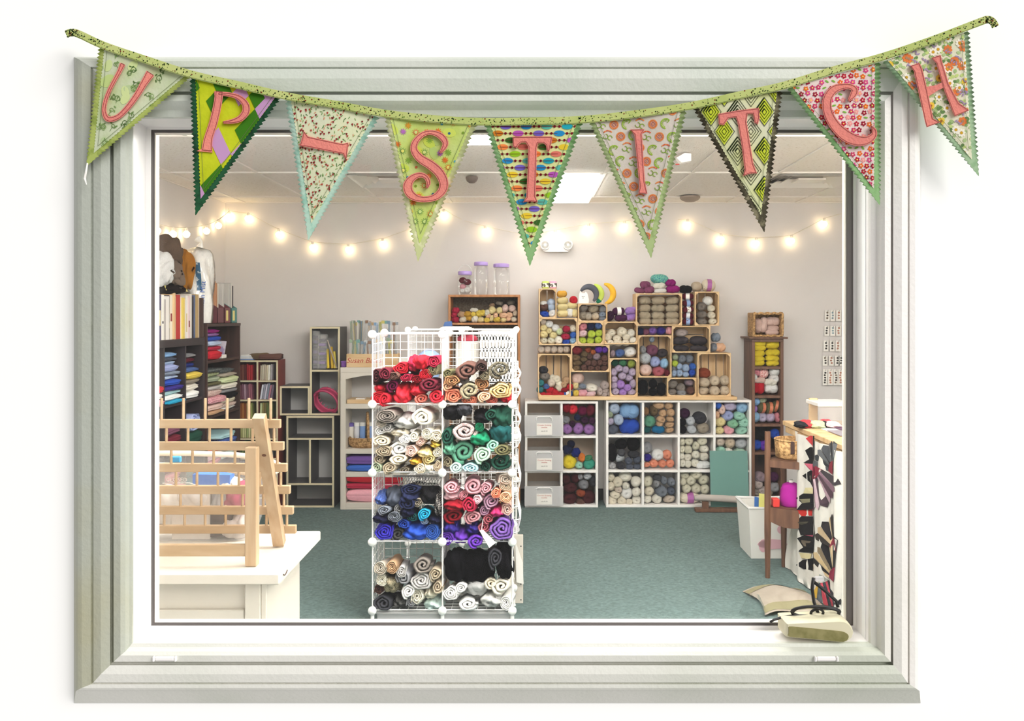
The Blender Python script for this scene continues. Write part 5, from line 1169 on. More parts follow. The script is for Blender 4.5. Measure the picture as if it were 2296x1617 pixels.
# ------------------------------------------------------------------ dark open cubes with pale edges
def edged_cube(name, lab, x0, x1, ytop, ybot, d, depth, shelves=(), dividers=(), floor=False):
    a, b, z0, z1 = X(x0, d), X(x1, d), (0.0 if floor else Z(ybot, d)), Z(ytop, d); T = .016; th = thing(name, lab, 'shelf', ((a+b)/2, d+depth/2, z0), 'dark open cube shelves'); m = M['darkside']
    def bd(nm, *q):
        pbox(nm, th, m, q[0], q[1], d+.004, d+depth, q[2], q[3]); pbox('pale_edge', th, M['ply'], q[0], q[1], d, d+.004, q[2], q[3])
    bd('side_panel', a, a+T, z0, z1); bd('side_panel', b-T, b, z0, z1); bd('top_panel', a+T, b-T, z1-T, z1); bd('bottom_panel', a+T, b-T, z0, z0+T)
    for s in shelves: z = Z(s, d); bd('shelf_board', a+T, b-T, z-T/2, z+T/2)
    for (px, ya, yb_) in dividers: x = X(px, d); bd('divider', x-T/2, x+T/2, Z(yb_, d)+T/2, Z(ya, d)-T/2)
    pbox('back_panel', th, M['greyback'], a+T, b-T, d+depth-.006, d+depth-.001, z0+T, z1-T)
    return th, a, b, z0, z1
DB = 7.2
edged_cube('dark_cube_shelf', 'lower dark cube shelf standing on the carpet', 642, 749, 933, 1138, DB, .28, (984.5, 1086), ((695, 984.5, 1086),), True)
edged_cube('dark_cube_shelf', 'small empty dark cube beside the tall one', 627.5, 694.5, 866, 931.5, DB, .28)
_, a, b, z0, z1 = edged_cube('dark_cube_shelf', 'tall dark cube with purple packets and a round loom', 695, 762, 733, 931.5, DB, .28, (831.5,))
zsh = Z(831.5, DB)+.009
for (px, w, hgt, c, lab) in ((706, .034, .30, '6A5A88', 'clear packet of purple loom parts, left in the tall dark cube'), (722, .036, .27, '7A5AA0', 'purple loom packet in the middle of the tall dark cube')):
    x = X(px, DB+.05); t = thing('loom_packet', lab, 'packet', (x, DB+.06, zsh), 'loom packets'); pbox('plastic_bag', t, M['hazeclear'], x-w-.006, x+w+.006, DB+.03, DB+.10, zsh, zsh+hgt+.03, .008)
    for k in range(7): pbox('loom_bar', t, M['paint'], x-w+.006, x+w-.006, DB+.045, DB+.085, zsh+.006+hgt*k/7, zsh+hgt*(k+.75)/7, .004, color=hexc(c if k % 2 else '4A4258'))
t = thing('yellow_loom', 'yellow plastic knitting loom leaning in the tall dark cube', 'loom', (X(743, DB), DB+.06, zsh))
for k, (px, h) in enumerate(((736, .17), (745, .19), (752, .15))): MB().tube([(X(px, DB+.05), DB+.05, zsh+.008), (X(px-5, DB+.05), DB+.10, zsh+h)], .012, 8).build('peg_bar', M['paint'], t, color=hexc(['E8C83A', 'D8B030', 'F0D860'][k]))
MB().tube([(X(735, DB+.05), DB+.035, zsh+.25), (X(756, DB+.05), DB+.04, zsh+.01)], .006, 6).build('needle', M['paint'], t, color=hexc('B8A89A'))
t = thing('round_loom', 'pink round knitting loom tilted in the tall dark cube', 'loom', (X(733, DB), DB+.06, z0+.017)); c = Vector((X(733, DB+.08), DB+.09, Z(899, DB+.08))); Mx = Matrix.Rotation(.60, 3, 'Y')@Matrix.Rotation(-1.15, 3, 'X'); MZ = []
def lp(a, r, h): return c+Mx@Vector((r*math.cos(a), r*.9*math.sin(a), h))
for h, rr in ((-.03, .115), (.03, .112)): MB().tube([lp(2*math.pi*k/28, rr, h) for k in range(28)], .010, 8, closed=True).build('ring', M['paint'], t, True, color=hexc('C8466E'))
mb = MB(); mb.grid(lambda u, v: lp(2*math.pi*u, .113, -.03+.06*v), 28, 2); mb.build('ring_wall', M['paint'], t, True, color=hexc('C04068'))
for k in range(22): MB().tube([lp(2*math.pi*k/22, .112, .03), lp(2*math.pi*k/22, .108, .066)], .0045, 5).build('peg', M['paint'], t, color=hexc('E07A9A'))

# ------------------------------------------------------------------ kit shelf with thin fabric packets
DK = 7.15; xsK = (533, 577, 621); ysK = (810, 855, 898, 941, 985, 1029, 1073, 1117)
a, b, z1 = X(531, DK), X(623, DK), Z(808, DK); th = thing('kit_shelf', 'small red brown cubby shelf with pale edges full of fabric packets', 'shelf', ((a+b)/2, DK+.1, 0)); T = .014
def kb(nm, q0, q1, q2, q3): pbox(nm, th, M['redback'], q0, q1, DK+.004, DK+.22, q2, q3); pbox('pale_edge', th, M['ply'], q0, q1, DK, DK+.004, q2, q3)
kb('side_panel', a, a+T, 0, z1); kb('side_panel', b-T, b, 0, z1); kb('top_panel', a+T, b-T, z1-T, z1); kb('divider', X(577, DK)-T/2, X(577, DK)+T/2, 0, z1-T)
zk = [z1-T]
for y in ysK[1:]:
    z = Z(y, DK); zk.append(z)
    kb('shelf_board', a+T, X(577, DK)-T/2, z-T/2, z+T/2); kb('shelf_board', X(577, DK)+T/2, b-T, z-T/2, z+T/2)
pbox('back_panel', th, M['redback'], a+T, b-T, DK+.21, DK+.22, 0, z1-T)
KC = [(['6E3A34', '7E4A40', '5E2A2A', 'A02C30', 'B8343A', 'B03038'], ['B8AE9A', 'CFC6B2', 'C2B4A0', 'E2D6B8', 'F0ECE0', 'A8A2A6']), (['7A4A5A', '8A5A6C', 'B090A0', '7A5060', 'A86A78', '9A5E6C'], ['D8D8E4', '9A9AA8', 'C8C4D4', '8C98A8', 'B07A8A', '7A6A7A']),
 (['9A5A2E', 'B0703A', '8A4A2A', 'A88A5A', '7A7A4A', '9AA05A'], ['C8D0A0', '8A7A4A', '7A6A42', '5E6A3A', '8A9A6A', '6E7A4E']), (['B8B878', 'D8D8A0', 'C8C890', 'A8B878', 'E0DCA8', 'C0C088'], ['5A4A3A', '3A3230', '6A5A4A', '2E2C30', '4E443E', '7A6A5A']),
 (['4A6A3E', '6A7A4A', '3E5A3A', '5A6A42', '7A8A5A', '4A5A38'], ['3A3A3E', '8A8A8E', '4A4648', '5E5A5C', '2E2C30', '9A989A']), (['2E3A5E', '3A4A6A', '22284A', '4A5A7A', '2A3254', '3E3E5E'], ['7A3A30', '8A4A38', '6A2E2A', '9A5A48', '5E2A28', '84403A'])]
NMK = [('red brown', 'cream'), ('mauve', 'lilac grey'), ('rust brown', 'olive'), ('pale yellow green', 'dark brown'), ('green', 'charcoal'), ('navy', 'brick')]
for r in range(6):
    for c in (0, 1):
        xa = (a+T+.004) if c == 0 else X(577, DK)+T/2+.004; zb = zk[r+1]+T/2+.001; zt_ = zk[r]-T/2-.012
        for k, hx in enumerate(KC[r][c]):
            x = xa+.005+k*.0175; lean = .02 if r == 1 else .004
            mb = MB().prism([(x, zb), (x+.013, zb), (x+.013+lean*(1 if c else -.2), zt_-R.uniform(0, .015)), (x+lean*(1 if c else -.2), zt_-R.uniform(0, .015))], lambda u, v, q: (u, q, v), DK+.012+R.uniform(0, .015), DK+.17)
            o = mb.build('fabric_packet', M['cloth'], None, color=hexc(hx)); tag(o, unique(f'{NMK[r][c]} fabric packet, {ORD[k]} in {"left" if c == 0 else "right"} cubby, {ORD[r]} row of kit shelf'), 'fabric', 'fabric packets in the kit shelf')
o = fold('brown', X(600, DK), DK+.10, z1+.001, .085, .09, .05, .1, 'dark brown folded cloth on the kit shelf', 'cloths on the kit shelf'); fold('olive brown', X(572, DK), DK+.11, z1+.001, .06, .08, .055, -.1, 'olive brown folded cloth on the kit shelf', 'cloths on the kit shelf')
t = thing('paper_stack', 'blue and white papers on the kit shelf', 'paper', (X(548, DK), DK+.1, z1))
for k, c in enumerate(('7C98C8', 'F2F2F2', 'E8ECF4', 'F6F6F6')): pbox('paper', t, M['paint'], X(535+k, DK), X(566-k*2, DK), DK+.02, DK+.18, z1+.001+k*.011, z1+.010+k*.011, color=hexc(c))
# ------------------------------------------------------------------ shelves along the left wall
XF = -2.36
yc = [6.19-.345*k for k in range(5)]; zc_ = [.03, .37, .705, 1.043, 1.47]
th = thing('cube_bookcase', 'black brown cube bookcase of folded fabric on the left wall', 'bookcase', ((XL+XF)/2, 5.5, 0)); m = M['espresso']
pbox('top_panel', th, m, XL+.003, XF, yc[4], yc[0], 1.42, 1.47, .002); pbox('bottom_panel', th, m, XL+.003, XF, yc[4], yc[0], 0, .03, .002)
for k, y in enumerate(yc):
    w = .04 if k in (0, 4) else .018; y0 = y-w if k == 0 else y if k == 4 else y-w/2
    pbox('divider' if 0 < k < 4 else 'side_panel', th, m, XL+.003, XF-.001*(0 < k < 4), y0, y0+w, .03, 1.42, .001)
for z in zc_[1:4]:
    for k in range(4):
        ya, yb_ = yc[k+1]+(.009 if k < 3 else .04), yc[k]-(.04 if k == 0 else .009)
        pbox('shelf_board', th, m, XL+.003, XF-.002, ya, yb_, z-.018, z, .001)
pbox('back_panel', th, m, XL+.003, XL+.008, yc[4]+.04, yc[0]-.04, .03, 1.42)
def stack(y0, y1, z, lst, where, group, xf=XF):
    n = len(lst)
    for k, it in enumerate(lst):
        c, h = it[:2]; p = it[2] if len(it) > 2 else 0
        cnt = [q[0] for q in lst].count(c); lab = f'{c} folded fabric {where}' if cnt == 1 else f'{c} folded fabric, {ORD[k]} from the bottom, {where}'
        fold(c, xf-.15+p+R.uniform(-.012, .012), (y0+y1)/2, z+.001, (y1-y0)/2-.012, .13, h, math.pi/2, lab, group); z += h*.97
GF = 'folded fabrics in the cube bookcase'
c0, c1, c2_ = (5.86, 6.14), (5.51, 5.82), (5.17, 5.48)
stack(*c0, 1.043, [('white', .052), ('ivory', .056), ('taupe', .036, .01), ('yellow', .046, .02), ('denim blue', .034, -.01), ('dark blue', .032, -.03), ('maroon', .04, -.03), ('grey', .03, -.02)], 'in top far cube of bookcase', GF)
stack(*c1, 1.043, [('turquoise', .022, .03), ('white', .036, .02), ('aqua', .032), ('indigo', .032, .02), ('royal blue', .04, .015), ('pale blue', .03, -.01), ('blue grey', .026, -.01), ('periwinkle', .045, -.015), ('powder blue', .024, -.03), ('slate', .026, -.03), ('light blue', .036, -.03)], 'in top near cube of bookcase', GF)
stack(*c2_, 1.043, [('pink', .05, .03), ('white', .04, .03), ('red', .05, .03)], 'in top cube at window edge', GF)
stack(*c1, .705, [('blush', .018), ('purple', .03), ('maroon', .075), ('dusty plum', .05)], 'in second near cube', GF)
stack(*c0, .705, [('lilac', .022), ('forest green', .085, .02)], 'in second far cube', GF)
o = bpy.data.objects.new('fabric_roll', ROLLS[2]); o.scale = (.085, .13, .065); o.rotation_euler = (0, 0, math.pi/2); o.location = (XF-.13, 5.99, .705+.105+.067); put(o); tag(o, 'light blue fabric roll in the second far cube', 'fabric', 'folded fabrics in the cube bookcase'); tint(o, 'periwinkle', 'cloth')
stack(*c1, .37, [('hot pink', .04), ('pale pink', .035, .02), ('pink', .045, .03), ('crimson', .04, .01), ('rose', .05), ('dark magenta', .045)], 'in third near cube', GF)
stack(*c2_, .37, [('yellow', .06, .03), ('pale yellow', .05, .02), ('cream', .05, .02)], 'in third cube at window edge', GF)
for k, (z, s) in enumerate(((.43, .055), (.52, .05))):
    o = bpy.data.objects.new('yarn_hank', HANKS[0]); o.scale = (.13, .08, s); o.rotation_euler = (0, 0, math.pi/2); o.location = (XF-.10, 6.0, z); put(o); tag(o, f'{"lower" if k == 0 else "upper"} teal yarn hank in the third far cube', 'yarn', 'teal hanks in the bookcase'); tint(o, 'teal', 'yarn')

th = thing('brown_bookcase', 'dark brown bookcase between the cube bookcase and the corner', 'bookcase', ((XL+XF)/2, 6.58, 0)); m = M['mahog']; ya, yb_ = 6.225, 6.95
pbox('top_panel', th, m, XL+.003, XF+.004, ya, yb_, 1.548, 1.57, .002); pbox('side_panel', th, m, XL+.003, XF, ya, ya+.02, 0, 1.548, .001); pbox('side_panel', th, m, XL+.003, XF, yb_-.02, yb_, 0, 1.548, .001)
for z in (1.296, .883, .50, .08): pbox('shelf_board', th, m, XL+.003, XF-.003, ya+.02, yb_-.02, z-.02, z, .001)
pbox('back_panel', th, m, XL+.003, XL+.008, ya+.02, yb_-.02, 0, 1.548)
GB = 'folded fabrics in the brown bookcase'; n1, n2 = (6.25, 6.58), (6.59, 6.92)
stack(6.30, 6.56, 1.296, [('red', .07, .03), ('crimson', .035, .01), ('pale blue', .04, .01), ('royal blue', .036), ('orchid', .025), ('magenta', .03)], 'on top shelf of brown bookcase', GB)
stack(*n1, .883, [('tan', .03, .02), ('blush', .055, .03), ('pink print', .055, .03), ('floral print', .05, .01), ('pale grey', .03), ('olive', .03), ('sage', .04), ('green plaid', .035), ('dark plaid', .03)], 'in near stack of brown bookcase', GB)
stack(*n2, .883, [('white', .025), ('floral print', .03), ('celery', .04), ('black', .045, .03), ('grey', .03), ('ivory', .05, .01), ('pale green', .05, .02), ('stone', .03, .01), ('dark plaid', .035)], 'in far stack of brown bookcase', GB)
stack(*n1, .50, [('rose', .04), ('pale pink', .05), ('salmon', .05)], 'low in near stack of brown bookcase', GB)
stack(*n2, .50, [('aqua white', .05), ('stone', .06), ('blue print', .05), ('aqua', .05)], 'low in far stack of brown bookcase', GB)
t = thing('fabric_package', 'lilac and white fabric package standing on the brown bookcase shelf', 'package', (XF-.12, 6.72, 1.296))
MB().prism([(0, 0), (.15, 0), (.17, .13), (.01, .145)], lambda u, v, q: (XF-.20+u, 6.70+q, 1.297+v), 0, .02).build('package', mat('lilac_print_package', 'E4DCEA', .5, c2='A898C0', scale=14, thr=(.48, .56)), t)
pbox('card', t, M['paper'], XF-.18, XF-.02, 6.60, 6.69, 1.297, 1.325, .003)
# books
BK = [('cream', 'E8DCC8', .028), ('teal', '6F9498', .024), ('navy', '3A3560', .034), ('white', 'F2EEE6', .026), ('grey spiral', 'B8B0AC', .030), ('white', 'EFE9E4', .040), ('thin black', '2E2630', .012), ('cream', 'EDE4D4', .030),
 ('DIV', '', .018), ('cream', 'E6DCC6', .026), ('thick red', 'B82C2C', .050), ('ivory', 'E9E0D2', .022), ('yellow', 'E8CC62', .030), ('cream', 'EADFD4', .026), ('white', 'F3EEEA', .026), ('pale pink', 'E8D2D2', .024), ('cream', 'E9E2D8', .032), ('black', '28262C', .018), ('slate blue', '56688E', .034), ('tan', 'B89C6A', .028), ('white', 'F1ECE6', .030)]
y = 5.40; cnt = {}; seen = {}
for c, h, w in BK: cnt[c] = cnt.get(c, 0)+1
for c, h, w in BK:
    w *= 1.26; hh = R.uniform(.265, .315); xb = XF-.02-R.uniform(0, .012); dep = R.uniform(.19, .22)
    if c == 'DIV': pbox('bookend', None, M['pine'], xb-.2, xb+.012, y, y+w, 1.471, 1.80, .002); q = bpy.data.objects['bookend']; tag(q, 'pale wooden bookend between the books', 'bookend'); y += w+.001; continue
    seen[c] = seen.get(c, 0)+1; lab = f'{c} book on top of the cube bookcase' if cnt[c] == 1 else f'{c} book, {ORD[seen[c]-1]} of its colour from left, on cube bookcase'
    t = thing('book', lab, 'book', (xb-dep/2, y+w/2, 1.471), 'books on the cube bookcase')
    mb = MB(); k = .002; mb.box(xb-k, xb, y, y+w, 1.471, 1.471+hh); mb.box(xb-dep, xb-k, y, y+k, 1.471, 1.471+hh); mb.box(xb-dep, xb-k, y+w-k, y+w, 1.471, 1.471+hh); mb.build('cover', M['paint'], t, color=hexc(h))
    pbox('pages', t, M['paper'], xb-dep+.004, xb-k-.001, y+k, y+w-k, 1.474, 1.471+hh-.004)
    if R.random() < .6: pbox('spine_label', t, M['paint'], xb, xb+.0008, y+w*.2, y+w*.8, 1.50+R.uniform(0, .1), 1.56+R.uniform(.02, .14), color=hexc(R.choice(['F4F0E8', '8A2A2A', '3A3A4A', 'D8C89A'])))
    y += w+.001
t = thing('bookend', 'dark brown bookend at the far end of the books', 'bookend', (XF-.1, y+.01, 1.471)); pbox('upright', t, M['mahog'], XF-.24, XF-.004, y, y+.016, 1.471, 1.76, .002); pbox('foot', t, M['mahog'], XF-.24, XF-.004, y+.016, y+.05, 1.471, 1.476)
for k, yy in enumerate((5.64, 5.77, 5.90)):
    o = MB().prism([(0, 0), (.10, 0), (.09, .035), (.012, .035)], lambda u, v, q: (XF-.05-.02*v/.035+q, yy+u, 1.80+v), 0, .004).build('index_card', mat('yellow_card', 'F2DE86', .7)); tag(o, f'yellow index card sticking up from the books, {ORD[k]} from left', 'card', 'yellow cards on the books')
def lump(mesh, px0, px1, py0, py1, d, col, lab, rot=0, dep=.10, fur=True, name='fur_fabric'):
    o = bpy.data.objects.new(name, mesh); o.scale = ((px1-px0)/2/FPX*d, dep, (py1-py0)/2/FPX*d); o.rotation_euler = (0, rot, 0); o.location = P((px0+px1)/2, (py0+py1)/2, d); put(o); tag(o, lab, 'fabric', 'fur fabrics on the books'); o.color = hexc(col)
    o.material_slots[0].link = 'OBJECT'; o.material_slots[0].material = M['fluff']; return o
lump(BUNDLES[0], 330, 402, 534, 628, 5.80, '6E5A4C', 'large dark brown fur fabric bundle above the books', .3, .09); lump(BUNDLES[1], 325, 386, 570, 642, 5.62, 'F8F6F4', 'white fluffy fleece bundle above the books', .1, .08)
lump(BUNDLES[2], 380, 408, 586, 644, 5.72, '8A7768', 'grey brown rolled fur above the books', -.25, .07); lump(BUNDLES[3], 392, 432, 562, 646, 6.02, 'C07F30', 'ochre fur fabric bundle above the books', 0, .08)
lump(BUNDLES[1], 340, 408, 634, 660, 5.75, '2E2422', 'flat black lump put in as shade under the fur bundles', 0, .10)  # dark lump stands in for the shade beneath the bundles
# plastic bag of batting
t = thing('batting_bag', 'tall clear bag of white batting with blue lettering', 'bag', (-2.47, 6.33, 1.571)); base = Vector((-2.47, 6.33, 1.571)); ph = 2*math.pi
def bagp(u, v, k=1.0):
    a = u*ph; r = (.085+.02*math.sin(v*3)+.012*math.sin(5*a+9*v))*k*(1 if v < .9 else max(.08, math.sqrt(max(0, 1-((v-.9)/.1)**2)))); lean = -.05*v
    return base+Vector((r*1.1*math.cos(a)+lean*.3, r*math.sin(a)-lean, .004+.575*v))
MB().grid(lambda u, v: bagp(u, v, .93), 28, 20).build('batting', M['fluff'], t, True, color=hexc('F6F3EE'))
MB().grid(lambda u, v: bagp(u, v, 1.0), 28, 20).build('plastic_bag', glassy('bag_film', 'FCFCFC', .9, .12), t, True)
MB().tube([base+Vector((0, .045, .57)), base+Vector((.01, .05, .61)), base+Vector((-.02, .05, .64))], [.03, .012, .03], 8).build('gathered_top', M['fluff'], t, color=hexc('F6F3EE'))
mb = MB().grid(lambda u, v: bagp(.80+.05*u-.03*v, .42+.36*v, 1.02), 4, 10); mb.build('printed_band', mat('blue_print_film', '3A6A8E', .4, c2='D8E4EA', scale=30, thr=(.55, .6)), t)
text('Mountain Mist', base+Vector((.062, -.068, .17)), .05, M['blueink'], t, rot=(math.pi/2, math.radians(-86), math.radians(38)))
# magazine files
for k, (y0, hx, mg, lab) in enumerate(((6.47, '6E3A40', ['C8906A', 'B87E5A', 'D8D2C8'], 'maroon magazine file on the brown bookcase'), (6.62, '7A3E44', ['D0CCC8', 'C8C4C0'], 'slim maroon magazine file on the brown bookcase'), (6.77, '4E8A86', ['C9C6C2', 'BDBAB8', 'D4D0CC', '3A3236'], 'teal magazine file with a yellow label'))):
    w = .13; t = thing('magazine_file', lab, 'magazine file', (XF-.13, y0+w/2, 1.571), 'magazine files on the brown bookcase'); z = 1.571; mb = MB()
    prof = [(-.26, 0), (0, 0), (0, .12), (-.12, .20), (-.26, .29)]
    for q in (0, w-.004): mb.prism(prof, lambda u, v, s, q=q: (XF-.01+u, y0+q+s, z+v), 0, .004)
    mb.box(XF-.014, XF-.01, y0, y0+w, z, z+.12); mb.box(XF-.27, XF-.266, y0, y0+w, z, z+.29); mb.box(XF-.27, XF-.01, y0, y0+w, z, z+.004)
    mb.build('file_box', M['paint'], t, color=hexc(hx))
    if k > 0: pbox('yellow_label', t, M['paint'], XF-.0098, XF-.009, y0+.03, y0+.075, z+.02, z+.10, color=hexc('EADB8A'))
    for q, c in enumerate(mg):
        o = MB().box(XF-.255, XF-.035, y0+.010+q*.028, y0+.030+q*.028, z+.005, z+R.uniform(.30, .325)).build('magazine', M['paint'], None, color=hexc(c)); tag(o, f'{["tan", "grey", "pale grey"][k]} magazine, {ORD[q]} in the {["first", "second", "teal"][k]} magazine file', 'magazine', 'magazines in the files')

# ------------------------------------------------------------------ white table with peg rack and clear tote
t = thing('white_table', 'white painted table with panelled base at lower left', 'table', (-1.5, 3.17, 0)); m = M['whitewood']; x1 = -.848
pbox('table_top', t, m, -2.3, x1, 2.888, 3.465, .712, .75, .004)
bx = -.912
pbox('side_panel', t, m, bx-.02, bx, 2.955, 3.385, 0, .712, .003); pbox('corner_post', t, m, bx-.075, bx-.02, 2.950, 2.99, 0, .712, .003); pbox('front_panel', t, m, -2.25, bx-.080, 2.985, 2.998, 0, .712, .002); pbox('back_panel', t, m, -2.25, bx-.02, 3.37, 3.385, 0, .712)
pbox('lower_rail', t, m, -2.25, bx-.080, 2.962, 2.985, 0, .60, .003)
mb = MB().tube([(x1+.001, 2.93+.05*k/8, .735-.008*math.sin(math.pi*k/8)) for k in range(9)], .0022, 5); mb.build('scratch_mark', M['mahog'], t)
t = thing('peg_rack', 'pale wooden spool rack with rows of pegs on the white table', 'rack', (-1.3, 3.1, .75)); zt = .7512
def lean(q): return Vector((0, 3.253-.253*q, zt+.533*q))
def slant(x, w, q0, q1, th_, off, m, nm):
    a, b = lean(q0), lean(q1); n = Vector((0, -(b-a).z, (b-a).y)).normalized(); 
    pr = [(x-w/2, 0), (x+w/2, 0), (x+w/2, 1), (x-w/2, 1)]
    mb = MB()
    v = [Vector((xx, 0, 0))+(a if s == 0 else b)+n*o_ for s in (0, 1) for o_ in (off, off+th_) for xx in (x-w/2, x+w/2)]
    bi = mb.pts(v)
    for f in ((0, 1, 5, 4), (2, 6, 7, 3), (0, 4, 6, 2), (1, 3, 7, 5), (0, 2, 3, 1), (4, 5, 7, 6)): mb.face([bi+i for i in f])
    return mb.build(nm, m, t)
for x in (-.947, -1.72): slant(x, .041, .035, 1.0, .035, 0, M['rackpost'], 'leaning_post')
for q in (.914, .753, .592, .424, .263, .11):
    c = lean(q); c2 = lean(q+.001); n = Vector((0, -(c2-c).z, (c2-c).y)).normalized(); cc = c-n*.012
    pbox('rail', t, M['rackwood'], -1.78, -.885, cc.y-.010, cc.y+.010, cc.z-.0155, cc.z+.0155, .002)
    for k in range(11):
        x = -.92-.078*k; dr = Vector((0, .02, 1)); a = cc+Vector((x, -.004, .010)); b = a+dr*.082
        MB().tube([a, b], .0052, 4).build('peg', M['rackwood'], t)
for x in (-.971, -1.70): pbox('support_post', t, M['rackpost'], x-.020, x+.020, 2.965, 3.000, zt, 1.168, .002)
pbox('front_rail', t, M['rackwood'], -1.72, -.991, 2.972, 2.992, .785, .826, .002)
mb = MB().lathe([(.007, 0), (.004, -.0012)], (-.945, lean(.74).y-.04, lean(.74).z), 10, axis='Y')
c = lean(.74); n = Vector((0, -.533, -.253)).normalized()
mb = MB(); ring_ = [Vector((-.945, 0, 0))+c+n*.0362+Vector((.008*math.cos(a), 0, 0))+(lean(1)-lean(0)).normalized()*.006*math.sin(a) for a in (ph*k/12 for k in range(12))]; mb.poly(ring_); mb.build('wood_knot', mat('dark_knot', '6E4630', .7), t)
# tote
t = thing('clear_tote', 'big clear plastic tote with a cream rim behind the peg rack', 'storage tote', (-1.4, 3.40, zt))
def tote(u, v, k=0):
    """u around, v up"""
    a = u*ph; cx, cy = -1.42, 3.375+.02*v; hx, hy = .322+.085*v, .088+.055*v; c, s = math.cos(a), math.sin(a); e = .35
    return Vector((cx+(hx-k)*math.copysign(abs(c)**e, c), cy+(hy-k)*math.copysign(abs(s)**e, s), zt+.004+k+.30*v-(.05*v*max(0, c))))
MB().grid(lambda u, v: tote(u, v), 48, 8).build('tote_body', M['hazeclear'], t, True)
MB().poly([tote(k/48, 0) for k in range(48)]).build('tote_base', M['hazeclear'], t)
MB().tube([tote(k/48, 1.0) for k in range(48)], .012, 8, closed=True).build('rim', mat('cream_rim_plastic', 'F3E4CE', .4), t, True)
pbox('latch_clip', t, M['paint'], X(398, 3.3), X(420, 3.3), 3.235, 3.25, Z(1036, 3.25), Z(1022, 3.25), .004, color=hexc('4FA8E0'))
text('CLOSED', P(397, 1076, 3.262)+Vector((0, -.004, 0)), .022, M['plastic'], t)
MB().tube([P(365, 1084, 3.258), P(425, 1083, 3.258), P(440, 1088, 3.258), P(500, 1098, 3.258)], .002, 5).build('moulded_line', M['plastic'], t)
def tbox(px0, px1, py0, py1, d, c, lab, name, cat='packet', th_=.05):
    o = MB().prism([(px0, py1), (px1, py1+R.uniform(-4, 4)), (px1+R.uniform(-3, 3), py0+R.uniform(-3, 6)), (px0+R.uniform(-3, 3), py0)], lambda u, v, q: P(u, v, d)+Vector((0, q, 0)), 0, th_).build(name, M['cloth'], None, color=hexc(c)); tag(o, lab, cat, 'things inside the clear tote'); return o
tbox(432, 514, 1064, 1098, 3.315, '3F7FDC', 'bright blue packet in the clear tote', 'fabric_packet'); tbox(385, 470, 1098, 1210, 3.318, 'F2EAE2', 'cream paper packet standing in the clear tote', 'paper_packet')
tbox(470, 520, 1150, 1205, 3.325, '3A3034', 'black cloth packet in the clear tote', 'fabric_packet'); tbox(395, 465, 1155, 1200, 3.33, 'E9E0D8', 'white envelope low in the clear tote', 'envelope', th_=.02)
for (x, y, rx, ry, c, lab) in ((375, 1130, 40, 40, 'F4EEE8', 'white tissue bundle in the clear tote'), (533, 1115, 26, 32, 'A83A5E', 'dark pink yarn cone in the clear tote'), (500, 1120, 20, 26, 'B8B8BC', 'grey yarn ball in the clear tote'), (530, 1180, 26, 28, 'CFC6C0', 'pale grey cloth bundle in the clear tote'), (440, 1115, 36, 26, 'F2EDEA', 'white cloth bundle in the clear tote'), (520, 1088, 18, 16, 'EDE2D2', 'cream yarn ball on top in the clear tote')):
    d = 3.36; o = bpy.data.objects.new('cloth_bundle', R.choice(BUNDLES)); o.scale = (rx/FPX*d, .055, ry/FPX*d); o.location = P(x, y, d); put(o); o.color = hexc(c); tag(o, lab, 'fabric', 'things inside the clear tote')

# ------------------------------------------------------------------ narrow brown bookcase on the right
thJ, aJ, bJ, zJ = bookcase('narrow_bookcase', 'narrow walnut bookcase with shelves of yarn on the right', 1686, 1757, 760, DU, .27, (822, 887, 951, 1014, 1115), M['walnut'], M['mahog'], T=.026)
pbox('cornice', thJ, M['walnut'], aJ-.03, bJ+.03, DU-.025, DU+.28, zJ, zJ+.016, .003)
GJ = 'yarn in the narrow bookcase'
yarn_items('222,386,56,27,bright yellow,s;222,424,58,25,bright yellow,s;218,468,55,28,bright yellow,s;215,510,52,24,bright yellow,s;215,545,52,24,bright yellow,s;335,396,58,38,bright yellow,s;335,462,60,28,bright yellow,s;332,508,62,26,bright yellow,s;332,545,58,22,bright yellow,s', CJ, DU+.006, 'narrow bookcase, yellow shelf', GJ)
yarn_items('262,625,44,45,red and white marl;207,615,38,36,rose;348,612,42,34,white,s;350,668,44,38,white;184,652,24,30,white;226,680,50,24,blush,s;192,737,34,50,red,s;236,740,34,50,red,s;315,697,54,28,ivory,s;325,745,58,42,white,s', CJ, DU+.006, 'narrow bookcase, red and white shelf', GJ)
yarn_items('200,850,32,32,light blue;250,834,36,28,sage;190,907,28,32,lilac;250,897,38,44,olive,B;310,902,40,48,olive,B;365,884,34,46,olive,B;200,972,38,42,sky blue;257,975,40,40,lilac grey;317,975,38,40,lavender;374,975,30,40,rose', CJ, DU+.006, 'narrow bookcase, olive shelf', GJ)
yarn_items('235,1110,68,46,black,s;352,1105,38,42,royal blue;207,1195,44,46,royal blue;272,1198,44,46,violet', CJ, DU+.006, 'narrow bookcase, dark shelf', GJ)
yarn_items('230,1450,50,46,mauve grey;215,1505,40,40,mushroom;252,1555,40,36,mushroom;205,1568,40,34,taupe grey;350,1530,45,40,grey;350,1450,36,40,plum;300,1572,40,32,taupe', CJ, DU+.006, 'narrow bookcase, lowest shelf', GJ)
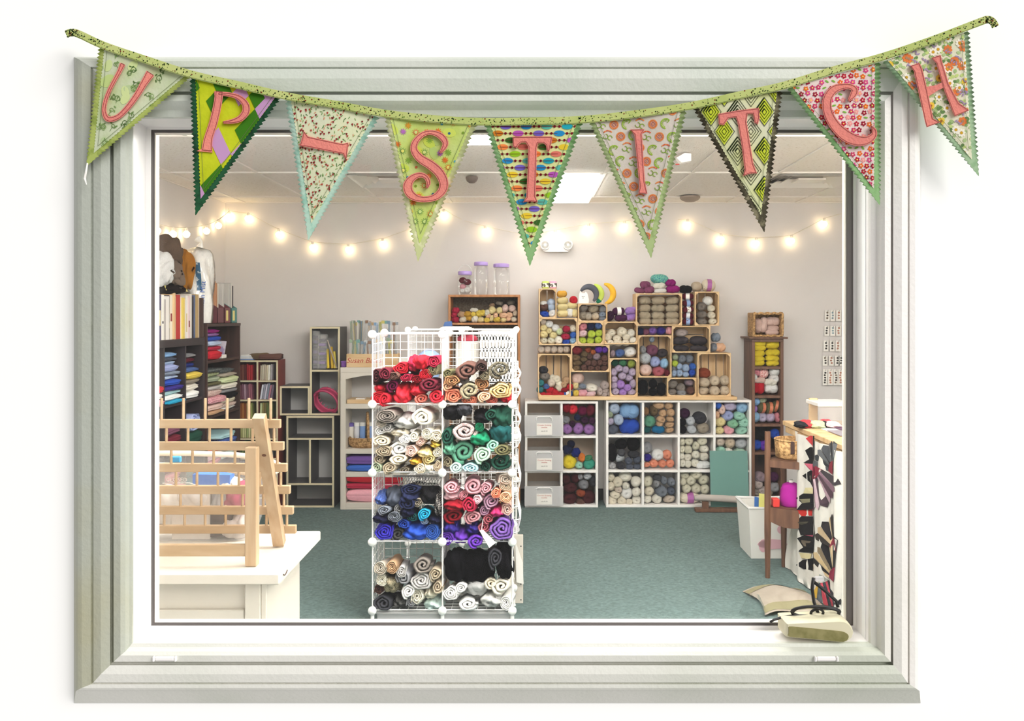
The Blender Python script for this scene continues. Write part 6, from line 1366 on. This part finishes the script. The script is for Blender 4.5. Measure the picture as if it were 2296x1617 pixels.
# wicker tray basket lying on its side, with blush skeins
zt2 = zJ+.016; d = DU-.0; xa, xb = X(1689, d), X(1757, d); zb_, zt_ = zt2+.001, Z(701, d)
t = thing('wicker_tray', 'wicker basket tipped on its side on the narrow bookcase', 'basket', ((xa+xb)/2, d+.1, zb_)); w = .016
for nm, q in (('basket_wall', (xa, xa+w, zb_, zt_)), ('basket_wall', (xb-w, xb, zb_, zt_)), ('basket_wall', (xa+w, xb-w, zb_, zb_+w)), ('basket_wall', (xa+w, xb-w, zt_-w, zt_))): pbox(nm, t, M['wicker'], q[0], q[1], d+.01, d+.19, q[2], q[3], .005)
pbox('basket_floor', t, M['wicker'], xa+w, xb-w, d+.17, d+.19, zb_+w, zt_-w)
def braid(p0, p1, n=14): return [Vector(p0).lerp(Vector(p1), k/n)+Vector((0, .004*math.sin(k*1.9), .004*math.cos(k*1.9))) for k in range(n+1)]
for p0, p1 in (((xa+.008, d+.005, zb_+.008), (xb-.008, d+.005, zb_+.008)), ((xa+.008, d+.005, zt_-.008), (xb-.008, d+.005, zt_-.008)), ((xa+.008, d+.005, zb_+.008), (xa+.008, d+.005, zt_-.008)), ((xb-.008, d+.005, zb_+.008), (xb-.008, d+.005, zt_-.008))): MB().tube(braid(p0, p1), .011, 6).build('braided_rim', M['wicker'], t, True)
yarn_items('222,248,36,58,blush,s;262,240,30,62,blush,s;335,215,58,38,blush,s;335,272,50,26,blush,s;325,302,54,22,blush,s', CJ, DU+.02, 'in tipped wicker basket', 'blush skeins in the wicker basket')
# button cards on the back wall
for r, (py, hh, ns) in enumerate(((708, 12, (1855, 1867, 1880)), (742, 11, (1854, 1867, 1880)), (776, 12, (1852, 1866, 1879)), (809, 11, (1850, 1864, 1877, 1886)), (846, 18, (1850, 1862, 1874, 1884)))):
    for k, px in enumerate(ns):
        d = YB-.03; x, z = X(px, d), Z(py, d); w = .021; h = hh/FPX*d
        t = thing('button_card', f'white button card, {ORD[k]} from left in {["top", "second", "third", "fourth", "bottom"][r]} row on back wall', 'button card', (x, d, z-h), 'button cards hanging on the back wall')
        pbox('card', t, M['paper'], x-w, x+w, d, d+.002, z-h, z+h, 0); MB().tube([(x, YB, z+h-.008), (x, d-.02, z+h-.010), (x, d-.024, z+h+.002)], .0022, 5).build('hook', M['steel'], t)
        bc = R.choice([['2A2622'], ['7A6A58', '3A302A'], ['B8806A'], ['8AA0A8']]); nb = 3 if hh < 15 else 5
        for q in range(nb): MB().lathe([(.0085, -.0005), (.0085, -.004), (.004, -.005)], (x+R.uniform(-.004, .004), d, z+h*.55-q*h*1.5/nb), 10, axis='Y').build('button', M['paint'], t, color=hexc(R.choice(bc)))

# ------------------------------------------------------------------ right table with hanging quilt
ZT = .93; XT = 1.70
t = thing('cutting_table', 'pale wooden table edge with a quilt hanging over its side', 'table', (2.4, 5.2, 0))
pbox('table_top', t, M['pine'], XT, 3.1, 4.2, 5.66, ZT-.030, ZT, .003); pbox('edge_board', t, M['pine'], XT+.012, XT+.05, 4.2, 5.64, ZT-.075, ZT-.030, .003)
for x, y in ((1.95, 5.58), (3.0, 5.58), (1.95, 4.3), (3.0, 4.3)): pbox('leg', t, M['pine'], x-.03, x+.03, y-.03, y+.03, 0, ZT-.03, .003)
XQ = 1.665; CQ = (1750, 940, 4.4917)
def qp(px, py, off=0):
    w = .012*math.sin(px*.16)+.006*math.sin(px*.37+1); x = XQ+w-off; d = XQ*FPX/(px-VPX); return Vector((x, d, max(.008, Z(py, d))))
qu = thing('quilt', 'white quilt with pieced fans and a black zigzag strip hanging from the table', 'quilt', (XQ, 5.1, 0))
LBQ = smooth_line([(1779, 966), (1784, 1000), (1787, 1032), (1785, 1082), (1775, 1140), (1767, 1207), (1763, 1262), (1764, 1302)], 4)
def qg(u, v):
    k = v*(len(LBQ)-1); i = min(int(k), len(LBQ)-2); f = k-i; lx = LBQ[i][0]*(1-f)+LBQ[i+1][0]*f; ly = LBQ[i][1]*(1-f)+LBQ[i+1][1]*f
    px = lx+(1915-lx)*u; top = 966+(px-1779)*.44; bot = 1303+(px-1764)*.72; return qp(px, top+(bot-top)*v)
mb = MB().grid(qg, 40, 22); mb.build('quilt_cloth', M['cloth'], qu, True, color=hexc('DCD7CF'))
def qpoly(pts, col, off=.004, name='patch'):
    mb = MB(); mb.poly([qp(CQ[0]+x/CQ[2], CQ[1]+y/CQ[2], off) for x, y in pts]); return mb.build(name, M['cloth'], qu, color=hexc(col))
lft = [(330, 168), (326, 330), (326, 500), (320, 680), (318, 800), (322, 1000), (330, 1150), (322, 1300), (312, 1420), (300, 1525)]
for i in range(len(lft)-1): qpoly([lft[i], (lft[i][0]+36, lft[i][1]), (lft[i+1][0]+36, lft[i+1][1]), lft[i+1]], '1B1A1C', .005, 'black_strip')
for pts, c in (([(265, 195), (290, 165), (330, 168), (330, 285), (302, 268)], 'B83A3E'), ([(258, 315), (290, 280), (330, 285), (330, 400), (285, 405)], '151416'), ([(240, 440), (285, 403), (330, 398), (330, 448)], '201C1E'), ([(248, 446), (330, 450), (330, 522), (285, 506)], 'D0647A'), ([(232, 570), (290, 516), (330, 522), (330, 690), (290, 640)], '191718'), ([(285, 570), (322, 566), (322, 634), (290, 632)], '5A5448'), ([(262, 690), (318, 690), (318, 752), (240, 750)], 'D8CCA0'), ([(185, 795), (240, 748), (320, 752), (320, 850), (232, 848)], '18171A'), ([(215, 805), (318, 800), (318, 848), (235, 848)], '8A846A'), ([(187, 920), (228, 850), (320, 850), (322, 912), (200, 914)], '1A181A'), ([(195, 918), (300, 906), (300, 972), (228, 978)], 'C8342E'), ([(185, 1030), (228, 976), (322, 980), (330, 1165), (222, 1168)], '1C1A1C'), ([(200, 1035), (322, 1030), (322, 1060), (232, 1075)], '4E4A3E'), ([(252, 1125), (328, 1130), (328, 1184), (243, 1178)], 'B8546E'), ([(203, 1200), (250, 1168), (330, 1185), (322, 1300), (240, 1292)], '1A1819'), ([(218, 1216), (325, 1232), (316, 1288), (250, 1280)], '6E6254'), ([(215, 1320), (245, 1288), (320, 1300), (312, 1350), (212, 1335)], '171618'), ([(215, 1345), (296, 1356), (290, 1412), (226, 1400)], 'D2C49A'), ([(185, 1470), (235, 1418), (312, 1400), (300, 1525), (240, 1508)], '141316')): qpoly(pts, c, .006 if c not in ('151416',) else .0055)
def fan(cx, cy, r0, r1, a0, a1, n, cols, core, sx=.62):
    for k in range(n):
        b0, b1 = a0+(a1-a0)*k/n, a0+(a1-a0)*(k+1)/n-.012; bm = (b0+b1)/2
        f = lambda a, r: (cx+r*sx*math.cos(a), cy+r*math.sin(a))
        qpoly([f(b0, r0), f(b0, r1*.92), f(bm, r1), f(b1, r1*.92), f(b1, r0)], cols[k % len(cols)], .005+.0004*(k % 3), 'fan_blade')
    qpoly([(cx, cy)]+[(cx+r0*sx*math.cos(a0+(a1-a0)*k/6), cy+r0*math.sin(a0+(a1-a0)*k/6)) for k in range(7)], core, .0062, 'fan_core')
fan(545, 560, 140, 345, math.radians(195), math.radians(285), 7, ['5A5C60', '3A3C40', '6A6C70', '44464A'], '84303E')
fan(345, 455, 150, 470, math.radians(20), math.radians(95), 7, ['3A3438', '8A6A78', '5E4650', 'C4A2B0', '4A3A42', 'D2B6C0', '7A5466'], '8C2E40')
fan(590, 1340, 150, 400, math.radians(200), math.radians(262), 5, ['3A3430', 'C0A888', '2A2628', 'D0B890'], '8C2E40')
fan(575, 1640, 150, 460, math.radians(196), math.radians(275), 8, ['E4C8A0', '2C2A2A', 'C8B088', '8A7A62', '1E1C1E', 'D8C8A4'], '8C2E44')
fan(420, 1560, 90, 430, math.radians(40), math.radians(110), 6, ['2A282C', 'A83A4A', '30343A', 'B84A58', '5A646E', 'D8B04A'], '9AA09A')
# things on the table
def tslab(name, lab, px0, px1, py0, py1, d, c, th_=.08, cat='fabric', mt='cloth'):
    z0 = ZT+.001; x0, x1 = X(px0, d), X(px1, d); zt_ = Z(py0, d); o = MB().box(x0, x1, d, d+th_, z0, max(zt_, z0+.008), 0, .004).build(name, M[mt], None, color=hexc(c)); tag(o, lab, cat); return o
tslab('wooden_board', 'short pale wooden board standing at the back of the cutting table', 1815, 1834, 893, 930, 5.58, 'DDBB88', .02, 'board', 'paint')
t = thing('storage_bin', 'clear lidded bin of fabric at the back of the cutting table', 'storage bin', (2.0, 5.5, ZT)); d = 5.40
pbox('bin_body', t, M['hazeclear'], X(1836, d), X(1905, d), d, d+.22, ZT+.001, Z(912, d), .006); pbox('lid', t, M['plastic'], X(1833, d), X(1908, d), d-.01, d+.23, Z(912, d), Z(903, d), .004)
for k, (px, w, c) in enumerate(((1795, 20, '26262A'), (1806, 24, 'C8424A'), (1818, 22, '7AA4C0'), (1832, 24, 'B8C4A0'), (1842, 20, '2E2A30'), (1850, 22, 'D05058'), (1866, 26, 'E8C8CC'))):
    d = 5.28+.03*(k % 3); o = bpy.data.objects.new('fabric_scrap', R.choice(BUNDLES)); o.scale = (w/FPX*d*.6, .055, .018+.005*(k % 2)); o.location = (X(px, d), d, ZT+.021); put(o); o.color = hexc(c); tag(o, f'{["black", "red", "blue", "sage green", "black checked", "bright red", "pale pink"][k]} fabric scrap on the cutting table', 'fabric', 'fabric scraps on the cutting table')
for k, (px0, px1, d, c, lab) in enumerate(((1842, 1905, 5.22, 'F2F0EE', 'large white pattern sheet on the cutting table'), (1868, 1905, 5.02, '9A929A', 'grey plastic wrapped pattern on the cutting table'), (1884, 1915, 5.14, '6A4A66', 'plum pattern packet on the cutting table'))):
    o = MB().box(X(px0, d), X(px1, d), d-.12, d+.1, ZT+.001+.003*k, ZT+.004+.004*k).build('pattern_sheet', M['paint'], None, color=hexc(c)); tag(o, lab, 'pattern')

# ------------------------------------------------------------------ stand, bins, board by the right table
t = thing('wooden_stand', 'dark wooden two tier stand beside the quilt', 'stand', (1.6, 5.4, 0)); m = M['walnut']
SA, SB, SCc = Vector((1.490, 5.27, 0)), Vector((1.72, 5.13, 0)), Vector((1.66, 5.50, 0)); SD = SB+SCc-SA
for k, p in enumerate((SA, SB, SCc, SD)):
    top = .91 if k == 0 else .74
    MB().tube([(p.x, p.y, 0), (p.x, p.y, .30), (p.x, p.y, top)], [.015, .021, .018], 8).build('leg', m, t, angle=40)
for z0_, z1_, nm in ((.69, .735, 'upper_apron'), (.36, .44, 'lower_apron')):
    for p, q in ((SA, SB), (SB, SD), (SD, SCc), (SCc, SA)):
        dv = q-p; nv = Vector((-dv.y, dv.x, 0)).normalized()*.008
        pts = [(0, z1_), (1, z1_), (1, z0_)]+[(1-k/8, z0_-.035*math.sin(math.pi*k/8)*(nm == 'lower_apron')) for k in range(1, 8)]+[(0, z0_)]
        MB().prism(pts, lambda u, v, s_, p=p, dv=dv, nv=nv: p+dv*u+nv*s_+Vector((0, 0, v)), -1, 1).build(nm, m, t)
    mb = MB(); fl = [SA, SB, SD, SCc]
    mb.prism([(p.x, p.y) for p in fl], lambda u, v, s_: (u, v, s_), z1_-.012, z1_).build('tier_board', m, t)
bc_ = Vector((1.672, 5.33, .736)); t = thing('sewing_basket', 'oval wicker sewing basket with a leather tab on the stand', 'basket', bc_)
MB().lathe([(.10, 0), (.112, .01), (.118, .115), (.110, .115), (.102, .012)], bc_, 28).build('basket_body', M['wicker'], t, True)
MB().tube([bc_+Vector((.116*math.cos(ph*k/28), .116*math.sin(ph*k/28), .117)) for k in range(28)], .006, 6, closed=True).build('rim', M['wicker'], t, True)
pbox('leather_tab', t, M['mahog'], bc_.x-.055, bc_.x-.03, bc_.y-.116, bc_.y-.106, bc_.z+.04, bc_.z+.12, .004)
o = MB().prism([(0, 0), (.10, .10), (.12, .09), (.02, -.01)], lambda u, v, q: (bc_.x-.055+u, bc_.y-.02+q, bc_.z+.05+v), 0, .01).build('fabric_ruler', mat('grey_felt', '8E9088', .8)); tag(o, 'grey flat ruler leaning out of the sewing basket', 'ruler')
cz = (1.648, 5.31, .441); t = thing('thread_cone', 'magenta thread cone on the lower tier of the stand', 'thread cone', cz); MB().lathe([(.066, 0), (.070, .01), (.066, .09), (.052, .13), (.03, .142), (.012, .145)], cz, 22).build('wound_thread', M['yarn'], t, True, color=hexc('A0248A'))
MB().lathe([(.014, .14), (.012, .16)], cz, 12).build('core', M['paper'], t)
o = MB().box(1.522, 1.562, 5.255, 5.31, .441, .492, 0, .004).build('red_box', M['paint'], None, color=hexc('D83A34')); tag(o, 'small red box on the lower tier of the stand', 'box')
# white bin with papers
t = thing('white_bin', 'white plastic bin of papers behind the wooden stand', 'storage bin', (1.62, 5.83, 0)); xa, xb, y0, y1, hh = 1.475, 1.80, 5.66, 6.0, .345
mb = MB(); k_ = .022
lo = [(xa+k_, y0+k_), (xb-k_, y0+k_), (xb-k_, y1-k_), (xa+k_, y1-k_)]; up_ = [(xa, y0), (xb, y0), (xb, y1), (xa, y1)]
for i in range(4):
    p, q, r_, s_ = lo[i], lo[(i+1) % 4], up_[(i+1) % 4], up_[i]; mb.poly([(p[0], p[1], .001), (q[0], q[1], .001), (r_[0], r_[1], hh), (s_[0], s_[1], hh)])
mb.poly([(p[0], p[1], .001) for p in lo]); mb.build('bin_body', mat('milky_plastic', 'EFECE6', .4), t)
MB().tube([(xa, y0, hh), (xb, y0, hh), (xb, y1, hh), (xa, y1, hh)], .011, 6, closed=True).build('rim', M['plastic'], t)
mb = MB(); 
for (u, v, rx, rz) in ((.16, .10, .10, .035), (.10, .09, .03, .045), (.22, .20, .03, .03)): mb.prism(ell(u, v, rx, rz, 12), lambda a_, b_, q: (xa+a_, y0+k_*(1-b_/hh)-.003-q, b_), 0, .0015)
mb.build('pink_print', mat('pink_print', 'E2B4BE', .6), t)
for (x0, x1, y, z1_, c, lab) in ((1.555, 1.63, 5.72, .43, 'F4EE8E', 'yellow paper sheet in the white bin'), (1.535, 1.575, 5.76, .40, '3F74C4', 'blue folder in the white bin')):
    o = MB().prism([(x0, .20), (x1, .20), (x1+.01, z1_-.01), (x0+.005, z1_)], lambda u, v, q: (u, y+q, v), 0, .004).build('paper_sheet', M['paint'], None, color=hexc(c)); tag(o, lab, 'paper')
# teal cutting board and padded bar
d = 7.10; t = thing('padded_bar', 'grey padded bar on a dark wooden foot before the cube shelf', 'stand', (X(1620, d), d-.02, 0))
MB().tube([P(1557, 1117, d-.05), P(1570, 1116, d-.05), P(1620, 1118, d-.05), P(1676, 1122, d-.05), P(1688, 1123, d-.05)], [.022, .027, .029, .029, .026], 12).build('padded_bar', mat('grey_felt_cover', 'B2A9A2', .9, var=.05), t, True)
pbox('foot_board', t, M['walnut'], X(1555, d), X(1686, d), d-.09, d-.02, .002, .032, .003); pbox('short_post', t, M['walnut'], X(1571, d), X(1585, d), d-.075, d-.045, .032, Z(1121, d), .002); pbox('short_post', t, M['walnut'], X(1655, d), X(1668, d), d-.075, d-.045, .032, Z(1121, d), .002)
t = thing('teal_board', 'teal green cutting board leaning on the white cube shelf', 'cutting board', (X(1635, d), d+.06, .032))
mb = MB(); z0_, z1_ = .002, Z(1012, d+.05)
mb.prism([(X(1593, d+.04), z0_), (X(1679, d+.04), z0_), (X(1678, d+.04), z1_), (X(1593, d+.04), z1_)], lambda u, v, q: (u, d+.02+.05*v/z1_+q, v), 0, .008); mb.build('board', mat('teal_board_paint', '628C85', .6, var=.04, scale=3), t)
# bags on the floor, lower right
t = thing('canvas_bag', 'folded beige canvas bag with olive bands on the carpet', 'bag', (1.44, 4.80, 0)); c = Vector((1.44, 4.78, 0))
def bg_(u, v, k=0): return c+Vector((-.16+.34*u+.02*math.sin(v*4), -.20+.42*v+.03*math.sin(u*3), max(.001, (.065*math.sin(math.pi*min(max(u, .02), .98))**.35*math.sin(math.pi*min(max(v, .03), .97))**.4)+.006*math.sin(9*u+5*v))+k))
MB().grid(lambda u, v: bg_(u, v), 24, 24).build('canvas', M['cloth'], t, True, color=hexc('A0968A'))
for v0 in (.04, .78): MB().grid(lambda u, v: bg_(u, v0+.16*v, .003), 24, 6).build('olive_band', M['cloth'], t, True, color=hexc('8A8468'))
t = thing('clear_bag', 'crumpled clear plastic bag beside the canvas bag', 'bag', (1.24, 4.6, 0)); MB().grid(lambda u, v: Vector((1.23+.07*math.cos(ph*u)*(1-.6*v)*(1+.2*math.sin(5*ph*u)), 4.62+.06*math.sin(ph*u)*(1-.6*v), .001+.10*v+.01*math.sin(9*u))), 20, 6).build('film', M['clear'], t, True)

# ------------------------------------------------------------------ beige box with black cord on the window sill
d0, d1 = 2.268, 2.345
t = thing('beige_holder', 'beige wedge shaped plastic box on the window sill', 'box', P(1840, 1440, 2.30))
outl = smooth_line([(1763, 1420), (1763, 1402), (1766, 1397), (1800, 1395), (1850, 1393), (1885, 1391), (1899, 1394), (1909, 1403), (1915, 1417), (1913, 1429), (1905, 1438), (1892, 1442), (1878, 1442), (1820, 1436), (1768, 1431), (1763, 1427)], 3)
cx = sum(p[0] for p in outl)/len(outl); cy = sum(p[1] for p in outl)/len(outl)
def sc(k): return [(cx+(p[0]-cx)*(1-(1-k)*.35), cy+(p[1]-cy)*k) for p in outl]
mb = MB(); lay = [(sc(.86), d0), (sc(.97), d0+.006), (sc(1), d0+.018), (sc(1), d1)]; n = len(outl); rs = []
for pl_, dd in lay: rs.append(mb.pts([P(x, y, d0)+Vector((0, dd-d0, 0)) for x, y in pl_]))
for a, b in zip(rs, rs[1:]):
    for k in range(n): mb.face((a+k, a+(k+1) % n, b+(k+1) % n, b+k))
mb.face([rs[0]+k for k in range(n)]); mb.face([rs[-1]+k for k in range(n)][::-1]); mb.build('shell', mat('beige_plastic', 'D6CFB2', .45, var=.04), t, angle=35)
rec = smooth_line([(1768, 1410), (1770, 1405), (1800, 1407), (1860, 1413), (1888, 1416), (1901, 1423), (1901, 1432), (1893, 1438), (1878, 1438), (1820, 1432), (1770, 1427), (1768, 1420)], 3)
MB().prism(rec, lambda u, v, q: P(u, v, d0)+Vector((0, q-.001, 0)), -.0012, .001).build('side_recess', mat('olive_plastic', '8E8758', .5, c2='6E6A38', scale=30, thr=(.4, .7)), t)
t = thing('black_cord', 'black cord coiled in loops on the beige box', 'cord', P(1830, 1392, 2.31)); dd = 2.32
MB().prism([(1766, 1396), (1770, 1387), (1820, 1386), (1880, 1388), (1882, 1392)], lambda u, v, q: P(u, v, dd)+Vector((0, q, 0)), -.015, .015).build('cord_pad', M['black'], t)
def loop(cx_, cy_, rx, ry, ph0=0, n=26): return [P(cx_+rx*math.cos(ph*k/n+ph0), cy_+ry*math.sin(ph*k/n+ph0), dd+.010*math.sin(ph*k/n)) for k in range(n)]
for (q, r_) in ((loop(1829, 1372, 54, 12), .0042), (loop(1850, 1375, 32, 11, .4), .0038), (loop(1812, 1374, 34, 13, .2), .0036)): MB().tube(q, r_, 7, closed=True).build('cord_loop', M['black'], t, True)
MB().tube([P(1727, 1395, dd-.012), P(1735, 1390, dd-.008), P(1755, 1384, dd), P(1785, 1380, dd), P(1830, 1382, dd), P(1842, 1388, dd)], .0034, 7).build('cord_end', M['black'], t, True)
for q in ([P(1824, 1296, 2.35), P(1821, 1320, 2.352), P(1825, 1350, 2.345), P(1838, 1385, 2.33)], [P(1826, 1306, 2.35), P(1850, 1325, 2.352), P(1875, 1348, 2.35), P(1879, 1362, 2.34)]): MB().tube(q, .0048, 7).build('strap', M['black'], t, True)
o = MB().box(X(1829, 2.36)-.004, X(1846, 2.36), 2.352, 2.362, Z(1303, 2.36), Z(1292, 2.36), 0, .002).build('clear_clip', M['frosted']); tag(o, 'small clear suction clip holding the black cord on the glass', 'clip')
bad = [l for o in bpy.data.objects for l in [o.get('label')] if l and o.parent is None and not 4 <= len(l.replace(',', '').split()) <= 16]
dup_ = {k for k, v in USED.items() if v > 1}
print('LABELS out of range', bad, 'repeated', dup_)
